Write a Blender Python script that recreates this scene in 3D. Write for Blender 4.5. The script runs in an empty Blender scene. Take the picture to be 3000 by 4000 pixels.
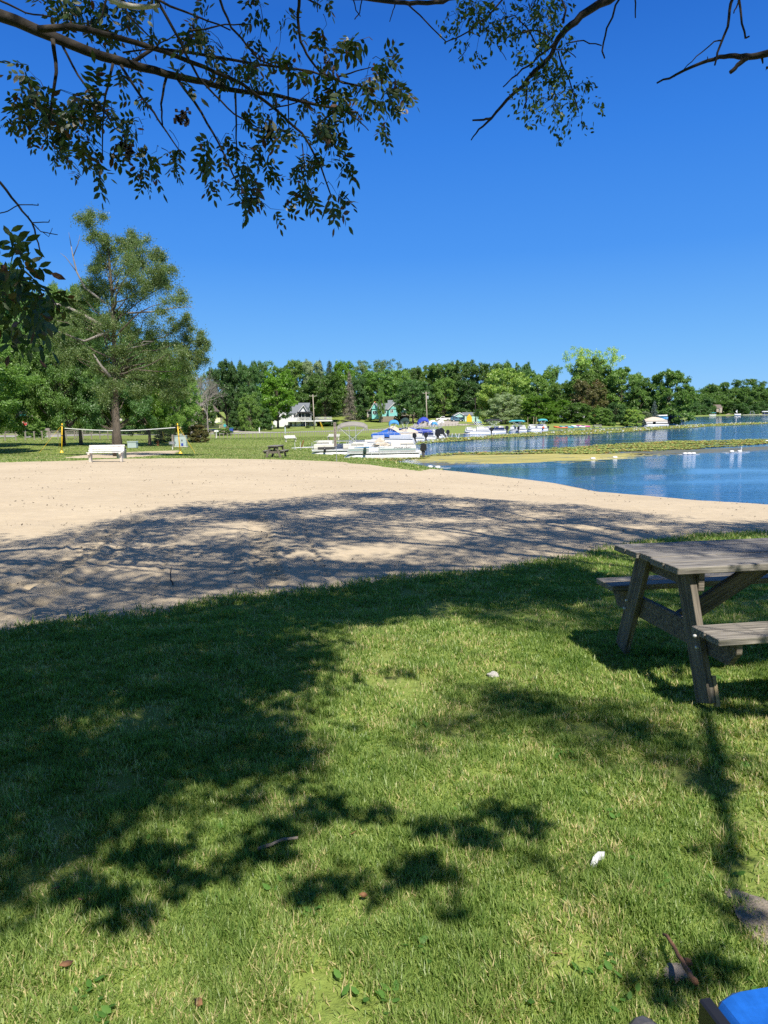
import bpy, bmesh, math, random
import numpy as np
from mathutils import Vector, Matrix, Euler, noise as mnoise
sc = bpy.context.scene
C = sc.collection
R = math.radians
# ------------------------------------------------------------ camera, sky, sun
F, CX, CY = 2773.0, 1500.0, 2000.0
CAM = np.array([0.0, 0.0, 1.62])
PITCH, ROLL = 7.64, 0.9
WL = -1.9
camd = bpy.data.cameras.new('camera'); cam = bpy.data.objects.new('camera', camd); C.objects.link(cam)
camd.sensor_fit = 'VERTICAL'; camd.sensor_height = 24; camd.lens = 24*F/4000
camd.clip_start = 0.05; camd.clip_end = 5000
RM = (Matrix.Rotation(R(90-PITCH), 4, 'X') @ Matrix.Rotation(R(-ROLL), 4, 'Z'))
cam.matrix_world = Matrix.Translation(CAM.tolist()) @ RM
sc.camera = cam
sc.render.resolution_x = 768; sc.render.resolution_y = 1024
RN = np.array(RM.to_3x3())
EL, AZ = 54.0, 162.0                      # sun height; azimuth clockwise from the view direction
S = np.array([math.sin(R(AZ))*math.cos(R(EL)), math.cos(R(AZ))*math.cos(R(EL)), math.sin(R(EL))])
w = bpy.data.worlds.new('World'); sc.world = w; w.use_nodes = True
wt = w.node_tree; bgn = wt.nodes['Background']
sky = wt.nodes.new('ShaderNodeTexSky'); sky.sky_type = 'NISHITA'; sky.sun_disc = False
sky.sun_elevation = R(EL); sky.sun_rotation = R(AZ); sky.altitude = 250
sky.air_density = 0.9; sky.dust_density = 0.15; sky.ozone_density = 3.0
hs = wt.nodes.new('ShaderNodeHueSaturation'); hs.inputs['Saturation'].default_value = 1.4; hs.inputs['Value'].default_value = 1.0
wt.links.new(sky.outputs[0], hs.inputs['Color'])
# the clear late-summer sky of the photograph is deeper and more even than the physical model: blend it with a gradient over height
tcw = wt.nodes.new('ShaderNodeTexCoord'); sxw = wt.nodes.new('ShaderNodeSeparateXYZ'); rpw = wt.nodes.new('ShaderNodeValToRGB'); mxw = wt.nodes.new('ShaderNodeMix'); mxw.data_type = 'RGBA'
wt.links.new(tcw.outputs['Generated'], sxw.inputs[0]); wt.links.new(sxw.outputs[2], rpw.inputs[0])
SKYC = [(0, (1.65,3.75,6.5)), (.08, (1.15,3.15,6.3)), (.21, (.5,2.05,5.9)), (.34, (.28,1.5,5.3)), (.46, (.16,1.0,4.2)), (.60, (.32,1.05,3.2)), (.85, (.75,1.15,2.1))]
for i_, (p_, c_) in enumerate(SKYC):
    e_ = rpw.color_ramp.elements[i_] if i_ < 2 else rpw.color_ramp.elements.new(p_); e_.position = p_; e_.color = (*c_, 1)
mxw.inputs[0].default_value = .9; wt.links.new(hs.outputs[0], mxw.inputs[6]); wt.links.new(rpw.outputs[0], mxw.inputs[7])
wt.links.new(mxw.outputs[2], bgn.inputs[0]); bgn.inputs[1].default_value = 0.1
sl = bpy.data.lights.new('sun', 'SUN'); sl.energy = 4.9; sl.angle = R(0.53); sl.color = (1, .93, .82)
so = bpy.data.objects.new('sun', sl); C.objects.link(so)
so.rotation_euler = Vector(S.tolist()).to_track_quat('Z', 'Y').to_euler()
sc.view_settings.view_transform = 'Standard'; sc.view_settings.look = 'None'
sc.view_settings.exposure = 0.6; sc.view_settings.gamma = 1.0
sc.render.engine = 'CYCLES'; cy = sc.cycles
cy.max_bounces = 5; cy.diffuse_bounces = 2; cy.glossy_bounces = 3; cy.transmission_bounces = 4; cy.transparent_max_bounces = 8
cy.use_adaptive_sampling = True; cy.adaptive_threshold = 0.01; cy.use_denoising = False

# ------------------------------------------------------------ pixel <-> world
def rays(px, py):
    px = np.asarray(px, float); py = np.asarray(py, float)
    d = np.stack([(px-CX)/F, -(py-CY)/F, -np.ones_like(px)], -1)
    return d @ RN.T
def at(px, py, Y):
    d = rays(px, py); return CAM + d*(Y/d[..., 1])[..., None]
def onz(px, py, z):
    d = rays(px, py); return CAM + d*((z-CAM[2])/d[..., 2])[..., None]
def proj(P):
    q = (np.asarray(P, float)-CAM) @ RN
    zz = np.where(np.abs(q[..., 2]) < 1e-6, -1e-6, q[..., 2])
    return np.stack([CX+F*q[..., 0]/-zz, CY-F*q[..., 1]/-zz, -q[..., 2]], -1)
def hor(px): return 1628-0.0157*(px-1500)

# ------------------------------------------------------------ shoreline and terrain
near_px = [(3000,2000),(2800,1983),(2600,1963),(2450,1948),(2350,1925),(2200,1895),(1900,1858),(1700,1838),(1600,1817),(1480,1803),(1380,1787),(1300,1771),(1220,1757),
           (1190,1751),(1250,1740),(1380,1730),(1440,1722),(1500,1716),(1600,1709),(1680,1703),(1760,1697),(1900,1690),(2050,1682),(2200,1677),(2350,1671),(2500,1662),(2620,1654),(2690,1644),(2700,1634)]
far_px = [(2680,1628.5),(2760,1626.5),(2850,1624),(2920,1621.5),(3000,1619.5),(3200,1616)]
_a = np.array(near_px, float); _b = np.array(far_px, float)
LAKE = np.concatenate([[[70,-40],[42,2],[26,14]], onz(_a[:,0], _a[:,1], WL)[:, :2], onz(_b[:,0], _b[:,1], WL)[:, :2], [[1100,500],[1100,-40]]])
def inpoly(poly, x, y):
    x = np.asarray(x, float); y = np.asarray(y, float); r = np.zeros(x.shape, bool); n = len(poly)
    for i in range(n):
        x1, y1 = poly[i]; x2, y2 = poly[(i+1) % n]
        c = (y1 > y) != (y2 > y)
        with np.errstate(divide='ignore', invalid='ignore'):
            xi = (x2-x1)*(y-y1)/(y2-y1)+x1
        r ^= c & (x < xi)
    return r
def pdist(poly, x, y, closed=True):
    x = np.asarray(x, float); y = np.asarray(y, float); best = np.full(x.shape, 1e9); n = len(poly)
    for i in range(n if closed else n-1):
        x1, y1 = poly[i]; x2, y2 = poly[(i+1) % n]
        dx, dy = x2-x1, y2-y1; L = dx*dx+dy*dy
        t = np.clip(((x-x1)*dx+(y-y1)*dy)/L, 0, 1)
        best = np.minimum(best, np.hypot(x-x1-t*dx, y-y1-t*dy))
    return best
def sdist(poly, x, y): return np.where(inpoly(poly, x, y), 1, -1)*pdist(poly, x, y)
def sst(a, b, x):
    t = np.clip((np.asarray(x, float)-a)/(b-a), 0, 1); return t*t*(3-2*t)
CTL = []   # (angle px, Y, z)
for px in (-1500, -500, 500, 1500, 2500, 3500):
    CTL += [(px, 1, 0), (px, 4, -.02), (px, 8, -.1), (px, 18, -.2), (px, 37, -.42), (px, 50, -.7)]
    if px > 0: CTL += [(px, 63, -1.1), (px, 85, -1.45), (px, 120, -1.62), (px, 150, -1.68)]
CTL += [(0,63,-.95),(0,85,-.5),(0,105,-.2),(0,150,.2),(-1000,80,-.2),(-1000,120,.2),(-1000,200,1),(500,105,-1.2),(100,75,-.75)]
CTL += [(800,200,-1.7),(1150,200,-1.75),(1150,238,-1.8),(1400,225,-1.7),(1300,265,-.6),(1480,268,.25),(1650,240,-1.5),(1760,275,-.85),(1830,270,-.75),(1900,240,-1.2),(2150,200,-.8),(2330,180,-1.2),(2600,240,-1.3),
        (0,250,3),(500,230,0),(800,300,5),(1150,300,4.5),(1480,320,6),(1800,330,5),(2200,300,3),(2600,300,1),(0,400,14),(800,400,14),(1500,420,14),(2200,420,12),(-1500,400,12),(-1500,200,2)]
CTL += [(p, 700, 16) for p in (0, 1500)] + [(2500,550,1),(2500,700,2),(2800,600,0),(2800,700,1),(3000,700,0),(3300,750,0),(2800,900,10),(3000,900,8),(3300,900,8)] + [(p, 2500, 25) for p in (-1500, 0, 1500, 3000)]
CT = np.array(CTL, float)
CU = np.log(CT[:,1]+6)*1.0; CV = (CT[:,0]-1500)/F
def landz(X, Y):
    X = np.asarray(X, float); Y = np.asarray(Y, float)
    Yc = np.maximum(Y, 1.0); u = np.log(Yc+6); v = np.clip(X/np.maximum(Yc, 8), -1.1, .75)
    num = np.zeros(X.shape); den = np.zeros(X.shape)
    for a, b, z in zip(CU, CV, CT[:,2]):
        wgt = np.exp(-((u-a)/.11)**2-((v-b)/.16)**2)+1e-7/(((u-a)/.11)**2+((v-b)/.16)**2+1)
        num += wgt*z; den += wgt
    return num/den
class Field:            # a smooth function tabulated over bearing and log distance, read back bilinearly
    def __init__(s, fn, na, nr, a0=-80.0, a1=80.0, r0=.5, r1=3200.0):
        s.fn, s.na, s.nr, s.a0, s.a1, s.l0, s.l1 = fn, na, nr, R(a0), R(a1), math.log(r0), math.log(r1)
        A_, L_ = np.meshgrid(np.linspace(s.a0, s.a1, na), np.linspace(s.l0, s.l1, nr)); r = np.exp(L_)
        s.T = fn((r*np.sin(A_)).ravel(), (r*np.cos(A_)).ravel()).reshape(nr, na)
    def __call__(s, X, Y):
        X = np.asarray(X, float); Y = np.asarray(Y, float); a = np.arctan2(X, Y); l = np.log(np.maximum(np.hypot(X, Y), .5001))
        u = (a-s.a0)/(s.a1-s.a0)*(s.na-1); v = (l-s.l0)/(s.l1-s.l0)*(s.nr-1); out_ = (u < 0) | (u > s.na-1) | (v > s.nr-1)
        u = np.clip(u, 0, s.na-1.001); v = np.clip(v, 0, s.nr-1.001); i = u.astype(int); j = v.astype(int); fu = u-i; fv = v-j
        z = (s.T[j, i]*(1-fu)+s.T[j, i+1]*fu)*(1-fv)+(s.T[j+1, i]*(1-fu)+s.T[j+1, i+1]*fu)*fv
        if out_.any(): z = np.array(z); z[out_] = s.fn(X[out_], Y[out_])
        return z
LANDF = Field(landz, 260, 260); LAKEF = Field(lambda x, y: sdist(LAKE, x, y), 640, 560)
def tz(X, Y):
    X = np.asarray(X, float); Y = np.asarray(Y, float)
    b = LANDF(X, Y); sd = LAKEF(X, Y)            # positive in the lake
    D = np.interp(Y, [0, 60, 95, 110, 260, 420, 600], [13, 16, 9, 7, 9, 60, 120])
    ln = WL+.0+(np.maximum(b, WL+.12)-WL)*(1-np.exp(-np.maximum(-sd, 0)/(D*.55)))*1.02
    un = WL-.03-.05*np.minimum(np.maximum(sd, 0), 40)-.05*sst(0, 2, sd)
    return np.where(sd > 0, un, ln+.01)
def tz1(x, y): return float(tz(np.array([x]), np.array([y]))[0])
def ong(px, py):          # where the line of sight meets the ground
    px = np.atleast_1d(np.asarray(px, float)); py = np.atleast_1d(np.asarray(py, float)); d = rays(px, py)
    lo = np.full(px.shape, .8); hi = np.full(px.shape, 1500.0)
    ts = np.geomspace(.8, 1500, 160); found = np.zeros(px.shape, bool)
    for i in range(len(ts)-1):
        P = CAM+d*(ts[i+1]/d[:,1])[:,None]; below = P[:,2] < tz(P[:,0], P[:,1])
        new = below & ~found; lo[new] = ts[i]; hi[new] = ts[i+1]; found |= below
    for _ in range(18):
        m = (lo+hi)/2; P = CAM+d*(m/d[:,1])[:,None]; below = P[:,2] < tz(P[:,0], P[:,1])
        hi = np.where(below, m, hi); lo = np.where(below, lo, m)
    return CAM+d*(hi/d[:,1])[:,None]

# ------------------------------------------------------------ materials
def nodes(name):
    m = bpy.data.materials.new(name); m.use_nodes = True; nt = m.node_tree; nt.nodes.clear()
    return m, nt, nt.nodes.new('ShaderNodeOutputMaterial')
def N(nt, t, **kw):
    n = nt.nodes.new('ShaderNode'+t)
    for k, v in kw.items():
        if k.startswith('i_'):
            k2 = k[2:].replace('_', ' ')
            n.inputs[int(k2) if k2.isdigit() else k2].default_value = v
        else: setattr(n, k, v)
    return n
def ramp(nt, fac, stops):
    r = nt.nodes.new('ShaderNodeValToRGB'); e = r.color_ramp.elements
    while len(e) < len(stops): e.new(.5)
    for q, (p, c) in zip(e, stops): q.position = p; q.color = (*c, 1) if len(c) == 3 else c
    nt.links.new(fac, r.inputs[0]); return r.outputs[0]
def texco(nt, scale=(1,1,1), kind='Object'):
    t = nt.nodes.new('ShaderNodeTexCoord'); mp = nt.nodes.new('ShaderNodeMapping'); mp.inputs['Scale'].default_value = scale
    nt.links.new(t.outputs[kind], mp.inputs[0]); return mp.outputs[0]
def noise(nt, co, scale, detail=4, rough=.55):
    n = N(nt, 'TexNoise'); n.inputs['Scale'].default_value = scale; n.inputs['Detail'].default_value = detail; n.inputs['Roughness'].default_value = rough
    nt.links.new(co, n.inputs['Vector']); return n.outputs['Fac']
def mixc(nt, f, a, b):
    m = N(nt, 'Mix', data_type='RGBA')
    if isinstance(f, (int, float)): m.inputs[0].default_value = f
    else: nt.links.new(f, m.inputs[0])
    for s, v in ((6, a), (7, b)):
        if isinstance(v, tuple): m.inputs[s].default_value = (*v, 1)
        else: nt.links.new(v, m.inputs[s])
    return m.outputs[2]
def pbr(name, col, rough=.6, var=.25, scale=6, stretch=(1,1,1), bump=.15, metal=0, spec=.5, col2=None):
    m, nt, out = nodes(name); b = N(nt, 'BsdfPrincipled'); nt.links.new(b.outputs[0], out.inputs[0])
    co = texco(nt, stretch); n1 = noise(nt, co, scale, 6, .6)
    c2 = col2 or tuple(max(0, c*(1-var)) for c in col); c1 = tuple(min(1, c*(1+var*.4)) for c in col)
    nt.links.new(ramp(nt, n1, [(.32, c2), (.68, c1)]), b.inputs['Base Color'])
    b.inputs['Roughness'].default_value = rough; b.inputs['Metallic'].default_value = metal; b.inputs['Specular IOR Level'].default_value = spec
    if bump:
        bp = N(nt, 'Bump'); bp.inputs['Strength'].default_value = bump; bp.inputs['Distance'].default_value = .02
        nt.links.new(n1, bp.inputs['Height']); nt.links.new(bp.outputs[0], b.inputs['Normal'])
    return m
def leafmat(name, c1, c2, tr=.35, gloss=.03, c3=None, amt3=.9):
    m, nt, out = nodes(name)
    a = N(nt, 'Attribute', attribute_name='rnd'); oi = N(nt, 'ObjectInfo')
    st = [(0, c1), (.8 if c3 else 1, c2)] + ([(amt3, c3)] if c3 else [])
    col = ramp(nt, a.outputs['Fac'], st)
    h = N(nt, 'HueSaturation'); mr = N(nt, 'MapRange'); mr.inputs[3].default_value = .75; mr.inputs[4].default_value = 1.25
    nt.links.new(oi.outputs['Random'], mr.inputs[0]); nt.links.new(mr.outputs[0], h.inputs['Value']); nt.links.new(col, h.inputs['Color'])
    d = N(nt, 'BsdfDiffuse'); t = N(nt, 'BsdfTranslucent'); g = N(nt, 'BsdfGlossy'); g.inputs['Roughness'].default_value = .45
    g.inputs['Color'].default_value = (.8,.8,.8,1)
    nt.links.new(h.outputs[0], d.inputs[0])
    br = N(nt, 'Mix', data_type='RGBA', blend_type='MULTIPLY'); br.inputs[0].default_value = 1; nt.links.new(h.outputs[0], br.inputs[6]); br.inputs[7].default_value = (1.3,1.5,.55,1)
    nt.links.new(br.outputs[2], t.inputs[0])
    x = N(nt, 'MixShader'); x.inputs[0].default_value = tr; nt.links.new(d.outputs[0], x.inputs[1]); nt.links.new(t.outputs[0], x.inputs[2])
    y = N(nt, 'MixShader'); y.inputs[0].default_value = gloss; nt.links.new(x.outputs[0], y.inputs[1]); nt.links.new(g.outputs[0], y.inputs[2])
    nt.links.new(y.outputs[0], out.inputs[0]); return m

M = {}
M['white'] = pbr('white paint', (.78,.78,.76), .45, .08, 3, bump=.03)
M['white_old'] = pbr('flaking white paint', (.74,.73,.70), .6, .35, 14, bump=.1)
M['concrete'] = pbr('concrete', (.62,.57,.49), .8, .15, 9, bump=.2)
M['alu'] = pbr('aluminium', (.70,.71,.72), .4, .1, 4, metal=.3, bump=.02)
M['pole_metal'] = pbr('galvanised metal', (.42,.43,.44), .45, .15, 5, metal=.5, bump=.02)
M['black'] = pbr('black plastic', (.018,.018,.02), .3, .2, 5, bump=.03)
M['darkgrey'] = pbr('dark grey', (.07,.07,.075), .5, .2, 5, bump=.05)
M['grey'] = pbr('grey paint', (.32,.33,.34), .5, .15, 5, bump=.05)
M['grey_canvas'] = pbr('grey canvas', (.25,.235,.21), .85, .12, 3, bump=.2)
M['beige_canvas'] = pbr('beige canvas', (.52,.45,.36), .85, .12, 3, bump=.2)
M['blue_canvas'] = pbr('blue canvas', (.012,.10,.42), .75, .15, 3, bump=.25)
M['royal_canvas'] = pbr('royal blue canvas', (.03,.06,.40), .75, .15, 3, bump=.25)
M['light_blue'] = pbr('light blue canvas', (.06,.28,.55), .7, .12, 3, bump=.1)
M['teal'] = pbr('teal canvas', (.05,.36,.42), .7, .12, 3, bump=.1)
M['darkgreen'] = pbr('dark green canvas', (.015,.04,.03), .8, .12, 3, bump=.1)
M['black_canvas'] = pbr('black canvas', (.02,.022,.026), .8, .12, 3, bump=.1)
M['greenstripe'] = pbr('green stripe', (.03,.22,.20), .4, .05, 3, bump=0)
M['blackstripe'] = pbr('black stripe', (.03,.03,.035), .4, .05, 3, bump=0)
M['bluepanel'] = pbr('blue panel', (.12,.30,.55), .4, .3, 2, bump=0)
M['navy'] = pbr('navy gelcoat', (.02,.03,.10), .25, .1, 3, bump=0)
M['cream'] = pbr('cream vinyl', (.70,.67,.61), .5, .1, 4, bump=.05)
M['wood_grey'] = pbr('weathered wood', (.19,.165,.13), .85, .8, 3.0, (1.2,26,26), .55)
M['wood_top'] = pbr('weathered tabletop wood', (.25,.23,.20), .7, .75, 3.0, (1.2,22,22), .45)
M['wood_fresh'] = pbr('pale cut wood', (.42,.33,.20), .8, .4, 3, (1.2,22,22), .3)
M['wood_pole'] = pbr('pole wood', (.45,.39,.32), .85, .4, 3, (14,14,.8), .3)
M['wood_post'] = pbr('fence post wood', (.30,.26,.22), .9, .4, 5, (8,8,1), .3)
M['dock'] = pbr('dock boards', (.46,.36,.20), .8, .35, 4, (8,1,1), .2)
M['bark'] = pbr('bark', (.13,.105,.08), .95, .55, 9, (3,3,.8), .9)
M['bark_pale'] = pbr('pale bark', (.27,.23,.19), .95, .4, 9, (3,3,.8), .7)
M['bark_dark'] = pbr('dark bark', (.035,.029,.025), .95, .5, 16, bump=.7)
M['deadwood'] = pbr('dead wood', (.25,.225,.20), .95, .3, 9, bump=.3)
M['yellow'] = pbr('yellow paint', (.80,.50,.02), .5, .1, 4, bump=.02)
M['siding_white'] = pbr('white siding', (.72,.74,.76), .6, .06, 4, (.3,.3,9), .15)
M['siding_yellow'] = pbr('pale yellow siding', (.62,.60,.36), .6, .06, 4, (.3,.3,9), .15)
M['siding_teal'] = pbr('teal siding', (.22,.58,.56), .6, .06, 4, (.3,.3,9), .15)
M['siding_mint'] = pbr('mint siding', (.40,.62,.55), .6, .06, 4, (9,.3,.3), .15)
M['siding_tan'] = pbr('tan siding', (.42,.36,.29), .6, .08, 4, (.3,.3,9), .15)
M['roof_grey'] = pbr('grey shingles', (.17,.19,.21), .9, .3, 8, (1,4,4), .3)
M['roof_brown'] = pbr('brown shingles', (.16,.13,.11), .9, .3, 8, (1,4,4), .3)
M['glass'] = pbr('window glass', (.03,.035,.04), .08, .2, 2, bump=0)
M['tyre'] = pbr('tyre rubber', (.02,.02,.02), .8, .1, 5, bump=.1)
M['carblue'] = pbr('light blue car paint', (.14,.30,.46), .25, .05, 3, bump=0, metal=.3)
M['red'] = pbr('red paint', (.55,.035,.03), .5, .1, 4, bump=0)
M['orange'] = pbr('orange plastic', (.72,.13,.03), .4, .08, 4, bump=0)
M['pink'] = pbr('pink plastic', (.60,.08,.33), .4, .08, 4, bump=0)
M['kayakblue'] = pbr('blue plastic', (.10,.33,.48), .4, .08, 4, bump=0)
M['kayakgrey'] = pbr('slate plastic', (.20,.27,.36), .4, .08, 4, bump=0)
M['stone'] = pbr('stone', (.52,.50,.47), .9, .3, 14, bump=.5)
M['rock_tan'] = pbr('tan rock', (.28,.24,.19), .95, .4, 9, bump=.6)
M['bluebox'] = pbr('blue enamel', (.015,.13,.55), .28, .25, 22, bump=.03)
M['rust'] = pbr('rust brown', (.25,.10,.04), .9, .4, 9, bump=.3)
M['boxgreen'] = pbr('pale utility paint', (.40,.48,.48), .5, .08, 3, bump=.02)
M['dryleaf'] = pbr('dry leaf', (.22,.11,.05), .8, .4, 30, bump=.2)
M['twig'] = pbr('twig bark', (.17,.085,.045), .8, .4, 30, bump=.4)
M['paper'] = pbr('white paper', (.5,.52,.55), .6, .08, 20, bump=.3)
M['net'] = pbr('black netting', (.03,.03,.03), .8, .1, 5, bump=0)
M['wire'] = pbr('cable', (.05,.05,.055), .5, .1, 5, bump=0)
LM = {}
LM['oak'] = leafmat('oak leaves', (0.074,0.154,0.038), (0.180,0.307,0.063))
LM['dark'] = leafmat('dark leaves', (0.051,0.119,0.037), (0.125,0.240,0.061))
LM['mid'] = leafmat('mid green leaves', (0.098,0.190,0.043), (0.215,0.342,0.068))
LM['bright'] = leafmat('bright green leaves', (0.072,0.169,0.016), (0.164,0.298,0.030))
LM['light'] = leafmat('light green leaves', (0.177,0.293,0.069), (0.371,0.509,0.117), c3=(0.587,0.567,0.117), amt3=.97)
LM['olive'] = leafmat('olive leaves', (.095,.16,.055), (.24,.33,.13), c3=(.40,.38,.12), amt3=.985, tr=.4)
LM['elm'] = leafmat('elm leaves', (.028,.06,.016), (.065,.125,.03), tr=.3)
LM['grey'] = leafmat('grey green leaves', (0.170,0.227,0.123), (0.340,0.416,0.227))
LM['red'] = leafmat('reddish leaves', (.09,.10,.035), (.20,.19,.07), c3=(.21,.12,.065), amt3=.75)
LM['conifer'] = leafmat('needles', (0.043,0.082,0.039), (0.098,0.166,0.069), tr=.1)
LM['bluespruce'] = leafmat('blue needles', (0.084,0.132,0.120), (0.168,0.228,0.204), tr=.1)
LM['deadneedle'] = leafmat('dead needles', (0.156,0.132,0.108), (0.288,0.252,0.216), tr=.1)
LM['ash'] = leafmat('ash leaves', (0.024,0.052,0.012), (0.048,0.096,0.020), tr=.38, gloss=.05, c3=(0.104,0.040,0.020), amt3=.985)
LM['lily'] = leafmat('lily pads', (.20,.30,.06), (.50,.55,.15), tr=.1, gloss=.08, c3=(.55,.27,.08), amt3=.94)
LM['grass'] = leafmat('grass blades', (.11,.20,.036), (.305,.39,.11), tr=.42, gloss=.035, c3=(.62,.52,.29), amt3=.86)
LM['weed'] = leafmat('weed leaves', (0.072,0.180,0.030), (0.120,0.252,0.048), tr=.3)

# ------------------------------------------------------------ mesh helpers
rng = np.random.default_rng(7)
random.seed(7)
def npmesh(name, V, faces, mat=None, rnd=None, smooth=False):
    me = bpy.data.meshes.new(name); V = np.asarray(V, np.float32)
    me.vertices.add(len(V)); me.vertices.foreach_set('co', V.ravel())
    faces = [np.asarray(f, np.int32) for f in faces if len(f)]
    loops = np.concatenate([f.ravel() for f in faces]); sizes = np.concatenate([np.full(len(f), f.shape[1], np.int32) for f in faces])
    starts = np.concatenate([[0], np.cumsum(sizes)[:-1]]).astype(np.int32)
    me.loops.add(len(loops)); me.loops.foreach_set('vertex_index', loops)
    me.polygons.add(len(sizes)); me.polygons.foreach_set('loop_start', starts); me.polygons.foreach_set('loop_total', sizes)
    if smooth: me.polygons.foreach_set('use_smooth', np.ones(len(sizes), bool))
    if rnd is not None:
        at_ = me.attributes.new('rnd', 'FLOAT', 'POINT'); at_.data.foreach_set('value', np.asarray(rnd, np.float32))
    me.update(calc_edges=True)
    if mat: me.materials.append(mat)
    return me
def norm(v): return v/np.maximum(np.linalg.norm(v, axis=-1, keepdims=True), 1e-9)
def rdir(n, g=rng): return norm(g.normal(size=(n, 3)))
def diamonds(P, A, Nn, L, W, g=rng):      # simple far leaves: one pointed quad each
    B = norm(np.cross(A, Nn)); n = len(P); L = L[:,None]; Wd = W[:,None]
    V = np.stack([P, P+A*L*.45+B*Wd*.5, P+A*L, P+A*L*.45-B*Wd*.5], 1).reshape(-1, 3)
    return V, np.arange(n*4).reshape(n, 4), np.repeat(g.random(n), 4)
def leaflets(P, A, Nn, L, W, g=rng):      # near leaves: two folded halves each
    Nn = norm(Nn-A*(Nn*A).sum(-1, keepdims=True)); B = norm(np.cross(A, Nn)); n = len(P); L = L[:,None]; Wd = W[:,None]
    d = -Nn*Wd*.12
    V = np.stack([P, P+A*L*.28+B*Wd*.42+d, P+A*L*.62+B*Wd*.44+d, P+A*L-Nn*L*.08, P+A*L*.62-B*Wd*.44+d, P+A*L*.28-B*Wd*.42+d], 1).reshape(-1, 3)
    i = np.arange(n)[:,None]*6
    return V, np.concatenate([i+np.array([0,1,2,3]), i+np.array([0,3,4,5])]), np.repeat(g.random(n), 6)
def tag(o, label=None, cat=None, group=None, kind=None):
    if label: o['label'] = label
    if cat: o['category'] = cat
    if group: o['group'] = group
    if kind: o['kind'] = kind
    return o
def link(name, me, parent=None, loc=(0,0,0), rot=(0,0,0), scale=None):
    o = bpy.data.objects.new(name, me); C.objects.link(o)
    if parent: o.parent = parent
    o.location = loc; o.rotation_euler = rot
    if scale: o.scale = scale
    return o
def thing(name, label, cat, loc=(0,0,0), rz=0, group=None, scale=None):
    o = link(name, None, None, tuple(float(v) for v in loc), (0,0,rz), scale); o.empty_display_size = .3
    return tag(o, label, cat, group)
def copy_tree(o, parent=None):
    c = o.copy(); C.objects.link(c); c.parent = parent
    for ch in list(o.children): copy_tree(ch, c)
    return c
class MB:
    def __init__(s): s.v = []; s.f = []
    def add(s, v, f):
        n = len(s.v); s.v += [tuple(map(float, p)) for p in v]; s.f += [tuple(i+n for i in q) for q in f]; return s
    def box(s, x0, x1, y0, y1, z0, z1, m=None):
        v = [(x,y,z) for z in (z0,z1) for (x,y) in ((x0,y0),(x1,y0),(x1,y1),(x0,y1))]
        if m is not None: v = [m @ Vector(p) for p in v]
        return s.add(v, [(3,2,1,0),(4,5,6,7),(0,1,5,4),(1,2,6,5),(2,3,7,6),(3,0,4,7)])
    def prism(s, pts, y0, y1, axis='y'):     # outline in x,z pushed along y
        n = len(pts)
        if axis == 'y': v = [(a,y0,b) for a,b in pts]+[(a,y1,b) for a,b in pts]
        elif axis == 'x': v = [(y0,a,b) for a,b in pts]+[(y1,a,b) for a,b in pts]
        else: v = [(a,b,y0) for a,b in pts]+[(a,b,y1) for a,b in pts]
        return s.add(v, [tuple(range(n)), tuple(range(2*n-1, n-1, -1))]+[(i,n+i,n+(i+1)%n,(i+1)%n) for i in range(n)])
    def tube(s, pts, r, n=6, cap=True):
        pts = [Vector(p) for p in pts]; rs = r if isinstance(r, (list, tuple)) else [r]*len(pts)
        v = []; k = len(pts); u = None
        for i, p in enumerate(pts):
            d = (pts[min(i+1,k-1)]-pts[max(i-1,0)])
            d = d.normalized() if d.length > 1e-9 else Vector((0,0,1))
            if u is None: u = d.orthogonal().normalized()
            else:
                u = u-d*u.dot(d); u = u.normalized() if u.length > 1e-6 else d.orthogonal().normalized()
            q = d.cross(u)
            v += [p+(u*math.cos(a)+q*math.sin(a))*rs[i] for a in (2*math.pi*j/n for j in range(n))]
        f = [(i*n+j, i*n+(j+1)%n, (i+1)*n+(j+1)%n, (i+1)*n+j) for i in range(k-1) for j in range(n)]
        if cap: f += [tuple(range(n-1,-1,-1)), tuple(range((k-1)*n, k*n))]
        return s.add(v, f)
    def lathe(s, prof, n=12, m=None):       # (r, z) list about z
        v = [(r*math.cos(2*math.pi*j/n), r*math.sin(2*math.pi*j/n), z) for r, z in prof for j in range(n)]
        if m is not None: v = [m @ Vector(p) for p in v]
        k = len(prof); f = [(i*n+j, i*n+(j+1)%n, (i+1)*n+(j+1)%n, (i+1)*n+j) for i in range(k-1) for j in range(n)]
        f += [tuple(range(n-1,-1,-1)), tuple(range((k-1)*n, k*n))]
        return s.add(v, f)
    def build(s, name, mat, parent=None, bevel=0, smooth=False, loc=(0,0,0), rot=(0,0,0)):
        me = bpy.data.meshes.new(name); me.from_pydata(s.v, [], s.f)
        bm = bmesh.new(); bm.from_mesh(me); bmesh.ops.recalc_face_normals(bm, faces=bm.faces)
        if bevel: bmesh.ops.bevel(bm, geom=bm.edges[:], offset=bevel, segments=1, affect='EDGES', clamp_overlap=True)
        if smooth:
            for q in bm.faces: q.smooth = True
        bm.to_mesh(me); bm.free()
        me.materials.append(mat); return link(name, me, parent, loc, rot)
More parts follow.
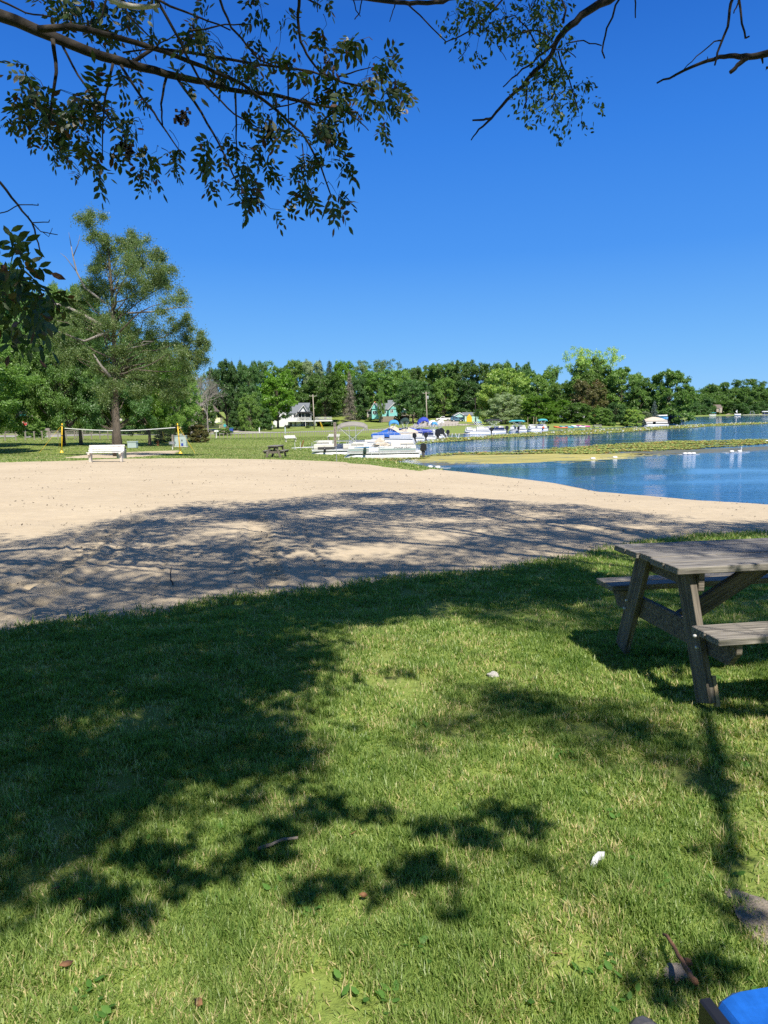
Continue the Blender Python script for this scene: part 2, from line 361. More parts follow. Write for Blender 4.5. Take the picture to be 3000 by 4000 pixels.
# ------------------------------------------------------------ ground
def polar_grid(a0, a1, na, r0, r1, nr):
    a = np.linspace(R(a0), R(a1), na); r = np.geomspace(r0, r1, nr)
    A_, R_ = np.meshgrid(a, r); X = R_*np.sin(A_); Y = R_*np.cos(A_)
    i = np.arange(nr-1)[:,None]*na+np.arange(na-1)[None,:]
    Fq = np.stack([i, i+1, i+na+1, i+na], -1).reshape(-1, 4)[:, ::-1]
    return X.ravel(), Y.ravel(), Fq
def vnoise(X, Y, s, seed=0, oct=4):      # summed sines with random phases: cheap smooth noise about -1..1
    g = np.random.default_rng(seed); o = np.zeros(np.shape(X)); amp = 1; tot = 0
    for k in range(oct):
        t = np.zeros(np.shape(X))
        for _ in range(5):
            th = g.random()*6.283; ph = g.random()*6.283; f_ = (2**k)*(0.7+.6*g.random())/s
            t += np.sin((X*np.cos(th)+Y*np.sin(th))*f_*6.283+ph+1.3*np.sin((X*np.sin(th)-Y*np.cos(th))*f_*4+ph*2))
        o += amp*t/2.6; tot += amp; amp *= .55
    return o/tot
# outline of the beach, traced on the ground
bt = [(-900,1835),(0,1807),(300,1800),(640,1791),(900,1793),(1200,1799),(1350,1806),(1500,1824),(1640,1840)]
bb = [(3400,2088),(3000,2082),(2700,2093),(2450,2130),(2300,2165),(2150,2190),(2000,2215),(1850,2235),(1700,2245),(1500,2262),(1300,2290),(1050,2325),(850,2345),(650,2385),(400,2410),(200,2440),(0,2470),(-900,2620)]
_t = np.array(bt, float); _b = np.array(bb, float)
PT = ong(_t[:,0], _t[:,1])[:, :2]; PB = ong(_b[:,0], _b[:,1])[:, :2]
BEACH = np.concatenate([PT, onz(np.array([1700,1900,2200,2350,2450,2600,2800,3000.]), np.array([1838,1858,1895,1925,1948,1963,1983,2000.]), WL)[:, :2]+[[.6,.4]], [[29,14.5],[22,6.5]], PB])
BEACHF = Field(lambda x, y: sdist(BEACH, x, y), 900, 560, r1=120)
def beach_sd(X, Y):                    # positive on the sand, with a ragged rim
    d = BEACHF(X, Y); near = sst(25, 8, np.hypot(X, Y))
    return d+vnoise(X, Y, 1.6, 3)*(.12+.10*(1-near))+vnoise(X, Y, .35, 4, 2)*.06*near
# lawn: one sheet to the horizon
_all = []
X1, Y1, F1 = polar_grid(-50, 50, 620, .6, 2600, 560)
X2, Y2, F2 = polar_grid(50, 310, 60, .6, 2600, 60)
def ground_z(X, Y, sink=True):
    z = tz(X, Y); d = np.hypot(X, Y)
    z = z+vnoise(X, Y, 3.0, 11)*.018*sst(60, 20, d)+vnoise(X, Y, .5, 12, 3)*.010*sst(14, 5, d)
    z = np.where(LAKEF(X, Y) > 0, np.minimum(z, WL-.02), z)
    if sink: z = z-.09*sst(.02, .5, BEACHF(X, Y))
    return z
V1 = np.stack([X1, Y1, ground_z(X1, Y1)], 1); V2 = np.stack([X2, Y2, ground_z(X2, Y2)], 1)
V0 = np.concatenate([V1, V2, [[0,0,-.01]]]); c0 = len(V0)-1
m, nt, out = nodes('lawn ground'); b = N(nt, 'BsdfPrincipled'); nt.links.new(b.outputs[0], out.inputs[0]); b.inputs['Roughness'].default_value = .95; b.inputs['Specular IOR Level'].default_value = .15
co = texco(nt); n1 = noise(nt, co, .35, 8, .7); n2 = noise(nt, co, 14, 5, .75); n3 = noise(nt, co, .06, 4, .6)
cs = texco(nt, (.25, 1.6, 1)); n4 = noise(nt, cs, .5, 6, .7)
c = ramp(nt, n4, [(.3, (.15,.22,.045)), (.55, (.21,.27,.06)), (.75, (.30,.32,.10))])
c2 = ramp(nt, n2, [(.3, (.10,.14,.028)), (.7, (.26,.33,.09))])
c = mixc(nt, .45, c, c2); c = mixc(nt, ramp(nt, n1, [(.52, (0,0,0)), (.70, (.7,.7,.7))]), c, (.25,.21,.12))
nt.links.new(c, b.inputs['Base Color']); bp = N(nt, 'Bump'); bp.inputs['Strength'].default_value = .8; bp.inputs['Distance'].default_value = .03
nt.links.new(n2, bp.inputs['Height']); nt.links.new(bp.outputs[0], b.inputs['Normal']); M['lawn'] = m
f3 = np.array([[c0, i+1, i] for i in range(619)]+[[c0, len(V1)+i+1, len(V1)+i] for i in range(59)])
g_ = link('lawn', npmesh('lawn', V0, [F1, F2+len(V1), f3[:, ::-1]], m, smooth=True)); tag(g_, kind='structure')
# beach sheet
X1, Y1, F1 = polar_grid(-46, 62, 900, 4.2, 60, 640)
bd = beach_sd(X1, Y1)
keep = (bd > -.8)
z = ground_z(X1, Y1, False); dd = np.hypot(X1, Y1)
z = z+.012-.16*sst(.05, -.55, bd)-.0
# rake ridges, tyre tread and footprints pressed into the sand
tr = at(np.array([0.]), np.array([2300.]), 8.)[0]
def track(path_px, wid, amp, pitch):
    global z
    pts = ong(np.array([p[0] for p in path_px], float), np.array([p[1] for p in path_px], float))[:, :2]
    s0 = 0; bestd = np.full(X1.shape, 9e9); bests = np.zeros(X1.shape); side = np.zeros(X1.shape)
    for a, c_ in zip(pts[:-1], pts[1:]):
        dx, dy = c_-a; L = math.hypot(dx, dy); t = np.clip(((X1-a[0])*dx+(Y1-a[1])*dy)/L/L, 0, 1)
        d = np.hypot(X1-a[0]-t*dx, Y1-a[1]-t*dy); u = d < bestd
        bestd = np.where(u, d, bestd); bests = np.where(u, s0+t*L, bests); side = np.where(u, np.sign((X1-a[0])*dy-(Y1-a[1])*dx), side); s0 += L
    k = sst(wid, wid*.75, bestd)
    amp = amp*1.05
    z = z-k*amp*.6+k*amp*np.sin((bests+bestd*.8)/pitch*6.283)*.8+amp*.8*np.exp(-((bestd-wid*1.15)/(.12*wid+.03))**2)
track([(-100,2330),(120,2290),(230,2230),(330,2150),(420,2090),(520,2030)], .26, .024, .2)
track([(1060,2290),(1030,2200),(1015,2100),(1000,2020)], .2, .022, .2)
track([(90,2400),(210,2330),(330,2250),(440,2160),(520,2080)], .14, .020, .5)
track([(-100,2250),(60,2230),(180,2190),(260,2130),(330,2060)], .07, .014, .4)
track([(-200,2420),(100,2390),(180,2330),(260,2240)], .12, .012, .5)
track([(560,2400),(600,2300),(640,2200),(700,2080),(760,2000)], .05, .010, .3)
track([(1300,2290),(1230,2180),(1190,2080),(1170,1990),(1150,1900)], .05, .010, .3)
track([(2900,2060),(2500,2035),(2200,2010),(1900,1960),(1600,1915)], .16, .016, .2)
track([(2700,2085),(2300,2070),(2000,2020),(1700,1960)], .14, .014, .2)
z += vnoise(X1, Y1, 1.1, 21, 4)*.008*sst(60, 25, dd)+vnoise(X1*1.0+Y1*.1, Y1*.35, .13, 22, 2)*.0035*sst(30, 8, dd)
z += vnoise(X1, Y1, .2, 23, 3)*.0035*sst(28, 8, dd)
z = np.where(LAKEF(X1, Y1) > .25, np.minimum(z, WL-.03), z)
F1 = F1[keep[F1].all(1)]
m, nt, out = nodes('sand'); b = N(nt, 'BsdfPrincipled'); nt.links.new(b.outputs[0], out.inputs[0]); b.inputs['Roughness'].default_value = .95; b.inputs['Specular IOR Level'].default_value = .1
co = texco(nt); n1 = noise(nt, co, .25, 6, .6); n2 = noise(nt, co, 5, 6, .7); n3 = noise(nt, co, 60, 3, .7)
c = ramp(nt, n1, [(.3, (.42,.35,.245)), (.7, (.53,.45,.32))]); c = mixc(nt, .35, c, ramp(nt, n2, [(.3, (.36,.285,.195)), (.7, (.57,.47,.345))]))
n5 = noise(nt, texco(nt, (1,2.2,1)), 3.2, 5, .8); c = mixc(nt, ramp(nt, n5, [(.66, (0,0,0)), (.72, (.7,.7,.7))]), c, (.20,.17,.10))
# wet rim by height above the water
gz = N(nt, 'NewGeometry'); sx = N(nt, 'SeparateXYZ'); nt.links.new(gz.outputs['Position'], sx.inputs[0])
mr = N(nt, 'MapRange'); mr.inputs[1].default_value = WL+.02; mr.inputs[2].default_value = WL+.16; mr.inputs[3].default_value = 1; mr.inputs[4].default_value = 0; nt.links.new(sx.outputs[2], mr.inputs[0])
c = mixc(nt, mr.outputs[0], c, (.17,.12,.07))
nt.links.new(c, b.inputs['Base Color']); bp = N(nt, 'Bump'); bp.inputs['Strength'].default_value = .5; bp.inputs['Distance'].default_value = .012
ad = N(nt, 'Math', operation='ADD'); nt.links.new(n2, ad.inputs[0]); nt.links.new(n3, ad.inputs[1]); nt.links.new(ad.outputs[0], bp.inputs['Height']); nt.links.new(bp.outputs[0], b.inputs['Normal'])
M['sand'] = m
tag(link('beach_sand', npmesh('beach_sand', np.stack([X1, Y1, z], 1), [F1], m, smooth=True)), kind='structure')

def sheet(name, poly, step, lift, mat, jag=.15, kind='structure', zfun=None):     # thin surface that dips under the lawn beyond its ragged outline
    poly = np.array(poly); x0, y0 = poly.min(0)-1; x1, y1 = poly.max(0)+1
    nx = int((x1-x0)/step)+2; ny = int((y1-y0)/step)+2
    gx, gy = np.meshgrid(np.linspace(x0, x1, nx), np.linspace(y0, y1, ny)); gx = gx.ravel(); gy = gy.ravel()
    d = sdist(poly, gx, gy)+vnoise(gx, gy, 2, 31)*jag
    zz = ground_z(gx, gy, False)+lift-(.25+lift)*sst(.1, -.9, d)
    i = np.arange(ny-1)[:,None]*nx+np.arange(nx-1)[None,:]; Fq = np.stack([i, i+1, i+nx+1, i+nx], -1).reshape(-1, 4)
    Fq = Fq[(d > -1.2)[Fq].all(1)]
    return tag(link(name, npmesh(name, np.stack([gx, gy, zz], 1), [Fq], mat, smooth=True)), kind=kind)
def gpoly(pts): a = np.array(pts, float); return ong(a[:,0], a[:,1])[:, :2]
M['gravel'] = pbr('pale gravel', (.40,.36,.31), .95, .15, 3, bump=.2)
M['asphalt'] = pbr('old asphalt', (.30,.29,.28), .95, .12, 2, bump=.1)
sheet('volleyball_sand', gpoly([(250,1789),(330,1779),(430,1772),(520,1766),(700,1760),(690,1768),(620,1778),(540,1784),(480,1790)]), .35, .03, M['sand'])
def strip(pts, wd):
    pts = np.array(pts, float); d = np.gradient(pts, axis=0); n_ = norm(np.stack([-d[:,1], d[:,0]], 1)); return np.concatenate([pts+n_*wd/2, (pts-n_*wd/2)[::-1]])
def xy(px, Y): return [(px-1500)/F*Y*1.0, Y]
road = [xy(-600,118), xy(0,126), xy(180,134), xy(400,146), xy(700,156), xy(950,165), xy(1200,172), xy(1400,180), xy(1600,190), xy(1750,205), xy(1900,225)]
sheet('road', strip(road, 9), 1.0, .05, M['asphalt'], .1)
sheet('gravel_lane', strip([xy(1040,176), xy(950,185), xy(900,200), xy(850,216)], 6), 1.0, .06, M['gravel'], .1)
sheet('parking_lot', gpoly([(1620,1668),(1640,1645),(1700,1652),(1790,1652),(1790,1660),(1830,1672),(1800,1684),(1700,1682)]) if False else np.array([xy(1600,215), xy(1640,262), xy(1700,272), xy(1800,268), xy(1790,240), xy(1900,224), xy(1850,200), xy(1700,196)]), 1.2, .08, M['gravel'], .2)
# ------------------------------------------------------------ water
m, nt, out = nodes('lake water'); b = N(nt, 'BsdfPrincipled'); nt.links.new(b.outputs[0], out.inputs[0])
b.inputs['Base Color'].default_value = (.02,.10,.24,1); b.inputs['Roughness'].default_value = .04; b.inputs['IOR'].default_value = 1.45
co = texco(nt, (1,1,1)); wa = noise(nt, texco(nt, (.8,2.2,1)), 1.6, 4, .6); wb = noise(nt, texco(nt, (.25,.8,1)), .5, 3, .5)
ad = N(nt, 'Math', operation='ADD'); nt.links.new(wa, ad.inputs[0]); nt.links.new(wb, ad.inputs[1])
pat = ramp(nt, noise(nt, texco(nt, (.02,.07,1)), 1.3, 3, .5), [(.36, (.12,.12,.12)), (.56, (1,1,1))])
bp = N(nt, 'Bump'); bp.inputs['Distance'].default_value = .10; nt.links.new(ad.outputs[0], bp.inputs['Height'])
st = N(nt, 'Math', operation='MULTIPLY'); st.inputs[1].default_value = .42; nt.links.new(pat, st.inputs[0]); nt.links.new(st.outputs[0], bp.inputs['Strength'])
nt.links.new(bp.outputs[0], b.inputs['Normal']); M['water'] = m
WZ = np.array([[-60,8],[1400,8],[1400,1300],[-60,1300]])
tag(link('lake_water', npmesh('lake_water', np.array([[-60,2,WL],[1500,2,WL],[1500,1500,WL],[-60,1500,WL]]), [np.array([[0,1,2,3]])], m)), kind='structure')
# floating algae mats: ragged sheets
def mat_sheet(name, px_poly, mat, step, seed, thr, ns, lift=.006):
    a = np.array(px_poly, float); poly = onz(a[:,0], a[:,1], WL)[:, :2]
    x0, y0 = poly.min(0)-1; x1, y1 = poly.max(0)+1; nx = int((x1-x0)/step)+2; ny = int((y1-y0)/step)+2
    gx, gy = np.meshgrid(np.linspace(x0, x1, nx), np.linspace(y0, y1, ny)); gx = gx.ravel(); gy = gy.ravel()
    d = sdist(poly, gx, gy); v = np.minimum(d*.5, 1)+vnoise(gx, gy*2.5, ns, seed, 4)*.9+vnoise(gx, gy*2, .8, seed+9, 3)*.45-thr
    zz = WL+np.clip(v*.03, -.03, lift); i = np.arange(ny-1)[:,None]*nx+np.arange(nx-1)[None,:]
    Fq = np.stack([i, i+1, i+nx+1, i+nx], -1).reshape(-1, 4); Fq = Fq[(v > -.6)[Fq].any(1)]
    return tag(link(name, npmesh(name, np.stack([gx, gy, zz], 1), [Fq], mat)), kind='stuff')
M['algae'] = pbr('yellow algae', (.46,.38,.09), .6, .45, .8, (.35,1.6,1), .1, col2=(.20,.21,.055))
M['weedmat'] = pbr('brown water weed', (.16,.15,.07), .5, .5, 1.0, (.5,1.5,1), .1)
mat_sheet('algae_mat', [(1560,1788),(1650,1779),(1800,1775),(2050,1772),(2300,1770),(2520,1768),(2640,1772),(2500,1786),(2380,1796),(2200,1806),(1980,1812),(1800,1812),(1650,1806)], M['algae'], .12, 41, .25, 5)
mat_sheet('weed_mat', [(2380,1762),(2700,1753),(3050,1740),(3200,1742),(3000,1762),(2800,1772),(2600,1780),(2450,1788)], M['weedmat'], .16, 42, .45, 4)
mat_sheet('weed_mat', [(1640,1798),(1800,1806),(1900,1812),(1700,1826),(1600,1812)], M['weedmat'], .12, 43, .5, 3)
# lily pads
def pads(name, px_poly, n, size, label, seed, flowers=0):
    g = np.random.default_rng(seed); a = np.array(px_poly, float); poly = onz(a[:,0], a[:,1], WL)[:, :2]
    x0, y0 = poly.min(0); x1, y1 = poly.max(0); P = np.zeros((0, 2))
    while len(P) < n:
        q = np.stack([g.uniform(x0, x1, n*3), g.uniform(y0, y1, n*3)], 1); v = vnoise(q[:,0]*.6, q[:,1]*2.4, 9, seed+5, 4)*1.7-.1
        e = sdist(poly, q[:,0], q[:,1]); q = q[(e > 0) & (v+np.minimum(e*.25, .45) > g.normal(size=len(q))*.22+.22)]; P = np.concatenate([P, q])
    P = P[:n]; k = 7; r = size*g.uniform(.6, 1.15, n); tl = g.normal(size=(n, 2))*.16; al = np.linspace(0, 6.283, k, endpoint=False)
    V = np.zeros((n, k, 3)); cx = np.cos(al); sy = np.sin(al)
    V[:,:,0] = P[:,0:1]+r[:,None]*cx; V[:,:,1] = P[:,1:2]+r[:,None]*sy
    lift = g.random(n)**3*.10+.006
    V[:,:,2] = WL+lift[:,None]+np.abs(r[:,None]*(cx*tl[:,0:1]+sy*tl[:,1:2]))
    o = link(name, npmesh(name, V.reshape(-1, 3), [np.arange(n*k).reshape(n, k)], LM['lily'], np.repeat(g.random(n), k))); tag(o, label, None, None, 'stuff')
    if flowers:
        mb = MB(); mb2 = P[g.choice(n, flowers)]
        for x, y in mb2: mb.lathe([(.02,0),(.14,.05),(.2,.2),(.03,.14)], 6, Matrix.Translation((x, y, WL+.08)))
        tag(mb.build('water_lily_blossom', M['white']), 'small white blossoms scattered among the lily pads', None, None, 'stuff')
    return o
pads('lily_pads', [(1560,1786),(1700,1774),(1850,1768),(2000,1764),(2150,1752),(2300,1742),(2500,1728),(2700,1722),(2900,1717),(3000,1716),(3050,1728),(2900,1742),(2700,1756),(2500,1766),(2300,1774),(2000,1776),(1800,1777)], 15000, .17, 'broad band of green and orange lily pads across the lake', 51)
pads('lily_pads', [(1620,1738),(1640,1722),(1740,1712),(1900,1702),(2050,1691),(2200,1683),(2400,1675),(2560,1667),(2700,1659),(2900,1652),(3000,1651),(3000,1656),(2800,1665),(2560,1680),(2330,1697),(2100,1704),(1900,1716),(1760,1727)], 24000, .22, 'lily pads along the far bank below the moored boats', 52, 160)
pads('lily_pads', [(1380,1793),(1480,1788),(1640,1782),(1700,1786),(1640,1796),(1500,1806),(1420,1800)], 3000, .1, 'lily pads along the near boat by the bank', 53)

# leaf crumbs and bark bits lying on the sand
g = np.random.default_rng(55); a = R(-40)+g.random(9000)*R(90); r = 6+36*g.random(9000)**1.1; qx = r*np.sin(a); qy = r*np.cos(a)
ok = (beach_sd(qx, qy) > .1) & (vnoise(qx, qy, 4, 56, 3) > -.1+.5*g.random(9000)); qx, qy, r = qx[ok], qy[ok], r[ok]
P = np.stack([qx, qy, ground_z(qx, qy, False)+.028], 1); Lc = g.uniform(.012, .035, len(P))*(1+r*.05); V, Fq, rn = diamonds(P, norm(rdir(len(P), g)*np.array([1,1,.35])), norm(rdir(len(P), g)*.5+np.array([0,0,1])), Lc, Lc*.6, g)
tag(link('leaf_litter', npmesh('leaf_litter', V, [Fq], M['bark'])), 'dark leaf crumbs strewn over the sand', None, None, 'stuff')
# ------------------------------------------------------------ trees
def limb_path(a, b, g, sag=.06, k=5):
    a = np.array(a, float); b = np.array(b, float); t = np.linspace(0, 1, k)[:,None]; L = np.linalg.norm(b-a)
    p = a+(b-a)*t; off = rdir(1, g)*L*sag; p = p+off*np.sin(t*math.pi)+g.normal(size=(k,3))*L*sag*.25*np.sin(t*math.pi)
    return p
def crown_mesh(name, seed, lobes, nleaf, ls, wood, aspect=.6, shell=.55, trunk_r=.018, droop=0, squash=.75, base=(0,0,0), spray=.40, flat=.6, k=13):
    """lobes (x,y,z,r): leaves scattered through each lobe, denser to its rim"""
    g = np.random.default_rng(seed); lobes = np.array(lobes, float); wv = lobes[:,3]**2; wv /= wv.sum()
    sd_ = rdir(len(lobes)*k, g); sd_[:,2] = np.abs(sd_[:,2]+.15)*np.where(g.random(len(sd_)) < .3, -1, 1); sr = np.repeat(lobes[:,3], k)   # leafy sprays over each bough
    sc_ = np.repeat(lobes[:,:3], k, 0)+norm(sd_)*(sr*(shell+(1.05-shell)*g.random(len(sr))))[:,None]*np.array([1,1,squash]); sw = np.repeat(lobes[:,3]**2, k)*g.uniform(.4, 1.6, len(sr)); sw /= sw.sum()
    idx = g.choice(len(sc_), nleaf, p=sw); d = rdir(nleaf, g); od = norm(sd_)[idx]
    P = sc_[idx]+d*(g.random((nleaf,1))**.5)*(sr[idx]*spray)[:,None]*np.array([1,1,flat])
    d = norm(od*.8+d*.5); idx = idx//k
    A = norm(d*.3+rdir(nleaf, g)+np.array([0,0,-droop])); Nn = norm(d*.9+rdir(nleaf, g)*.75+np.array([0,0,.55]))
    L = ls*g.uniform(.7, 1.5, nleaf); V, Fq, rn = diamonds(P, A, Nn, L, L*aspect, g)
    rn = np.clip(rn*.75+np.repeat(g.random(len(lobes))[idx], 4)*.25, 0, 1)
    return npmesh(name, V, [Fq], None, rn)
def feather_mesh(name, seed, lobes, per_twig, twigs, ls, reach=1.25):
    """airy crown: leaves strung along fine arching twigs"""
    g = np.random.default_rng(seed); lobes = np.array(lobes, float); nl = len(lobes); m_ = nl*twigs
    c = np.repeat(lobes[:,:3], twigs, 0); r = np.repeat(lobes[:,3], twigs); d = rdir(m_, g); d[:,2] = d[:,2]*.8+.22; d = norm(d); L = r*g.uniform(.5, 1.0, m_)**.7*reach*g.choice([.75,1,1,1.25], m_)
    i = np.repeat(np.arange(m_), per_twig); t = g.random(len(i))**.75; P = c[i]+d[i]*(L[i]*t)[:,None]-np.array([0,0,1])*(L[i]*t**2.2*.38)[:,None]+g.normal(size=(len(i),3))*(.05+.11*t)[:,None]
    A = norm(d[i]*.8+rdir(len(i), g)+np.array([0,0,-.35])); Ls = ls*g.uniform(.6, 1.4, len(i)); V, Fq, rn = diamonds(P, A, norm(rdir(len(i), g)+np.array([0,0,.6])), Ls, Ls*.5, g)
    return npmesh(name, V, [Fq], None, np.clip(rn*.7+np.repeat(g.random(m_)[i], 4)*.3, 0, 1))
def wood_mesh(name, seed, lobes, trunk_r, top, base=(0,0,0), twigs=0, zs=None, lean=(0,0), tmin=.16):
    g = np.random.default_rng(seed); mb = MB(); lobes = np.array(lobes, float)
    tp = [np.array([base[0]+lean[0]*t+math.sin(t*5+seed)*.008*top, base[1]+lean[1]*t+math.cos(t*4+seed)*.008*top, base[2]+top*t]) for t in np.linspace(0, 1, 9)]
    rs = [trunk_r*(1.55 if i == 0 else 1.12 if i == 1 else 1)*(1-.80*i/8) for i in range(9)]
    mb.tube(tp, rs, 9)
    for x, y, z, r in lobes:
        t = np.clip((z-base[2]-abs(r)*1.6)/top*.9, tmin, .92); i = t*8; a = tp[int(i)]*(1-i%1)+tp[min(int(i)+1, 8)]*(i%1)
        r0 = trunk_r*(1-.8*t)*.5; p = limb_path(a, (x,y,z), g, .08, 6)
        mb.tube(p, [r0*(1-.8*k/5) for k in range(6)], 5)
        for _ in range(twigs):
            q = (x,y,z)+rdir(1, g)[0]*r*.9; pp = limb_path(p[g.integers(3, 6)], q, g, .08, 4); mb.tube(pp, [r0*.3, r0*.22, r0*.15, r0*.06], 4)
    return mb
def env_lobes(seed, n, kind='round'):
    g = np.random.default_rng(seed); o = []
    for i in range(n):
        z = .22+.70*((i+.5)/n) if kind != 'cone' else .1+.85*(i+.5)/n
        if kind == 'round': w = .40*math.sqrt(max(.05, 1-((z-.52)/.48)**2))
        elif kind == 'oval': w = .34*math.sqrt(max(.05, 1-((z-.5)/.52)**2))
        elif kind == 'spread': w = .42*math.sqrt(max(.05, 1-((z-.6)/.42)**2)); z = .4+.55*(i+.5)/n
        elif kind == 'park': z = .17+.74*(i+.5)/n; w = .42*math.sqrt(max(.06, 1-((z-.42)/.55)**2))
        elif kind == 'low': z = .04+.86*(i+.5)/n; w = .40*math.sqrt(max(.06, 1-((z-.35)/.62)**2))
        th = i*2.4+g.random()*.8; k = g.uniform(.55, 1)
        r = g.uniform(.085, .15)
        o.append((w*k*math.cos(th), w*k*math.sin(th), min(z+g.normal()*.03, .97-r*.75), r))
    return o
KIND = {}
for nm, seed, n, kind, nl, ls, tr in (('round_a',1,34,'round',26000,.024,.02), ('round_b',2,34,'round',28000,.024,.02), ('oval',3,28,'oval',22000,.022,.018), ('spread',4,26,'spread',16000,.02,.016),
                                     ('low_a',5,38,'low',30000,.025,.016), ('low_b',6,40,'low',34000,.026,.016), ('near_a',8,52,'park',85000,.0125,.018), ('near_b',9,46,'park',75000,.0125,.02),
                                     ('willow',10,40,'low',34000,.024,.014), ('airy',12,20,'spread',9000,.017,.014)):
    lb = env_lobes(seed, n, kind)
    KIND[nm] = (crown_mesh(nm+'_crown', seed, lb, nl, ls, None, droop=.9 if nm == 'willow' else .1, aspect=.35 if nm == 'willow' else .62), None, lb)
    mb = wood_mesh(nm, seed, lb, tr, .8, twigs=1); me = bpy.data.meshes.new(nm+'_trunk'); me.from_pydata(mb.v, [], mb.f); me.materials.append(M['bark']); KIND[nm] = (KIND[nm][0], me, lb)
def conifer(seed, n=15000, dead=False):
    g = np.random.default_rng(seed); P = []; A = []; mb = MB(); mb.tube([(0,0,0),(0,0,.5),(0,0,1)], [.014,.009,.001], 6)
    tiers = 26
    for i in range(tiers):
        z = .1+.88*i/tiers; w = .5*(1-z)**.85*.75+.015
        for j in range(7 if not dead else 9):
            th = g.random()*6.283; L = w*g.uniform(.65, 1.1); e = np.array([math.cos(th)*L, math.sin(th)*L, -.12*L-.02])
            mb.tube([(0,0,z), (e[0]*.5, e[1]*.5, z+.01), (e[0], e[1], z+e[2])], [.003,.002,.0006], 3)
            k = int(n/tiers/7*(w/.25)); t = g.random(k)**.7
            p = np.array([0,0,z])+e*t[:,None]+g.normal(size=(k,3))*np.array([.016,.016,.008]); P.append(p); A.append(norm(e[None]+rdir(k, g)*L*1.2+np.array([0,0,-.06])))
    P = np.concatenate(P); A = np.concatenate(A); Ls = g.uniform(.012, .028, len(P))
    V, Fq, rn = diamonds(P, A, norm(rdir(len(P), g)+np.array([0,0,1.2])), Ls, Ls*.35, g)
    me = bpy.data.meshes.new('conifer_trunk'); me.from_pydata(mb.v, [], mb.f); me.materials.append(M['bark_dark'])
    return npmesh('conifer_crown', V, [Fq], None, rn), me, []
KIND['spruce'] = conifer(20, 26000); KIND['deadspruce'] = conifer(21, 9000, True)
def bare_tree(seed, depth=5, spread=.55):
    g = np.random.default_rng(seed); mb = MB()
    def go(p, d, L, r, k):
        e = p+d*L; mid = (p+e)/2+rdir(1, g)[0]*L*.08; mb.tube([p, mid, e], [r, r*.85, r*.65], 6 if k > 2 else 3)
        if k == 0: return
        for _ in range(3 if k < 4 else 2 if k < 5 else 3):
            nd = norm((d+rdir(1, g)[0]*spread+np.array([0,0,.08]))[None])[0]; go(e, nd, L*g.uniform(.62, .85), r*.6, k-1)
    go(np.array([0,0,0.]), np.array([0.06,0,1.]), .27, .022, depth+1)
    me = bpy.data.meshes.new('bare_tree'); me.from_pydata(mb.v, [], mb.f); me.materials.append(M['deadwood']); return me
BARE = bare_tree(31, 6, .7)
def tree(px, top, Y, wpx, kind, leaf, label, name='tree', rz=None, basez=None, group=None, depth=None, bark=None, cat='tree'):
    x = float(at(px, 1640, Y)[0]); gz = tz1(x, Y)-.1 if basez is None else basez
    zt = float(at(px, top, Y)[2]); h = zt-gz; wd = wpx*Y/F*1.12
    crown, wood, _ = KIND[kind]; dp = wd if depth is None else depth
    o = thing(name, label, cat, (x, Y, gz), random.random()*6.28 if rz is None else rz, group)
    t = link('trunk', wood, o, scale=(h if wd > h*.6 else wd*1.6,)*2+(h*.99,)); t.scale = (wd, wd, h)
    c_ = link('crown', crown, o); c_.scale = (wd, wd, h)
    if not crown.materials: crown.materials.append(LM['oak'])
    c_.material_slots[0].link = 'OBJECT'; c_.material_slots[0].material = LM[leaf]
    if bark: t.material_slots[0].link = 'OBJECT'; t.material_slots[0].material = bark
    return o
T = tree
# far hillside row by row: (pixel x, pixel y of the top, distance, pixel width, kind, leaf, label)
T(-230,1240,58,640,'near_b','oak','broad tree leaning in from beyond the left edge',bark=M['bark_dark'])
T(-40,1215,72,300,'near_a','mid','olive-lit round tree above the stop sign and bush')
T(243,1120,74,280,'near_b','oak','broadleaf tree whose thick dark trunk stands right behind the left net post',bark=M['bark_dark'])
T(308,1080,77,260,'near_a','mid','leafy tree with a flared pale footed trunk left of the slender tall tree')
T(440,1200,76,280,'near_b','dark','dark tree directly behind the slender tall tree trunk')
T(580,1290,82,250,'near_a','bright','bright maple with low branches between tall tree and utility cabinet')
T(680,1370,92,190,'near_b','mid','small maple hanging over the pale utility cabinet')
T(10,1010,140,380,'round_b','dark','tall dark tree farthest back at the left edge',)
T(170,1120,150,300,'round_a','oak','rounded tree behind the left park trees')
T(640,1430,175,170,'round_b','dark','dark tree behind the dead grey tree')
T(885,1402,206,150,'round_a','dark','dark oak beside the yellow house, left of two spruce tips')
T(975,1408,205,110,'oval','dark','dark oval tree right of the two spruce tips')
T(915,1397,235,120,'spruce','conifer','left one of two spruces poking above the dark oaks')
T(947,1393,232,130,'spruce','conifer','right one of two spruces poking above the dark oaks')
T(1012,1405,240,90,'round_b','dark','dark tree crown between spruces and bright maple')
T(1085,1442,222,165,'round_a','bright','vivid green maple over the white house gable')
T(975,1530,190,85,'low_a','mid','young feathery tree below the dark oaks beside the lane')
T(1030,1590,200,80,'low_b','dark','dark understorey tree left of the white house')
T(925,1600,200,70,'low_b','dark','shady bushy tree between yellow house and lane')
T(1095,1425,275,110,'round_a','oak','oak crown behind the vivid green maple')
T(1160,1402,285,120,'round_b','mid','pale topped tree behind the white house roof')
T(1225,1395,280,100,'oval','grey','greyish feathery tree left of the twin spruces')
T(1255,1396,290,130,'spruce','conifer','left of the twin spruces above the pole beside the white house')
T(1292,1398,285,130,'spruce','conifer','right of the twin spruces above the pole beside the white house')
T(1270,1452,262,190,'round_a','oak','wide oak above the white house deck')
T(1210,1500,268,120,'round_b','oak','lower oak crown behind the white house roof')
T(1345,1405,290,100,'round_b','bright','bright crown behind the dead grey spruce')
T(1368,1440,262,86,'deadspruce','deadneedle','dead grey spruce between the white and teal houses')
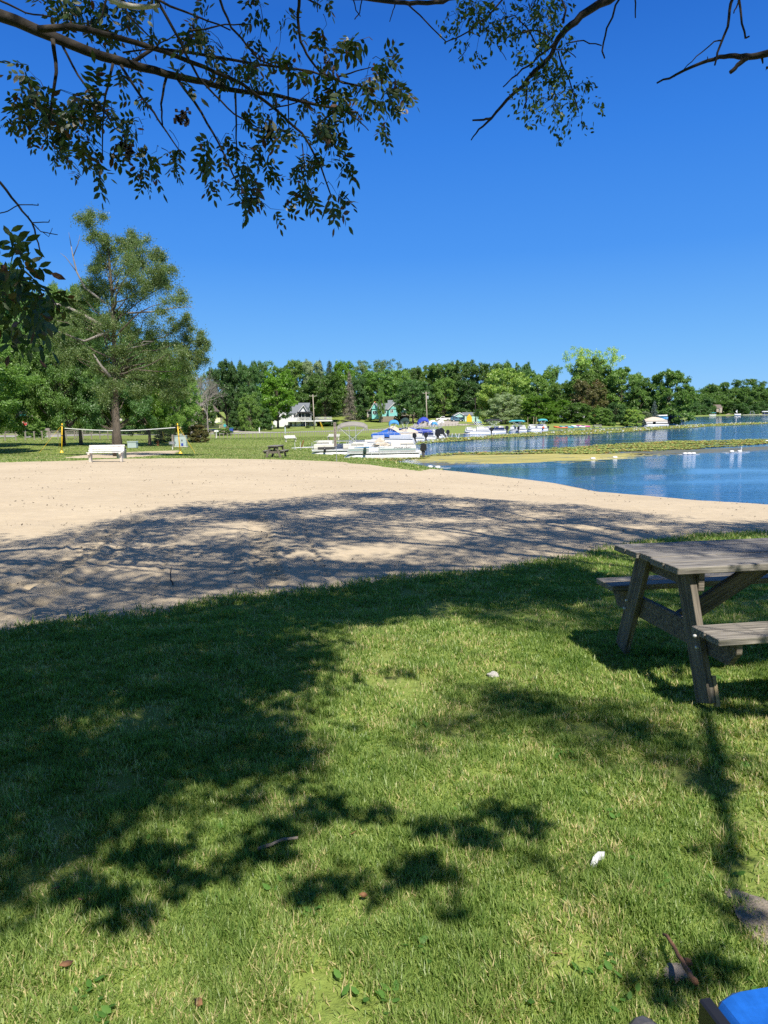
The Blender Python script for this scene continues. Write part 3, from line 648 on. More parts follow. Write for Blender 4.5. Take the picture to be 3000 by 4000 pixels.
T(1405,1470,275,90,'low_a','dark','dark tree between the dead spruce and the teal house')
T(1475,1398,300,170,'airy','olive','flat-topped airy tree standing above the skyline')
T(1478,1440,281,190,'round_a','oak','broad oak over the teal house roof')
T(1560,1440,290,120,'round_b','mid','round tree behind the teal house and right of its gable')
T(1610,1425,300,100,'oval','oak','narrow oak left of the transformer pole')
T(1612,1480,248,140,'round_b','dark','dark oak with pale trunk beside the teal house deck')
T(1680,1420,305,130,'round_a','mid','feathery crown behind the transformer pole')
T(1665,1500,285,110,'low_a','dark','dark low tree behind the transformer pole')
T(1740,1412,300,130,'round_b','oak','tree on the skyline above the white pickup')
T(1735,1470,285,120,'oval','mid','slender trunked tree behind the white pickup')
T(1810,1402,300,130,'round_a','oak','tree on the skyline above the mint garage')
T(1825,1480,285,140,'low_b','dark','dark tree close behind the mint garage')
T(1885,1415,295,110,'round_b','oak','skyline oak between garage and pale willow-like tree')
T(1960,1430,215,205,'low_b','light','large pale yellow-green tree right of the mint garage')
T(1975,1530,195,170,'willow','grey','grey-green bushy willow in front of the pale tree',cat='tree')
T(1960,1402,290,110,'oval','oak','skyline tree peeping over the large pale tree')
T(2035,1412,285,90,'round_a','dark','dark pointed crown right behind the pale tree')
T(2100,1450,250,130,'low_a','mid','tall green tree left of the tall airy tree')
T(2150,1432,265,80,'oval','oak','thin leaning crown poking up between the two big trees')
T(2105,1540,190,140,'low_b','bright','shiny dark green tree behind the pole frame')
T(2195,1490,240,110,'round_b','mid','tree behind the kayak rack')
T(2195,1560,205,110,'low_a','bright','glossy leaved tree over the kayaks')
T(2310,1345,235,190,'airy','light','tallest airy tree on the right bank',name='tree')
T(2290,1385,238,150,'round_b','mid','leafy middle of the tall tree group behind the reddish tree')
T(2330,1430,226,170,'low_a','mid','green tree under the tallest airy tree')
T(2300,1478,205,150,'round_a','red','reddish brown turning tree above the white lakeside table')
T(2250,1570,196,120,'low_b','oak','leafy tree hanging over the grey cottage')
T(2425,1430,222,180,'round_a','mid','rounded green tree between the reddish tree and the shore oak')
T(2500,1470,215,120,'low_a','oak','tree left of the shore oak leaning on it')
T(2615,1437,212,190,'low_b','oak','big rounded oak at the point over the moored boats')
T(2345,1590,186,100,'low_a','mid','bushy tree behind the white lakeside table')
T(2470,1595,190,80,'low_b','light','low yellow-green shrub at the water beside the covered boat',cat='shrub',name='shrub')
T(2405,1570,192,90,'low_a','dark','dark shrubby tree between two bright shrubs on the bank')
T(2555,1560,203,60,'spruce','bluespruce','small blue spruce behind the covered boat')
T(2520,1605,200,60,'low_b','grey','grey green shrub left of the blue spruce',cat='shrub',name='shrub')
T(1490,1500,258,34,'oval','oak','slim pale trunked tree in front of the teal house',bark=M['bark_pale'])
T(800,1545,184,84,'round_b','oak','tree in front of the yellow house gable')
# bushes
T(120,1628,112,110,'low_a','mid','rounded bush behind the stop sign',cat='bush',name='bush')
T(775,1655,93,80,'low_b','red','reddish bush beside the pale utility cabinet',cat='bush',name='bush')
T(640,1672,93,90,'low_a','olive','bush with yellow flowers left of the utility cabinet',cat='bush',name='bush')
T(740,1640,120,60,'low_b','red','rust tinted bush under the dead tree',cat='bush',name='bush')
T(870,1672,142,70,'low_a','mid','low bush beside the fence left of the mailbox',cat='bush',name='bush')
T(1120,1660,228,24,'low_a','dark','clipped dark bush by the white house wall',cat='bush',name='bush')
T(1202,1661,226,22,'low_b','olive','small pale bush below the white house porch',cat='bush',name='bush')
T(1550,1622,250,28,'low_a','dark','dark rounded bush beside the teal house steps',cat='bush',name='bush')
T(1290,1648,238,80,'low_b','dark','shaded shrubbery under the white deck',cat='bush',name='bush')
# wood masses far behind
def wood_mass(name, spots, label, leaf, seed, dens=340, per=14, lsz=.20):
    g = np.random.default_rng(seed); lob = []
    for px, top, Y, wpx in spots:
        x = float(at(px, 1640, Y)[0]); gz = tz1(x, Y); zt = float(at(px, top, Y)[2]); wd = wpx*Y/F; h = zt-gz
        for _ in range(per):
            u = g.random(); r = wd*.2*g.uniform(.7, 1.2); zz = max(gz+r*.3, gz+h*(.05+.95*u)-r*.75)
            k = math.sqrt(max(.1, 1-max(0, (u-.45)/.6)**2)); lob.append((x+g.normal()*.25*wd*k, Y+g.normal()*.2*wd, zz, r))
    me = crown_mesh(name, seed, lob, len(lob)*dens, float(np.mean([l[3] for l in lob]))*lsz, None, squash=.8)
    me.materials.append(LM[leaf]); return tag(link(name, me), label, None, None, 'stuff')
g = np.random.default_rng(77)
tops = np.interp
wood_mass('hillside_wood', [(p, 1430+g.normal()*9, 345, 120) for p in range(560, 2300, 62)], 'continuous wood on the hillside behind the houses', 'oak', 61)
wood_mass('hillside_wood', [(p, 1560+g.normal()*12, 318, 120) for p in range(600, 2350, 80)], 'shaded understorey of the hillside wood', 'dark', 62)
wood_mass('park_wood', [(p, 1330+g.normal()*20, 190, 170) for p in range(-200, 640, 90)]+[(p, 1520+g.normal()*12, 150, 150) for p in range(-200, 640, 110)], 'dense wood behind the park trees at the left', 'dark', 65)
wood_mass('point_wood', [(p, 1520+g.normal()*10, 262, 100) for p in range(2150, 2640, 60)]+[(p, 1600, 240, 90) for p in range(2200, 2600, 70)], 'dark wood filling the point behind the boats', 'dark', 66)
fs = [(2670,1545),(2700,1530),(2740,1512),(2780,1502),(2830,1492),(2880,1480),(2930,1478),(2980,1484),(3040,1488),(3110,1490),(3200,1500)]
fy = lambda p: float(np.interp(p, [2670, 2760, 2850, 3000, 3200], [560, 600, 625, 690, 760]))
wood_mass('far_shore_wood', [(p, t+g.normal()*3, fy(p)+95, 75) for p, t in fs]+[(p+25, t+24, fy(p)+70, 70) for p, t in fs]+[(p, t+45, fy(p)+45, 70) for p, t in fs], 'wooded hill on the far shore', 'oak', 63, 420, 30, .26)
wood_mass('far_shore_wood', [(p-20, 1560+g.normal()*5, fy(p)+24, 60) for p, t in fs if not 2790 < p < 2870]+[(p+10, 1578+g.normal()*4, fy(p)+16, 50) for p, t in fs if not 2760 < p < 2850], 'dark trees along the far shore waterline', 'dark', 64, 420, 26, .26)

# slender tall tree with lobes traced from its outline
def traced_tree(name, label, lobes_px, Y, base_px, leaf, nleaf, ls, trunk_r, top_px, depth_k=.9, seed=91, airy=.15, lean=(0,0), bark='bark', squash=.9, groundpx=True):
    g = np.random.default_rng(seed); b0 = ong([base_px[0]], [base_px[1]])[0] if groundpx else np.array([at(base_px[0], base_px[1], Y)[0], Y, at(base_px[0], base_px[1], Y)[2]])
    Yb = b0[1]; lob = []
    for cx, cy_, r in lobes_px:
        R_ = r*Yb/F; P = at(cx, cy_, Yb); y_ = g.normal()*R_*depth_k+g.uniform(-1, 1)*1.2
        for j in range(7):
            a_ = g.uniform(0, 6.283); q_ = R_*g.uniform(.4, 1.25) if j else 0; lob.append((P[0]-b0[0]+math.cos(a_)*q_, y_+g.normal()*R_*.5, P[2]-b0[2]+math.sin(a_)*q_, R_*(.75 if j == 0 else g.uniform(.3, .65))))
    o = thing(name, label, 'tree', b0-[0,0,.05]); h = at(top_px[0], top_px[1], Yb)[2]-b0[2]
    c_ = link('crown', feather_mesh('crown', seed, lob, 30, 24, ls), o); c_.data.materials.append(LM[leaf])
    mb = wood_mesh('trunk', seed, lob[::7], trunk_r, h*.97, twigs=2, lean=lean, tmin=.38); mb.build('trunk', M[bark], o, smooth=True)
    return o, b0
TALL, tb = traced_tree('tall_tree', 'slender tall tree with grey-green crown behind the white bench', [(425,905,42),(480,915,50),(545,965,48),(395,935,36),(500,1010,60),(450,1070,66),(580,1060,66),(640,1050,46),(520,1130,80),(650,1115,60),(360,1080,42),(330,1150,44),(690,1200,52),(725,1262,48),(430,1180,76),(560,1240,78),(480,1290,84),(640,1290,66),(380,1270,64),(740,1330,40),(700,1390,48),(560,1360,70),(430,1370,62),(300,1230,46),(620,1410,52),(230,1210,44),(180,1240,40),(280,1300,50),(500,1420,50),(590,1480,50),(380,1450,50),(530,1520,45),(430,1530,42),(650,1520,40),(260,1370,46),(330,1400,50),(760,1390,36),(740,1450,40),(770,1340,28),(700,1500,40),(600,1010,36),(400,1000,40),(560,1100,50)],
    45, (470,1783), 'olive', 260000, .088, .25, (470,880), seed=92)
mb = MB()
def pxp(pts, Y0, Y1=None, b=tb):
    Y1 = Y0 if Y1 is None else Y1; n = len(pts); return [at(p[0], p[1], Y0+(Y1-Y0)*i/max(1, n-1)) for i, p in enumerate(pts)]
def local(pts, b): return [np.array(p)-np.array(b) for p in pts]
for pts, r in (([(410,1180),(370,1150),(330,1120),(300,1060),(285,1000),(278,960)], .10), ([(300,1060),(255,1000),(235,985)], .035), ([(285,1000),(305,950),(312,915)], .035), ([(278,960),(272,925),(268,905)], .03),
               ([(400,1270),(330,1230),(250,1190),(180,1180),(120,1182)], .14), ([(430,1470),(390,1420),(365,1380)], .13), ([(430,1290),(330,1330),(220,1290),(150,1240)], .10), ([(500,1220),(590,1215),(680,1200),(750,1195)], .07), ([(690,1200),(700,1150),(697,1130)], .025),
               ([(700,1200),(735,1195),(760,1205)], .02), ([(500,1360),(560,1345),(600,1330),(560,1330),(545,1350)], .05)):
    w_ = local(pxp(pts, tb[1]-.6, tb[1]-1.0), tb); mb.tube(w_, [r*(1-.75*i/(len(w_)-1)) for i in range(len(w_))], 6)
mb.build('dead_limb', M['deadwood'], TALL, smooth=True)['label'] = 'bare bleached limbs'
mb = MB(); p = at(473, 1637, tb[1]-.28); mb.lathe([(.02,0),(.08,.01),(.09,.04),(.05,.05)], 12, Matrix.Translation((p-tb).tolist()) @ Matrix.Rotation(R(90), 4, 'X')); mb.build('branch_scar', M['stone'], TALL)
# bare dead trees
for px, by, Y, top, wpx, lb, rz in ((750,1672,118,1405,250,'dead grey tree with bare twisting branches beside the leaning pole',0.4), (812,1660,165,1430,130,'smaller bare tree behind the leaning pole',2.0)):
    x = at(px, by, Y)[0]; gz = tz1(x, Y); h = at(px, top, Y)[2]-gz
    o = thing('dead_tree', lb, 'tree', (x, Y, gz), rz); c_ = link('branches', BARE, o); s_ = h/1.0; c_.scale = (wpx*Y/F/.85, wpx*Y/F/.85, s_/1.05)
# trunks that stand clear of their crowns
def clear_trunk(px, top, base, Y, r, label, leaf='oak', kind='round_b', wpx=100, ctop=1450, bark=None):
    pass
# stump
p = ong([187],[1700])[0]; s_ = p[1]/F
mb = MB(); mb.lathe([(15*s_,0),(12*s_,4*s_),(10.5*s_,14*s_),(10*s_,26*s_),(3*s_,27*s_)], 11); mb.build('tree_stump', M['bark_pale'], None, loc=p.tolist()); tag(bpy.context.scene.objects['tree_stump'], 'thick grey tree stump beside the bush', 'stump')

# unseen trees added behind the camera to close off low sky and deepen shade
for i, (x_, y_, h_, w_, lf, lb) in enumerate(((-17,-9,14,13,'oak','unseen oak added behind the camera on the left to deepen the shade'), (-6,-14,15,14,'dark','unseen dark tree added straight behind the camera to block low sky'), (6,-17,15,14,'oak','unseen oak added behind and right of the camera to block sky light'), (19,-12,14,13,'mid','unseen maple added far behind on the right to deepen the shade'), (-24,6,13,12,'mid','unseen maple added beyond the left edge of the lawn to block sky light'), (-19,22,14,12,'oak','tree standing outside the frame left of the sand'))):
    if i == 5: continue
    cr, wd_, _ = KIND['near_a' if i % 2 else 'near_b']; z_ = tz1(x_, y_); o = thing('tree', lb, 'tree', (x_, y_, z_-.1), i*1.3)
    t_ = link('trunk', wd_, o, scale=(w_, w_, h_)); c_ = link('crown', cr, o, scale=(w_, w_, h_)); c_.material_slots[0].link = 'OBJECT'; c_.material_slots[0].material = LM[lf]
# ------------------------------------------------------------ the two shade trees over the camera
def compound(P, D, g, n_leaf=7, L=.075, hang=.32):
    """pinnate leaves: P (n,3) twig points, D (n,3) rachis directions -> leaflets"""
    n = len(P); ps = []; As = []; Ns = []; Ls = []
    side = norm(np.cross(D, rdir(n, g))); Lr = L*2.1*g.uniform(.75, 1.2, n)
    up = norm(np.cross(side, D))
    for k in range(n_leaf):
        t = (k//2+1)/((n_leaf+1)//2+.2) if k < n_leaf-1 else 1.0
        s = (1 if k % 2 else -1) if k < n_leaf-1 else 0
        p = P+D*(Lr*t)[:,None]+np.array([0,0,-1])*(Lr*t*t*.18)[:,None]
        a = norm(D*(.55 if s else 1)+side*s+np.array([0,0,-hang])+rdir(n, g)*.15)
        ps.append(p); As.append(a); Ns.append(norm(up+rdir(n, g)*.5)); Ls.append(L*g.uniform(.75, 1.15, n))
    return np.concatenate(ps), np.concatenate(As), np.concatenate(Ns), np.concatenate(Ls)
TWIGS = []
def leaf_cloud(clusters, per_m3, g, L=.075, simple=False, n_leaf=7, per=7, spread=.10):
    """clusters (x,y,z,rx,ry,rz) -> leaflets, grouped in sprays round the tips of fine twigs"""
    out_ = []
    for x, y, z, rx, ry, rz in clusters:
        n = max(per, int(per_m3*rx*ry*rz*4.19)); ng = max(1, n//per); sc3 = np.array([rx,ry,rz]); c0_ = np.array([x,y,z])
        gc = c0_+rdir(ng, g)*(g.random((ng,1))**.40)*sc3; gd = norm((gc-c0_)/sc3*.7+rdir(ng, g)*.6+np.array([0,0,-.5]))
        for q_, d_ in zip(gc, gd): TWIGS.append((c0_+(q_-c0_)*.15, (q_+c0_)/2+np.array([0,0,.25*rz]), q_, q_+d_*spread*2))
        i = np.repeat(np.arange(ng), per); t = g.random(len(i))*2.2-.2; P = gc[i]+gd[i]*(t*spread)[:,None]+g.normal(size=(len(i),3))*spread*(.35 if not simple else .45)
        D = norm(gd[i]*.8+rdir(len(i), g)*.9+np.array([0,0,-.25]))
        if simple: out_.append((P, norm(D), norm(rdir(len(P), g)+np.array([0,0,.8])), L*g.uniform(.6, 1.35, len(P))))
        else: out_.append(compound(P, D, g, n_leaf, L*g.uniform(.8, 1.2)))
    return [np.concatenate([o[i] for o in out_]) for i in range(4)]
def fine_twigs(parent, b, r=.0028):
    mb = MB()
    for t_ in TWIGS: mb.tube([p-b for p in t_], [r*1.5, r, r*.8, r*.4], 3, False)
    TWIGS.clear(); mb.build('fine_twig', M['bark_dark'], parent)['kind'] = 'stuff'
def leafobj(name, arrs, mat, parent, g, ratio=.42, b=(0,0,0), near=True):
    P, A, Nn, L = arrs; V, Fq, rn = (leaflets if near else diamonds)(P-np.array(b), A, Nn, L, L*ratio, g)
    return link(name, npmesh(name, V, [Fq], LM[mat], rn), parent)
def taper(pts, r0, r1, g, wob=.012, sub=3):
    pts = np.array(pts, float); out_ = [pts[0]]
    for a, b in zip(pts[:-1], pts[1:]):
        for k in range(1, sub+1):
            t = k/sub; out_.append(a+(b-a)*t+(g.normal(size=3)*wob*np.linalg.norm(b-a) if k < sub else 0))
    n = len(out_); return out_, [r0+(r1-r0)*(i/(n-1))**.8 for i in range(n)]
def branch(name, px, Y0, Y1, w0, w1, parent, b, g, mat='bark_dark', n=6, wob=.012):
    """traced branch: pixel path, distance runs Y0..Y1, widths in pixels of the photograph"""
    k = len(px); Ys = [Y0+(Y1-Y0)*i/(k-1) for i in range(k)]; pts = [at(p[0], p[1], y)-np.array(b) for p, y in zip(px, Ys)]
    q, rs = taper(pts, w0*Y0/F/2, w1*Y1/F/2, g, wob); mb = MB(); mb.tube(q, rs, n)
    for i in range(2, len(q)-1, 2):      # small knots and spurs
        if rs[i] < .03 and g.random() < .5:
            d = rdir(1, g)[0]; mb.tube([q[i], q[i]+d*rs[i]*2.5], [rs[i]*.5, rs[i]*.2], 4)
    return mb.build(name, M[mat], parent, smooth=True)
g = np.random.default_rng(5)
AB = np.array([-7.4, 4.6, tz1(-7.4, 4.6)-.05])
ash = thing('ash_tree', 'big shade ash whose dark leafy limb reaches across the upper left', 'tree', AB)
P0 = at(-300, -10, 6.2)-AB
mb = MB(); q, rs = taper([(0,0,0),(.05,.05,1.2),(-.05,.1,2.6),(.2,.3,4.2),(.3,.2,6.5),(-.1,-.2,9.5),(.1,-.6,12.5)], .42, .09, g, .01); rs[0] = .62; rs[1] = .5; mb.tube(q, rs, 14); mb.build('trunk', M['bark'], ash, smooth=True)
mb = MB(); q, rs = taper([(.2,.3,3.6), (P0*.6+np.array([0,.2,1.6])), P0], .16, .075, g, .01); mb.tube(q, rs, 8); mb.build('limb', M['bark_dark'], ash, smooth=True)
BR = [([(-300,-10),(0,60),(200,140),(400,220),(560,265),(700,300),(800,320),(900,350),(1080,372),(1250,412),(1400,440)], 6.2, 6.6, 50, 7),
      ([(150,115),(280,105),(470,150),(640,200),(800,262),(950,330),(1080,430),(1180,520),(1250,640),(1295,770)], 6.1, 6.3, 26, 5),
      ([(500,255),(600,190),(800,215),(1000,250),(1220,280),(1310,312),(1470,350)], 6.4, 6.8, 15, 5),
      ([(600,-40),(613,0),(705,163),(776,304),(840,372),(914,445),(1006,499),(1130,512)], 5.8, 6.2, 15, 4),
      ([(472,255),(602,440),(651,515),(721,618)], 6.3, 6.0, 11, 4), ([(244,179),(304,293),(401,428),(450,504),(480,490)], 6.2, 6.0, 10, 4),
      ([(206,152),(220,282),(198,428),(190,470)], 6.2, 6.3, 17, 7), ([(442,247),(412,369),(401,488),(401,624)], 6.3, 6.4, 11, 4),
      ([(694,309),(787,440),(854,559),(908,678),(957,760),(985,830)], 6.4, 6.1, 11, 4), ([(651,298),(629,407),(635,488)], 6.4, 6.4, 11, 6),
      ([(1169,-40),(1169,0),(1163,70),(1174,163),(1212,233),(1250,282),(1342,325),(1451,347)], 6.0, 6.4, 14, 5),
      ([(850,-40),(860,0),(903,108),(1006,228),(1080,262)], 5.9, 6.1, 13, 5), ([(919,352),(922,542),(927,596)], 6.5, 6.5, 9, 4), ([(1125,271),(1128,499)], 6.6, 6.6, 8, 4),
      ([(-40,-20),(30,15),(100,50),(200,66)], 5.9, 6.0, 9, 5), ([(420,-30),(400,60),(375,95)], 6.2, 6.2, 10, 4), ([(470,-20),(500,60),(560,120),(600,160)], 6.1, 6.2, 9, 4),
      ([(1050,430),(1160,400),(1210,360)], 6.5, 6.4, 6, 3), ([(1230,490),(1290,450),(1345,400)], 6.5, 6.5, 6, 3), ([(1320,300),(1390,278),(1450,262)], 6.7, 6.7, 7, 3), ([(1340,430),(1400,470),(1440,510)], 6.6, 6.6, 6, 3),
      ([(740,120),(800,115),(880,95),(980,95)], 5.9, 6.0, 8, 4), ([(480,205),(600,190),(690,130)], 6.2, 6.1, 7, 4), ([(1260,280),(1320,175)], 6.6, 6.6, 5, 3), ([(1180,560),(1190,640),(1182,715)], 6.3, 6.3, 5, 3),
      ([(620,0),(760,60),(900,118)], 6.1, 6.1, 9, 5), ([(-30,690),(0,712),(70,800),(125,870),(150,950),(162,1010)], 4.6, 4.5, 13, 4), ([(70,800),(150,802),(148,795)], 4.55, 4.55, 4, 3), ([(125,870),(190,868),(194,858)], 4.5, 4.5, 4, 3), ([(-10,835),(30,825),(70,802)], 4.6, 4.55, 4, 4), ([(125,870),(160,905),(225,917)], 4.5, 4.5, 5, 3), ([(165,905),(190,925),(205,890)], 4.5, 4.5, 3, 2)]
for i, (px, y0, y1, w0, w1) in enumerate(BR): branch('branch', px, y0, y1, w0, w1, ash, AB, g, n=9 if w0 > 20 else 6)
mb = MB(); q = [at(x, y, 5.6)-AB for x, y in ((420,-12),(440,0),(470,16),(520,26),(570,27),(622,22))]; mb.tube(q, [.022,.022,.02,.019,.018,.012], 7); mb.build('branch', M['stone'], ash, smooth=True)['label'] = 'pale broken branch stub'
def cl(list_, Y, dz=.5, jit=.3, up=0):
    o = []
    for cx, cy_, rx, ry in list_:
        P = at(cx, cy_-up, Y+g.normal()*jit); o.append((P[0], P[1], P[2], rx*Y/F, dz, ry*Y/F*.85))
    return o
LEFT = [(180,430,150,60),(60,300,50,35),(110,520,90,60),(250,510,130,80),(180,590,60,45),(310,610,110,60),(430,460,50,45),(400,540,80,50),(240,680,40,30),(360,690,60,30),(500,640,60,40),
        (300,90,90,60),(420,130,110,90),(370,220,50,40),(480,40,120,40),(590,70,60,60),(560,560,50,70),(620,640,50,50),(655,570,40,30),(700,380,50,40),(580,480,40,40),(650,120,40,40),(780,150,50,60),(840,60,50,50),
        (830,690,60,50),(900,590,70,60),(870,640,60,60),(985,760,55,55),(1010,820,40,40),(960,680,50,50),(1010,860,35,25),(1260,120,35,25),(1030,170,80,50),(1100,190,50,60),(930,150,30,30),
        (880,270,100,50),(950,320,80,50),(820,250,50,40),(1000,380,50,50),(1240,130,40,60),(1460,230,60,40),(1390,260,40,30),(1450,300,70,40),(1530,350,45,50),(1480,390,80,50),(1420,440,60,45),(1520,420,40,40),(1560,430,20,20),(1500,500,50,35),
        (1230,330,60,40),(1290,350,60,50),(1200,410,60,60),(1270,420,70,50),(1330,440,40,35),(1180,480,50,30),(1140,560,50,45),(1230,520,60,45),(1290,560,60,60),(1110,620,50,40),(1180,590,50,40),(1290,640,45,45),(1350,540,50,35),(1380,490,40,40),(1440,530,30,25),
        (1270,790,70,50),(1330,770,30,40),(1230,750,40,40),(1280,840,50,25),(1180,720,30,40),(1220,700,40,30),(1030,520,40,35),(1060,560,30,30),(1010,600,30,20),(560,740,30,20)]
DARKL = [(15,900,60,45),(20,970,80,50),(50,1040,80,50),(95,1065,50,35),(20,1130,60,55),(175,1070,50,32),(215,1110,38,38),(245,1165,22,30),(10,1230,30,50),(60,1160,40,40),(120,1110,40,30),(-70,1000,70,120),(-70,1200,70,100)]
A1 = leaf_cloud(cl(LEFT, 6.35, up=72), 440, g, .072, per=5, spread=.06)
fo = leafobj('foliage', A1, 'ash', ash, g, .44, AB); fine_twigs(ash, AB)
A2 = leaf_cloud(cl(DARKL, 4.3, .3, .2), 800, g, .088, per=5, spread=.05)
TWIGS.clear(); leafobj('foliage', A2, 'ash', ash, g, .40, AB)['label'] = 'dark low hanging leaves at the left edge'
# dark seed clusters
for cx, cy_ in ((475,560),(500,590),(720,450),(705,470),(1050,520),(990,800),(1290,255)):
    mb = MB()
    for _ in range(16):
        p = at(cx+g.normal()*14, cy_+g.normal()*16, 6.3)-AB; mb.tube([p+rdir(1,g)[0]*.01, at(cx, cy_-12, 6.3)-AB], .004, 3); mb.box(*[v for a_ in p for v in (a_-.010, a_+.010)])
    mb.build('seed_cluster', M['bark_dark'], ash)

EB = np.array([8.2, -1.5, tz1(8.2, 1)-.05])
elm = thing('elm_tree', 'tall shade elm hanging small leaved sprays and bare twigs into the upper right', 'tree', EB)
mb = MB(); q, rs = taper([(0,0,0),(.1,0,1.5),(0,.2,3.5),(-.3,.5,6),(-.5,1.2,9),(-1,2,12.5),(-1,3,15.5)], .48, .08, g, .008); rs[0] = .7; rs[1] = .56; mb.tube(q, rs, 14); mb.build('trunk', M['bark'], elm, smooth=True)
EBR = [([(2500,-120),(2380,0),(2270,60),(2210,115),(2180,150),(2150,220),(2060,310),(1980,390),(1920,462),(1870,505),(1840,548)], 9.8, 10.3, 34, 4),
       ([(2170,165),(2120,210),(2060,260),(2000,305),(1965,340)], 10, 10, 10, 4), ([(1920,462),(1890,468),(1845,470)], 10.2, 10.2, 10, 6),
       ([(2430,-20),(2370,110),(2352,200),(2362,228)], 9.6, 9.6, 8, 5), ([(2210,170),(2280,158),(2350,178)], 9.8, 9.6, 5, 4),
       ([(2200,90),(2210,40),(2190,-10)], 9.9, 9.9, 10, 6), ([(2150,150),(2100,120),(2020,130),(1965,155)], 10, 10, 8, 4), ([(2160,190),(2220,200),(2250,225)], 10, 10, 4, 3),
       ([(2120,210),(2060,110),(2010,60),(1950,80)], 10.1, 10.1, 6, 3), ([(2180,200),(2220,300),(2250,400),(2260,440)], 10.1, 10.1, 6, 3), ([(2060,320),(2055,400),(2045,425)], 10.2, 10.2, 7, 5),
       ([(1990,-30),(1900,70),(1800,140),(1740,165)], 9.2, 9.2, 7, 4), ([(1300,-14),(1420,-8),(1540,8),(1600,14),(1700,8),(1780,-10)], 8.8, 9.0, 15, 15), ([(1590,14),(1660,80),(1740,160)], 8.9, 8.9, 6, 4), ([(1545,10),(1535,40),(1522,85)], 8.8, 8.8, 5, 3),
       ([(1375,-30),(1390,40),(1408,64)], 8.8, 8.8, 5, 3), ([(1420,-30),(1405,50),(1385,76)], 8.8, 8.8, 5, 4), ([(1190,-10),(1240,15),(1255,24)], 8.8, 8.8, 8, 5), ([(2480,-10),(2482,70)], 9.5, 9.5, 6, 4),
       ([(1790,230),(1810,210),(1835,170)], 9.8, 9.8, 3, 2), ([(1940,170),(1965,210),(1978,235)], 9.8, 9.8, 3, 2)]
for px, y0, y1, w0, w1 in EBR: branch('branch', px, y0, y1, w0, w1, elm, EB, g, wob=.03)
DEAD = [([(3300,170),(3000,208),(2930,222),(2870,218),(2810,222),(2740,246),(2640,292),(2565,325)], 6.8, 7.2, 30, 6), ([(2920,225),(2880,255),(2852,283)], 6.9, 6.9, 20, 14), ([(2866,-30),(2850,40),(2828,140),(2800,225),(2792,255)], 7.0, 7.0, 12, 6), ([(2820,158),(2790,162),(2720,220),(2668,275)], 7.1, 7.1, 6, 3),
        ([(2880,-30),(2895,60),(2912,150),(2927,142)], 6.9, 6.9, 9, 6), ([(2890,-20),(2880,20),(2866,52)], 6.9, 6.9, 7, 4), ([(3010,262),(2993,264)], 6.9, 6.9, 10, 8)]
for px, y0, y1, w0, w1 in DEAD: branch('dead_branch', px, y0, y1, w0, w1, elm, EB, g, wob=.03)
RIGHT = [(1830,80,90,60),(1760,65,40,30),(1880,150,90,70),(1950,190,40,40),(1980,90,60,40),(1910,30,100,40),(2070,50,90,60),(2160,60,50,60),(2110,110,60,50),(2150,150,60,40),(2040,150,30,30),
         (2100,260,60,60),(2180,230,50,50),(2190,290,50,40),(2110,330,70,60),(2200,350,50,50),(2160,400,80,50),(2060,370,40,40),(2050,420,40,30),(2250,370,50,40),(2300,370,25,30),(2250,430,60,40),(2270,470,40,25),(2230,490,30,18),(2060,470,25,30),(2005,330,30,15),(1990,390,20,12),(2180,430,50,30),(2060,500,15,12),(2310,430,15,15),(1870,230,30,25),(2160,20,70,30)]
A3 = leaf_cloud(cl(RIGHT, 10.0, .5, up=22), 1500, g, .062, True, per=14, spread=.08)
leafobj('foliage', A3, 'elm', elm, g, .52, EB); fine_twigs(elm, EB)

# crown above and behind the camera: grown so that it shades the ground as in the photograph
def gp(px): a = np.array(px, float); return ong(a[:,0], a[:,1])
Z_SAND = gp([(-700,2150),(0,2105),(150,2095),(300,2060),(430,2025),(620,1995),(800,1970),(1000,1962),(1200,1950),(1330,1926),(1500,1922),(1700,1935),(1950,1955),(2200,1972),(2500,2010),(2750,2035),(3300,2045),(3300,2150),(3000,2090),(2700,2110),(2400,2165),(2200,2200),(2000,2230),(1700,2262),(1400,2300),(900,2350),(500,2410),(0,2480),(-700,2600)])
Z_DARK = gp([(-500,2560),(0,2480),(900,2350),(1400,2290),(1950,2240),(2250,2200),(2300,2330),(1800,2350),(1650,2400),(1250,2450),(1180,2600),(1140,2900),(1080,2990),(950,3020),(800,3030),(640,3120),(450,3200),(250,3330),(0,3480),(-500,3800)])
Z_RIGHT = gp([(1750,2380),(2150,2330),(2350,2250),(3200,2180),(3200,2560),(3000,2640),(2600,2560),(2300,2500),(1900,2440)])
Z_MID = gp([(1720,2710),(1950,2680),(2250,2760),(2500,2800),(2800,2880),(2850,2980),(2750,3060),(2550,3010),(2300,2930),(2050,2850),(1850,2800)])
Z_MID2 = gp([(1480,2880),(1650,2830),(1850,2790),(1900,2830),(1700,2900),(1560,2940)])
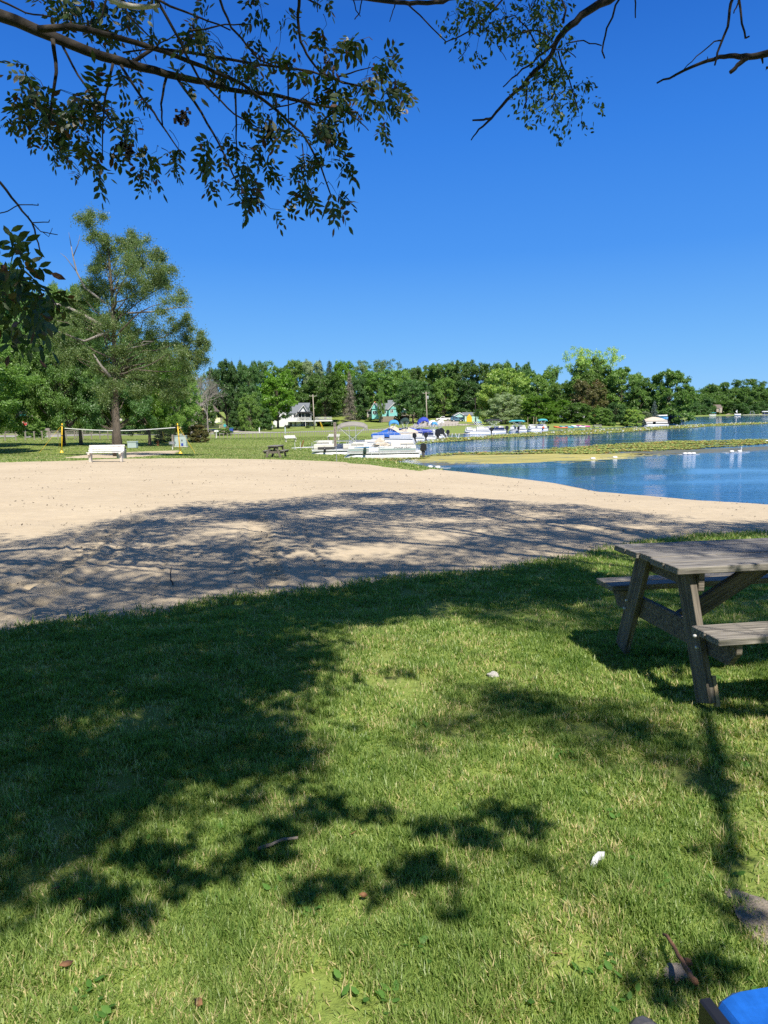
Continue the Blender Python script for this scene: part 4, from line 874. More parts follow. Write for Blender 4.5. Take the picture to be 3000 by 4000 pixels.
BL = [(1290,3160,150,45,.8),(1440,3165,70,30,.6),(1060,3200,90,80,.8),(1050,3300,70,60,.8),(1185,3460,55,50,.9),(960,3330,60,60,.4),(720,3400,75,75,.8),(700,3300,60,60,.35),(450,3480,90,50,.7),(520,3545,60,35,.8),(420,3540,60,40,.3),(880,3420,45,60,.7),(560,3350,130,70,.8),
      (300,3430,100,50,.6),(1560,3360,70,50,.8),(1600,3400,60,40,.6),(1690,3430,45,80,.45),(1730,3530,45,60,.35),(1320,3400,55,40,.5),(1480,3440,45,35,.45),(1680,3230,90,25,.6),(1800,3235,90,30,.7),(1960,3160,90,40,.8),(2030,3220,90,40,.8),(1880,3290,60,30,.6),(1100,2900,90,80,.7),(1180,2960,70,40,.5),
      (2760,3740,70,90,.6),(2790,3330,60,90,.5),(2830,3560,50,70,.5),(2790,3050,120,60,.7),(1390,2650,30,60,.5),(1560,2640,50,30,.4),(2950,2740,160,50,.6),(2700,2600,100,40,.5),(1150,3090,80,40,.3),(2640,3800,70,60,.5),(2500,3850,60,50,.3),(900,3130,90,45,.45)]
def sunspots(poly, n, cover, scale, seed, st=1.0):
    gg = np.random.default_rng(seed); x0, y0 = poly[:,:2].min(0); x1, y1 = poly[:,:2].max(0); q = np.stack([gg.uniform(x0, x1, n), gg.uniform(y0, y1, n)], 1)
    v = vnoise(q[:,0]*st, q[:,1], scale, seed, 3); e = sdist(poly[:,:2], q[:,0], q[:,1])
    return q[(e > -.1) & (v > np.quantile(v, 1-cover)) & (e+gg.random(len(q))*.3*scale > .15*scale)]
def lift(P, h):
    z0 = tz(P[:,0], P[:,1]); h = np.broadcast_to(np.asarray(h, float), (len(P),)).copy()
    for _ in range(40):
        Q = np.stack([P[:,0], P[:,1], z0], 1)+S/S[2]*h[:,None]; s = proj(Q); rr = 350*F/np.maximum(s[:,2], .3)/F*1.0
        mrg = 60+F*.55/np.maximum(s[:,2], .5)
        inn = (s[:,2] > .2) & (s[:,0] > -mrg) & (s[:,0] < 3000+mrg) & (s[:,1] > -mrg) & (s[:,1] < 4000+mrg)
        if not inn.any(): break
        h[inn] += .35
    return Q, ~inn
def hang(name, P, h, rad, nleaf, L, mat, tree_, B, seed, ratio=.45, hubs=10, trunk_at=(0,0,5), r0=.06):
    gg = np.random.default_rng(seed); Q, ok = lift(P, h); Q = Q[ok]
    if len(Q) == 0: return
    rad = np.broadcast_to(rad, (len(ok),))[ok]; nl = np.broadcast_to(nleaf, (len(ok),))[ok].astype(int)
    idx = np.repeat(np.arange(len(Q)), nl); n = len(idx); d = rdir(n, gg)*(gg.random((n,1))**.45)*rad[idx][:,None]; d[:,2] *= .7
    P_ = Q[idx]+d; A = norm(d+rdir(n, gg)*rad[idx][:,None]+np.array([0,0,-.1])); Nn = norm(rdir(n, gg)*.8+np.array([0,0,1])); Ls = L*gg.uniform(.7, 1.2, n)
    leafobj(name, (P_, A, Nn, Ls), mat, tree_, gg, ratio, B, False)
    k = min(hubs, len(Q)); H = Q[gg.choice(len(Q), k, replace=False)].copy()
    for _ in range(6):
        a = np.argmin(((Q[:,None]-H[None])**2).sum(-1), 1)
        for j in range(k):
            if (a == j).any(): H[j] = Q[a == j].mean(0)
    t0 = np.array(B)+np.array(trunk_at)
    for j in range(k):
        mb = MB(); h0 = H[j]+np.array([0,0,.15]); path, rs = taper([t0-B, (t0+(h0-t0)*.5+np.array([0,0,.7]))-B, h0-B], r0, r0*.3, gg, .03); mb.tube(path, rs, 6)
        m_ = np.where(a == j)[0]
        for i in m_[::3 if len(m_) > 40 else 1][:60]:
            mb.tube(limb_path(h0-B, Q[i]-B, gg, .08, 4), [r0*.22, r0*.16, r0*.1, r0*.04], 3)
        mb.build('branch', M['bark_dark'], tree_)
q = sunspots(Z_SAND, 4000, .75, 2.6, 101, .6); hang('foliage', q, g.uniform(10.5, 14, len(q)), .52, 42, .12, 'ash', elm, EB, 201, .6, 14, (-.8,1.6,9), .11)
q = sunspots(Z_DARK, 3900, .95, 1.3, 102); hang('foliage', q, g.uniform(4.6, 7.5, len(q)), .27, 40, .095, 'ash', ash, AB, 202, .55, 12, (.2,.3,6), .05)
q = sunspots(Z_RIGHT, 1200, .82, .9, 103); hang('foliage', q, g.uniform(7, 9, len(q)), .24, 34, .08, 'mid', elm, EB, 203, .5, 5, (-.2,.4,5), .05)
q = sunspots(Z_MID, 160, .85, .7, 104); hang('foliage', q, g.uniform(6, 8, len(q)), .18, 26, .075, 'mid', elm, EB, 204, .5, 3, (-.2,.4,5), .035)
q = sunspots(Z_MID2, 34, .95, .7, 105); hang('foliage', q, g.uniform(5, 6, len(q)), .13, 14, .065, 'mid', elm, EB, 205, .5, 1, (-.2,.4,5), .02)
bx = []; br = []; bn = []
for cx, cy_, rx, ry, den in BL:
    a = ong([cx, cx-rx, cx+rx, cx], [cy_, cy_, cy_, cy_+ry]); rw = np.linalg.norm(a[1]-a[2])/2; k = max(1, int(rw/.09))
    for _ in range(k+1):
        u = g.uniform(-1, 1)*.7; v = g.uniform(-1, 1)*.6; p = ong([cx+rx*u], [cy_+ry*v])[0]; bx.append(p[:2]); br.append(max(.05, rw*.42)); bn.append(max(4, int(75*den*(rw/.2)**.7)))
q = np.array(bx); hang('foliage', q, g.uniform(3.0, 3.9, len(q)), np.array(br)*1.45, (np.array(bn)*1.15).astype(int), .085, 'ash', ash, AB, 206, .5, 4, (.2,.3,6), .02)
# one long hanging stem whose shadow runs down the right side
mb = MB(); pts = ong(np.array([2745,2770,2800,2828,2850,2868,2875]), np.array([2780,2900,3050,3200,3380,3540,3640.])); hh = np.linspace(5.6, 4.6, 7)
sp = pts+S/S[2]*hh[:,None]-EB; mb.tube([(-.1,.3,5.8)]+[tuple(p) for p in sp], [.06,.05,.045,.04,.034,.028,.022,.012], 6); mb.build('branch', M['bark_dark'], elm, smooth=True)
# ------------------------------------------------------------ grass
def blades(name, X, Y, L, W, g, lean=.5, mat='grass', zf=None, label='mown grass', rn=None):
    n = len(X); Z = ground_z(X, Y)-.004 if zf is None else zf; th = g.random(n)*6.283; ln = np.abs(g.normal(size=n))*lean+.15
    tx, ty = np.cos(th)*ln, np.sin(th)*ln; nn = np.sqrt(1+ln**2); L = L/nn
    fx, fy = -np.sin(th+g.normal(size=n)*.6), np.cos(th+g.normal(size=n)*.6)
    b = np.stack([X, Y, Z], 1); s = np.stack([fx, fy, np.zeros(n)], 1)*W[:,None]/2
    m1 = b+np.stack([tx*L*.35, ty*L*.35, L*.55], 1); tp = b+np.stack([tx*L, ty*L, L], 1)
    V = np.stack([b-s, b+s, m1+s*.8, m1-s*.8, tp], 1).reshape(-1, 3); i = np.arange(n)[:,None]*5
    r_ = g.random(n) if rn is None else rn
    return tag(link(name, npmesh(name, V, [i+np.array([0,1,2,3]), i+np.array([3,2,4])], LM[mat], np.repeat(r_, 5))), label, None, None, 'stuff')
def scatter(n, r0, r1, a0, a1, g, p=1.0):
    a = R(a0)+g.random(n)*R(a1-a0); r = (r0**(2-p)+(r1**(2-p)-r0**(2-p))*g.random(n))**(1/(2-p)); return r*np.sin(a), r*np.cos(a), r
g = np.random.default_rng(9)
x, y, r = scatter(820000, 1.15, 11, -37, 37, g, 1.45)
bsd = beach_sd(x, y); wear = vnoise(x, y, .75, 71, 4)*.75+.35*vnoise(x, y, 3.0, 76, 2); bare = vnoise(x, y, 2.2, 72, 2)
ok = (bsd < .06-g.random(len(x))**3*.35) & (g.random(len(x)) < 1-.9*sst(.22, .62, wear)); x, y, r, wear = x[ok], y[ok], r[ok], wear[ok]
hgt = (.028+.014*vnoise(x, y, .5, 73, 3)+.010*vnoise(x, y, .15, 74, 2))*g.uniform(.55, 1.35, len(x))
rn = np.clip(g.random(len(x))*.75+.16+.15*vnoise(x, y, .6, 75, 3)+.26*wear, 0, 1)
blades('lawn_grass', x, y, np.maximum(hgt, .012)*1.25, .0026+.0010*r*g.uniform(.7, 1.2, len(x)), g, .75, rn=rn, label='mown lawn grass in the foreground')
x, y, r = scatter(160000, 10.5, 26, 14, 48, g, 1.0); ok = (beach_sd(x, y) < 0) & (y < 22) & (LAKEF(x, y) < -.3); x, y, r = x[ok], y[ok], r[ok]
blades('lawn_grass', x, y, .05*g.uniform(.5, 1.4, len(x)), .0022*r, g, .8, label='lawn behind the picnic table')
# long ragged grass on the rim of the beach
x, y, r = scatter(900000, 4.5, 26, -42, 58, g, 1.2); b_ = beach_sd(x, y); ok = (np.abs(b_+.12) < .22) & (g.random(len(x)) < .35) & (y < 17); x, y, r = x[ok], y[ok], r[ok]
blades('rim_grass', x, y, .07*g.uniform(.4, 1.5, len(x)), .004+.0009*r, g, 1.0, label='ragged grass along the near rim of the beach')
# far rim, boat bank and shoreline
x, y, r = scatter(420000, 28, 110, -32, 14, g, 1.0); b_ = beach_sd(x, y); ls = LAKEF(x, y); ok = (b_ < -.02) & (((b_ > -3.5)) | (ls > -2.5)) & (ls < .5) & (BEACHF(x, y) < .1); x, y, r = x[ok], y[ok], r[ok]; ls = ls[ok]
blades('bank_grass', x, y, (.04+.14*(ls > -1.2))*g.uniform(.4, 1.4, len(x)), .0013*r*g.uniform(.6, 1.3, len(x)), g, .8, label='grass on the bank past the beach')
x, y, r = scatter(160000, 38, 125, -32, 8, g, .9); ok = (LAKEF(x, y) < -1) & (beach_sd(x, y) < -.5); x, y, r = x[ok], y[ok], r[ok]
blades('park_grass', x, y, .035*g.uniform(.5, 1.3, len(x)), .0016*r, g, .9, label='mown park lawn past the beach')
# clover and plantain leaves
def weeds(spots, label, seed, mat='weed', size=.035, name='weeds'):
    g = np.random.default_rng(seed); P = []; A = []; Nn = []; L = []
    for px, py, k in spots:
        c0_ = ong([px], [py])[0]
        for _ in range(k):
            t = g.random()*6.283; d = np.array([math.cos(t), math.sin(t), .45]); P.append(c0_+np.array([g.normal()*.03, g.normal()*.03, .012])); A.append(d/np.linalg.norm(d)); Nn.append((g.normal()*.2, g.normal()*.2, 1)); L.append(size*g.uniform(.7, 1.4))
    V, Fq, rn = leaflets(np.array(P), np.array(A), np.array(Nn), np.array(L), np.array(L)*.6, g)
    return tag(link(name, npmesh(name, V, [Fq], LM[mat], rn)), label, None, None, 'stuff')
sp = [(int(g.uniform(0, 3000)), int(g.uniform(2500, 4000)), int(g.integers(3, 8))) for _ in range(60)]
weeds(sp, 'clover and plantain scattered in the lawn', 81, size=.028)
weeds([(2345,2250,16),(2360,2240,12),(2330,2262,8)], 'broadleaf weed beside the table on the sand rim', 82, size=.06, name='broadleaf_weed')
# ------------------------------------------------------------ picnic tables
def make_table(label, loc, rz, top='wood_top', group=None, cat='picnic table'):
    o = thing('picnic_table', label, cat, loc, rz, group); W = .765; Lt = 1.83; g = random.Random(4)
    mb = MB(); pw = .146
    for i in range(5):
        y = -W/2+i*(pw+.0085); e = g.uniform(-.012, .012); mb.box(e, Lt+e, y, y+pw, .715+g.uniform(-.002,.002), .754+g.uniform(-.002,.003))
    mb.build('tabletop', M[top], o, bevel=.004)
    for s in (-1, 1):
        mb = MB(); y = s*(W/2+.215)
        for k in (-1, 1): mb.box(.05-.02*g.random(), Lt-.04, y+k*.066-.060, y+k*.066+.060, .405, .445)
        mb.build('seat', M[top], o, bevel=.004)
    for e, x in ((0, .17), (1, Lt-.17)):
        sx = 1 if e == 0 else -1
        for s in (-1, 1):
            a = Vector((x, s*.225, .715)); b = Vector((x, s*.49, -.005)); L = (b-a).length
            mb = MB(); mb.box(0, L, -.020, .020, -.068, .068)
            lg = mb.build('leg', M['wood_grey'], o, bevel=.003)
            d = (b-a).normalized(); lg.rotation_euler = Matrix((d, Vector((1,0,0)), d.cross(Vector((1,0,0))))).transposed().to_euler(); lg.location = a-Vector((.04*sx, 0, 0))
            if s < 0:
                mb = MB(); mb.box(L*.78, L, -.02, .0, -.012, .022); bl = mb.build('leg_block', M['wood_fresh'], o); bl.rotation_euler = lg.rotation_euler; bl.location = a+Vector((.0, -.056, 0))
        mb = MB(); mb.prism([(-.70,.403),(-.70,.345),(-.63,.262),(.63,.262),(.70,.345),(.70,.403)], x-.018, x+.018, 'x'); bm_ = mb.build('seat_beam', M['wood_grey'], o, bevel=.003)
        mb = MB(); mb.box(x-.018, x+.018, -.34, .34, .60, .713); mb.build('top_beam', M['wood_grey'], o, bevel=.003)
        for s in (-1, 1):
            for dz in (.30, .36):
                mb = MB(); mb.lathe([(.009,0),(.009,.012),(.004,.016)], 8, Matrix.Translation((x-.062 if e == 0 else x+.062, s*(.40+(.36-dz)*.4), dz)) @ Matrix.Rotation(R(-90*sx), 4, 'Y')); mb.build('bolt', M['alu'], o)
        a = Vector((x+.03*sx, 0, .30)); b = Vector((Lt/2-.03*sx, 0, .70)); d = (b-a).normalized(); mb = MB(); mb.box(0, (b-a).length, -.02, .02, -.055, .055)
        br_ = mb.build('brace', M['wood_grey'], o, bevel=.003); br_.location = a; br_.rotation_euler = Matrix((d, Vector((0,1,0)), d.cross(Vector((0,1,0))))).transposed().to_euler()
    mb = MB(); mb.box(Lt/2-.02, Lt/2+.02, -.34, .34, .63, .713); mb.build('centre_cleat', M['wood_fresh'], o)
    return o
th_ = R(8.5); uu = np.array([math.cos(th_), math.sin(th_)]); vv = np.array([-math.sin(th_), math.cos(th_)])
c_ = np.array([1.65, 3.90])+vv*.3825
make_table('weathered grey wooden picnic table at the right edge of the near grass', (c_[0], c_[1], .0), th_)
TB = make_table('small distant picnic table seen end-on beside the beach', (0,0,0), 0)
def put_on(o, px, Y, rz=None, dz=0, dx=0): x = float(at(px, 1700, Y)[0])+dx; o.location = (x, Y, tz1(x, Y)+dz); o.rotation_euler.z = rz if rz is not None else o.rotation_euler.z; return o
put_on(TB, 1063, 49, R(84)); TB.scale = (1,1.02,1.08)
T3 = make_table('pale topped picnic table on the grass of the right bank', (0,0,0), 0, 'white_old'); put_on(T3, 2316, 172, R(6)); T3.scale = (1.1,1.1,1.1)
# ------------------------------------------------------------ benches
def make_bench(label, px, Y, rz, L=1.85, s=1.0):
    o = thing('park_bench', label, 'bench', (0,0,0), 0); put_on(o, px, Y, rz); o.scale = (s,s,s)
    for x in (.12, L-.12):
        mb = MB(); mb.prism([(-.12,0),(.10,0),(.13,.20),(.16,.40),(.30,.86),(.20,.88),(.10,.50),(-.25,.48),(-.27,.40),(-.14,.36)], x-.055, x+.055, 'x'); mb.build('end_frame', M['concrete'], o, bevel=.012)
    for i, y in enumerate((-.20,-.06,.07)):
        mb = MB(); mb.box(0, L, y-.055, y+.055, .485, .52); mb.build('seat_slat', M['white_old'], o, bevel=.005)
    for i in range(3):
        z = .56+i*.115; yy = .10+.065*(i+.4); mb = MB(); mb.box(0, L, -.016, .016, -.048, .048, Matrix.Translation((0,yy+.0,z+.04)) @ Matrix.Rotation(R(-16), 4, 'X')); mb.build('back_slat', M['white_old'], o, bevel=.005)
    return o
make_bench('long white slatted bench with concrete ends below the slender tall tree', 338, 37.2, R(1))
make_bench('small white bench standing alone on the lawn near the fence', 1113, 95, R(38), 1.7)
make_bench('white bench half hidden behind the sign post and grey boat awning', 1280, 104, R(-35), 2.1)
# ------------------------------------------------------------ litter bin
def lathe_part(name, prof, mat, parent=None, n=14, loc=(0,0,0), smooth=True): mb = MB(); mb.lathe(prof, n); return mb.build(name, M[mat], parent, smooth=smooth, loc=loc)
o = thing('litter_bin', 'grey barrel litter bin at the foot of the slender tall tree', 'bin'); put_on(o, 470, 43.6)
lathe_part('barrel', [(.27,0),(.29,.02),(.29,.55),(.30,.56),(.30,.60),(.28,.62)], 'grey', o); lathe_part('liner', [(.27,.62),(.30,.60),(.305,.68),(.2,.66)], 'black', o)
# ------------------------------------------------------------ volleyball net
def vpost(label, px, Y, lean):
    o = thing('net_post', label, 'net post'); put_on(o, px, Y); z0 = o.location.z
    mb = MB(); mb.tube([(0,0,0),(lean*.5,0,1.2),(lean,0,2.52)], [.05,.05,.045], 8); mb.build('pole', M['yellow'], o, smooth=True)
    mb = MB(); mb.lathe([(.18,0),(.12,.08),(.05,.2)], 8); mb.build('base', M['yellow'], o)
    mb = MB(); mb.box(lean-.07, lean+.07, -.06, .06, 2.30, 2.36); mb.box(lean*.6-.07, lean*.6+.07, -.06, .06, 1.45, 1.5); mb.build('bracket', M['darkgrey'], o)
    s = -1 if lean > 0 else 1
    for e in ((s*1.5, -1.0), (s*.9, 1.3)):
        mb = MB(); mb.tube([(lean,0,2.4), (e[0], e[1], .02)], .008, 4); mb.build('guy_rope', M['yellow'], o)
    return np.array([o.location.x+lean, Y, z0])
A_ = vpost('yellow volleyball net post on the left', 236, 62, .22); B_ = vpost('yellow volleyball net post beside the utility cabinet', 701, 60, -.12)
net = thing('volleyball_net', 'long sagging volleyball net with white top tape', 'net', A_)
za = at(247, 1672, 62)[2]; zb = at(690, 1669, 60)[2]
def netp(t, h): p = A_+(B_-A_)*t; return np.array([p[0], p[1], za+(zb-za)*t-.24*math.sin(math.pi*t)+h])-A_
mb = MB()
for i in range(24):
    a = netp(.02+.96*i/24, 0); b = netp(.02+.96*(i+1)/24, 0); mb.add([a+[0,-.01,-.03], b+[0,-.01,-.03], b+[0,-.01,.03], a+[0,-.01,.03], a+[0,.01,-.03], b+[0,.01,-.03], b+[0,.01,.03], a+[0,.01,.03]], [(0,1,2,3),(7,6,5,4),(0,4,5,1),(3,2,6,7)])
mb.build('top_tape', M['white'], net)
mb = MB()
for i in range(0, 97): mb.tube([netp(.02+.96*i/96, -.04), netp(.02+.96*i/96, -.95)], .006, 3, False)
for k in range(1, 10): mb.tube([netp(.02+.96*i/16, -.04-.91*k/9) for i in range(17)], .006, 3, False)
mb.build('mesh', M['net'], net)
for p_, t in ((A_, 0), (B_, 1)):
    mb = MB(); e = netp(.02 if t == 0 else .98, 0); f = (p_-A_)+np.array([0,0,e[2]+.02]); mb.tube([f, e], .012, 4); mb.build('tie_cord', M['wire'], net)
# ------------------------------------------------------------ utility cabinets, grill, posts
def pbox(px0, px1, py0, py1, Y):      # metres at a given distance for a pixel box
    a = at(px0, py1, Y); b = at(px1, py0, Y); return a, b
o = thing('utility_cabinet', 'large pale utility cabinet behind the right net post', 'cabinet'); put_on(o, 680, 77); w_ = 45*77/F; h_ = 42*77/F
mb = MB(); mb.box(0, w_, 0, .5, .05, h_); mb.build('body', M['boxgreen'], o, bevel=.01)
mb = MB(); mb.box(-.03, w_+.03, -.04, .54, h_+.002, h_+.05); mb.build('lid', M['boxgreen'], o, bevel=.005)
for i in (0, 1): mb = MB(); mb.box(.04+i*w_/2, w_/2-.02+i*w_/2, -.02, -.002, .12, h_-.1); mb.build('door', M['boxgreen'], o, bevel=.004)
mb = MB(); mb.box(w_*.62, w_*.70, -.05, -.022, .62, .78); mb.build('lock', M['black'], o); mb = MB(); mb.box(w_*.58, w_*.76, -.06, -.022, .12, .38); mb.build('warning_plate', M['royal_canvas'], o)
mb = MB(); mb.box(-.05, w_+.05, -.1, .6, -.1, .048); mb.build('pad', M['concrete'], o)
o = thing('utility_cabinet', 'low pale utility box right behind the tall tree trunk', 'cabinet'); put_on(o, 495, 70)
mb = MB(); mb.box(0, .85, 0, .6, 0, .55); mb.build('body', M['boxgreen'], o, bevel=.02); mb = MB(); mb.prism([(-.04,.55),(.89,.55),(.85,.66),(0,.66)], -.03, .62); mb.build('lid', M['boxgreen'], o)
o = thing('wooden_post', 'square weathered post touching the left side of the utility cabinet', 'post'); put_on(o, 674, 76); mb = MB(); mb.box(-.09, .09, -.09, .09, -.1, 1.25); mb.prism([(-.09,1.25),(.09,1.25),(0,1.32)], -.09, .09); mb.build('shaft', M['wood_post'], o)
o = thing('park_grill', 'small steel grill on a post in front of the utility cabinet', 'grill'); put_on(o, 671, 68)
mb = MB(); mb.tube([(0,0,0),(0,0,.5)], .05, 8); mb.build('post', M['white_old'], o); mb = MB(); mb.box(-.26, .26, -.2, .2, .5, .53); mb.box(-.26, -.24, -.2, .2, .53, .74); mb.box(.24, .26, -.2, .2, .53, .74); mb.box(-.24, .24, .18, .2, .53, .74); mb.build('firebox', M['pole_metal'], o); mb = MB()
for i in range(9): mb.tube([(-.24+.06*i, -.22, .70), (-.24+.06*i, .2, .70)], .008, 4)
mb.build('grate', M['pole_metal'], o)
o = thing('hydrant', 'rust brown fire hydrant beside the yellow stake', 'hydrant'); put_on(o, 615, 82); lathe_part('barrel', [(.16,0),(.16,.05),(.12,.07),(.12,.45),(.15,.47),(.15,.52),(.10,.62),(.03,.68)], 'rust', o); mb = MB(); mb.tube([(-.2,0,.36),(.2,0,.36)], .055, 8); mb.build('outlet', M['rust'], o)
def yguard(label, pts, Y, r=.06):
    P = [at(x, y, Y) for x, y in pts]; b = P[0]; o = thing('guy_guard', label, 'cable guard', b); mb = MB(); mb.tube([p-b for p in P], r, 6); mb.build('sleeve', M['yellow'], o); return o
yguard('yellow stake leaning in front of the flowering bush', [(641,1716),(635,1686)], 82, .04)
yguard('left one of two yellow cable guards below the white deck', [(1260,1678),(1249,1645)], 205, .06); yguard('right one of two yellow cable guards below the white deck', [(1266,1681),(1253,1650)], 206, .06)
# ------------------------------------------------------------ signs
o = thing('stop_sign', 'red stop sign on a thin post in front of the round bush', 'sign'); put_on(o, 101, 103); hz = float(at(100, 1652, 103)[2])-o.location.z
mb = MB(); mb.tube([(0,.02,0),(0,.02,hz+.35)], .03, 6); mb.build('post', M['pole_metal'], o)
ring = [(math.cos(R(22.5+45*i)), math.sin(R(22.5+45*i))) for i in range(8)]
mb = MB(); mb.prism([(a*.42, hz+b*.42) for a, b in ring], -.02, -.01); sg = mb.build('panel', M['white'], o); mb = MB(); mb.prism([(a*.385, hz+b*.385) for a, b in ring], -.028, -.021); mb.build('face', M['red'], sg)
def text(body, size, mat, parent, loc, rot, name='lettering', ext=.002, width=1.0, shear=0, space=1.0):
    cu = bpy.data.curves.new('t', 'FONT'); cu.body = body; cu.size = size; cu.extrude = ext; cu.align_x = 'CENTER'; cu.align_y = 'CENTER'; cu.shear = shear; cu.space_character = space; cu.resolution_u = 2
    to = bpy.data.objects.new('t', cu); C.objects.link(to); bpy.context.view_layer.update()
    me = bpy.data.meshes.new_from_object(to.evaluated_get(bpy.context.evaluated_depsgraph_get())); bpy.data.objects.remove(to); me.materials.clear(); me.materials.append(M[mat])
    t_ = link(name, me, parent, loc, rot); t_.scale = (width, 1, 1); return t_
text('STOP', .30, 'white', sg, (0,-.033,hz), (R(90),0,0))
o = thing('street_sign', 'green street name sign above the stop sign post', 'sign'); put_on(o, 97, 103.6); z = float(at(97, 1623, 103)[2])-o.location.z
mb = MB(); mb.box(-.55, .35, -.015, .015, z-.12, z+.12); mb.build('blade', M['greenstripe'], o); mb = MB(); mb.tube([(0,.03,0),(0,.03,z)], .025, 6); mb.build('post', M['pole_metal'], o)
p = ong([1315],[1803])[0]; o = thing('depth_sign', 'tall narrow grey sign post with stacked black characters in front of the boats', 'sign', p); s_ = p[1]/F
mb = MB(); mb.tube([(0,0,0),(-.02,0,150*s_)], .028, 6); mb.build('post', M['pole_metal'], o)
zt = 152*s_; bw = 5.2*s_; mb = MB(); mb.box(-bw-.06, bw-.06, -.045, -.03, 60*s_, zt); bd_ = mb.build('board', M['wood_post'], o, bevel=.003)
for i, ch in enumerate('NO LIFEGUARD'):
    if ch != ' ': text(ch, 9.5*s_, 'black', bd_, (-.06,-.05,zt-(6+i*7.3)*s_), (R(90),0,0))
def signpole(name, label, px, Y, ytop, shape, mat, r=.3):
    o = thing(name, label, 'sign'); put_on(o, px, Y); z = float(at(px, ytop, Y)[2])-o.location.z; mb = MB(); mb.tube([(0,0,0),(0,0,z)], .04, 6); mb.build('post', M['pole_metal'], o); mb = MB()
    if shape == 'round': mb.lathe([(r,0),(r,.03)], 14, Matrix.Translation((0,-.04,z-r)) @ Matrix.Rotation(R(90), 4, 'X'))
    elif shape == 'diamond': mb.prism([(0,z-2*r),(r,z-r),(0,z),(-r,z-r)], -.06, -.03)
    else: mb.box(-.12, .12, -.06, -.03, z-1.4, z)
    mb.build('panel', M[mat], o); return o
signpole('sign', 'round pale sign back left of the white house', 1062, 200, 1660, 'round', 'grey', .8*.6)
signpole('sign', 'tall narrow teal sign at the fence in front of the white house', 1115, 150, 1668, 'tall', 'boxgreen'); signpole('sign', 'turquoise diamond sign right of the yellow house', 880, 190, 1655, 'diamond', 'teal', .5)
signpole('sign', 'small white sign beside the lane', 1014, 170, 1670, 'tall', 'white'); signpole('sign', 'small pale sign on the road below the teal house', 1620, 190, 1654, 'round', 'grey', .3); signpole('sign', 'small sign by the fence right of the beige boat cover', 1592, 170, 1670, 'round', 'grey', .3)
# ------------------------------------------------------------ fences, poles, wires
def post_fence(label, pts, step, h, r=.06, rail=True, group=None):
    P = np.array(pts, float); seg = np.hypot(*(P[1:]-P[:-1]).T); tot = seg.sum(); n = max(2, int(tot/step)); cum = np.concatenate([[0], np.cumsum(seg)]); q = []
    for i in range(n+1):
        s_ = tot*i/n; j = min(np.searchsorted(cum, s_, 'right')-1, len(seg)-1); t = (s_-cum[j])/seg[j]; q.append(P[j]+(P[j+1]-P[j])*t)
    b = np.array([q[0][0], q[0][1], tz1(*q[0])]); o = thing('post_fence', label, 'fence', b); me = None
    tops = []
    for i, a in enumerate(q[:100]):
        z = tz1(*a)-b[2]; hh = h*random.uniform(.92, 1.06); tops.append((a[0]-b[0], a[1]-b[1], z+h*.82))
        if me is None: mb = MB(); mb.lathe([(r,-.2),(r,h-.03),(r*.7,h)], 7); po = mb.build('post', M['wood_post'], o); me = po.data
        else: po = link('post', me, o)
        po.location = (a[0]-b[0], a[1]-b[1], z); po.rotation_euler = (random.gauss(0,.03), random.gauss(0,.03), 0)
    if rail: mb = MB(); mb.tube(tops, .012, 3, False); mb.build('cable', M['wire'], o)
    return o
def pxY(px, Y): return (float(at(px, 1680, Y)[0]), Y)
post_fence('long fence of short posts along the road from the cabinet to the near boats', [pxY(748,112), pxY(850,114), pxY(950,118), pxY(1100,124), pxY(1200,131), pxY(1320,140), pxY(1440,149)], .74, .86)
post_fence('short posts between the boats and the parking lot', [pxY(1450,152), pxY(1600,162), pxY(1700,170), pxY(1800,176), pxY(1850,180)], 1.2, 1.0)
post_fence('fence posts beside the road behind the round bush at the left', [pxY(-30,90), pxY(46,91), pxY(140,94), pxY(213,97), pxY(300,100), pxY(420,104)], 1.25, 1.15, .08)
o = thing('rail_fence', 'dark low rail fence beyond the road at the far left', 'fence', (float(at(-40,1660,125)[0]), 125, tz1(float(at(0,1660,125)[0]), 125)))
for k in range(3): mb = MB(); mb.box(0, 18, -.03, .03, .35+k*.3, .47+k*.3); mb.build('rail', M['wood_post'], o)
for k in range(8): mb = MB(); mb.box(k*2.5, k*2.5+.12, -.06, .06, -.3, 1.2); mb.build('post', M['wood_post'], o)
POLES = {}
def upole(label, base, top, Y, r=.16, arm=True, transf=False, mat='wood_pole', lamp=False):
    x = float(at(base[0], base[1], Y)[0]); z0 = tz1(x, Y); T_ = at(top[0], top[1], Y); b = np.array([x, Y, z0-.1]); o = thing('utility_pole', label, 'utility pole', b); t = T_-b
    mb = MB(); mb.tube([(0,0,0), tuple(t*.5), tuple(t)], [r*1.15, r, r*.75], 8); mb.build('shaft', M[mat], o, smooth=True)
    if arm: mb = MB(); mb.box(t[0]-1.0, t[0]+1.0, -.05, .05, t[2]-.5, t[2]-.40); mb.build('crossarm', M[mat], o)
    if arm:
        for k in (-.9,.9): lathe_part('insulator', [(.05,0),(.07,.08),(.03,.16)], 'white', o, 6, (t[0]+k, 0, t[2]-.36))
    if transf: lathe_part('transformer', [(.28,0),(.3,.05),(.3,.85),(.2,.95)], 'grey', o, 10, (t[0]+.5, 0, t[2]-2.2))
    if lamp: mb = MB(); mb.tube([(t[0],0,t[2]-1.8),(t[0]+1.2,-.2,t[2]-1.4)], .04, 5); mb.build('lamp_arm', M['pole_metal'], o); mb = MB(); mb.box(t[0]+1.1, t[0]+1.9, -.35, -.05, t[2]-1.5, t[2]-1.3); mb.build('lamp_head', M['white'], o, bevel=.04)
    return T_
K1 = upole('orange-tinted leaning utility pole in front of the dead tree', (758,1694), (741,1515), 118, .14, False)
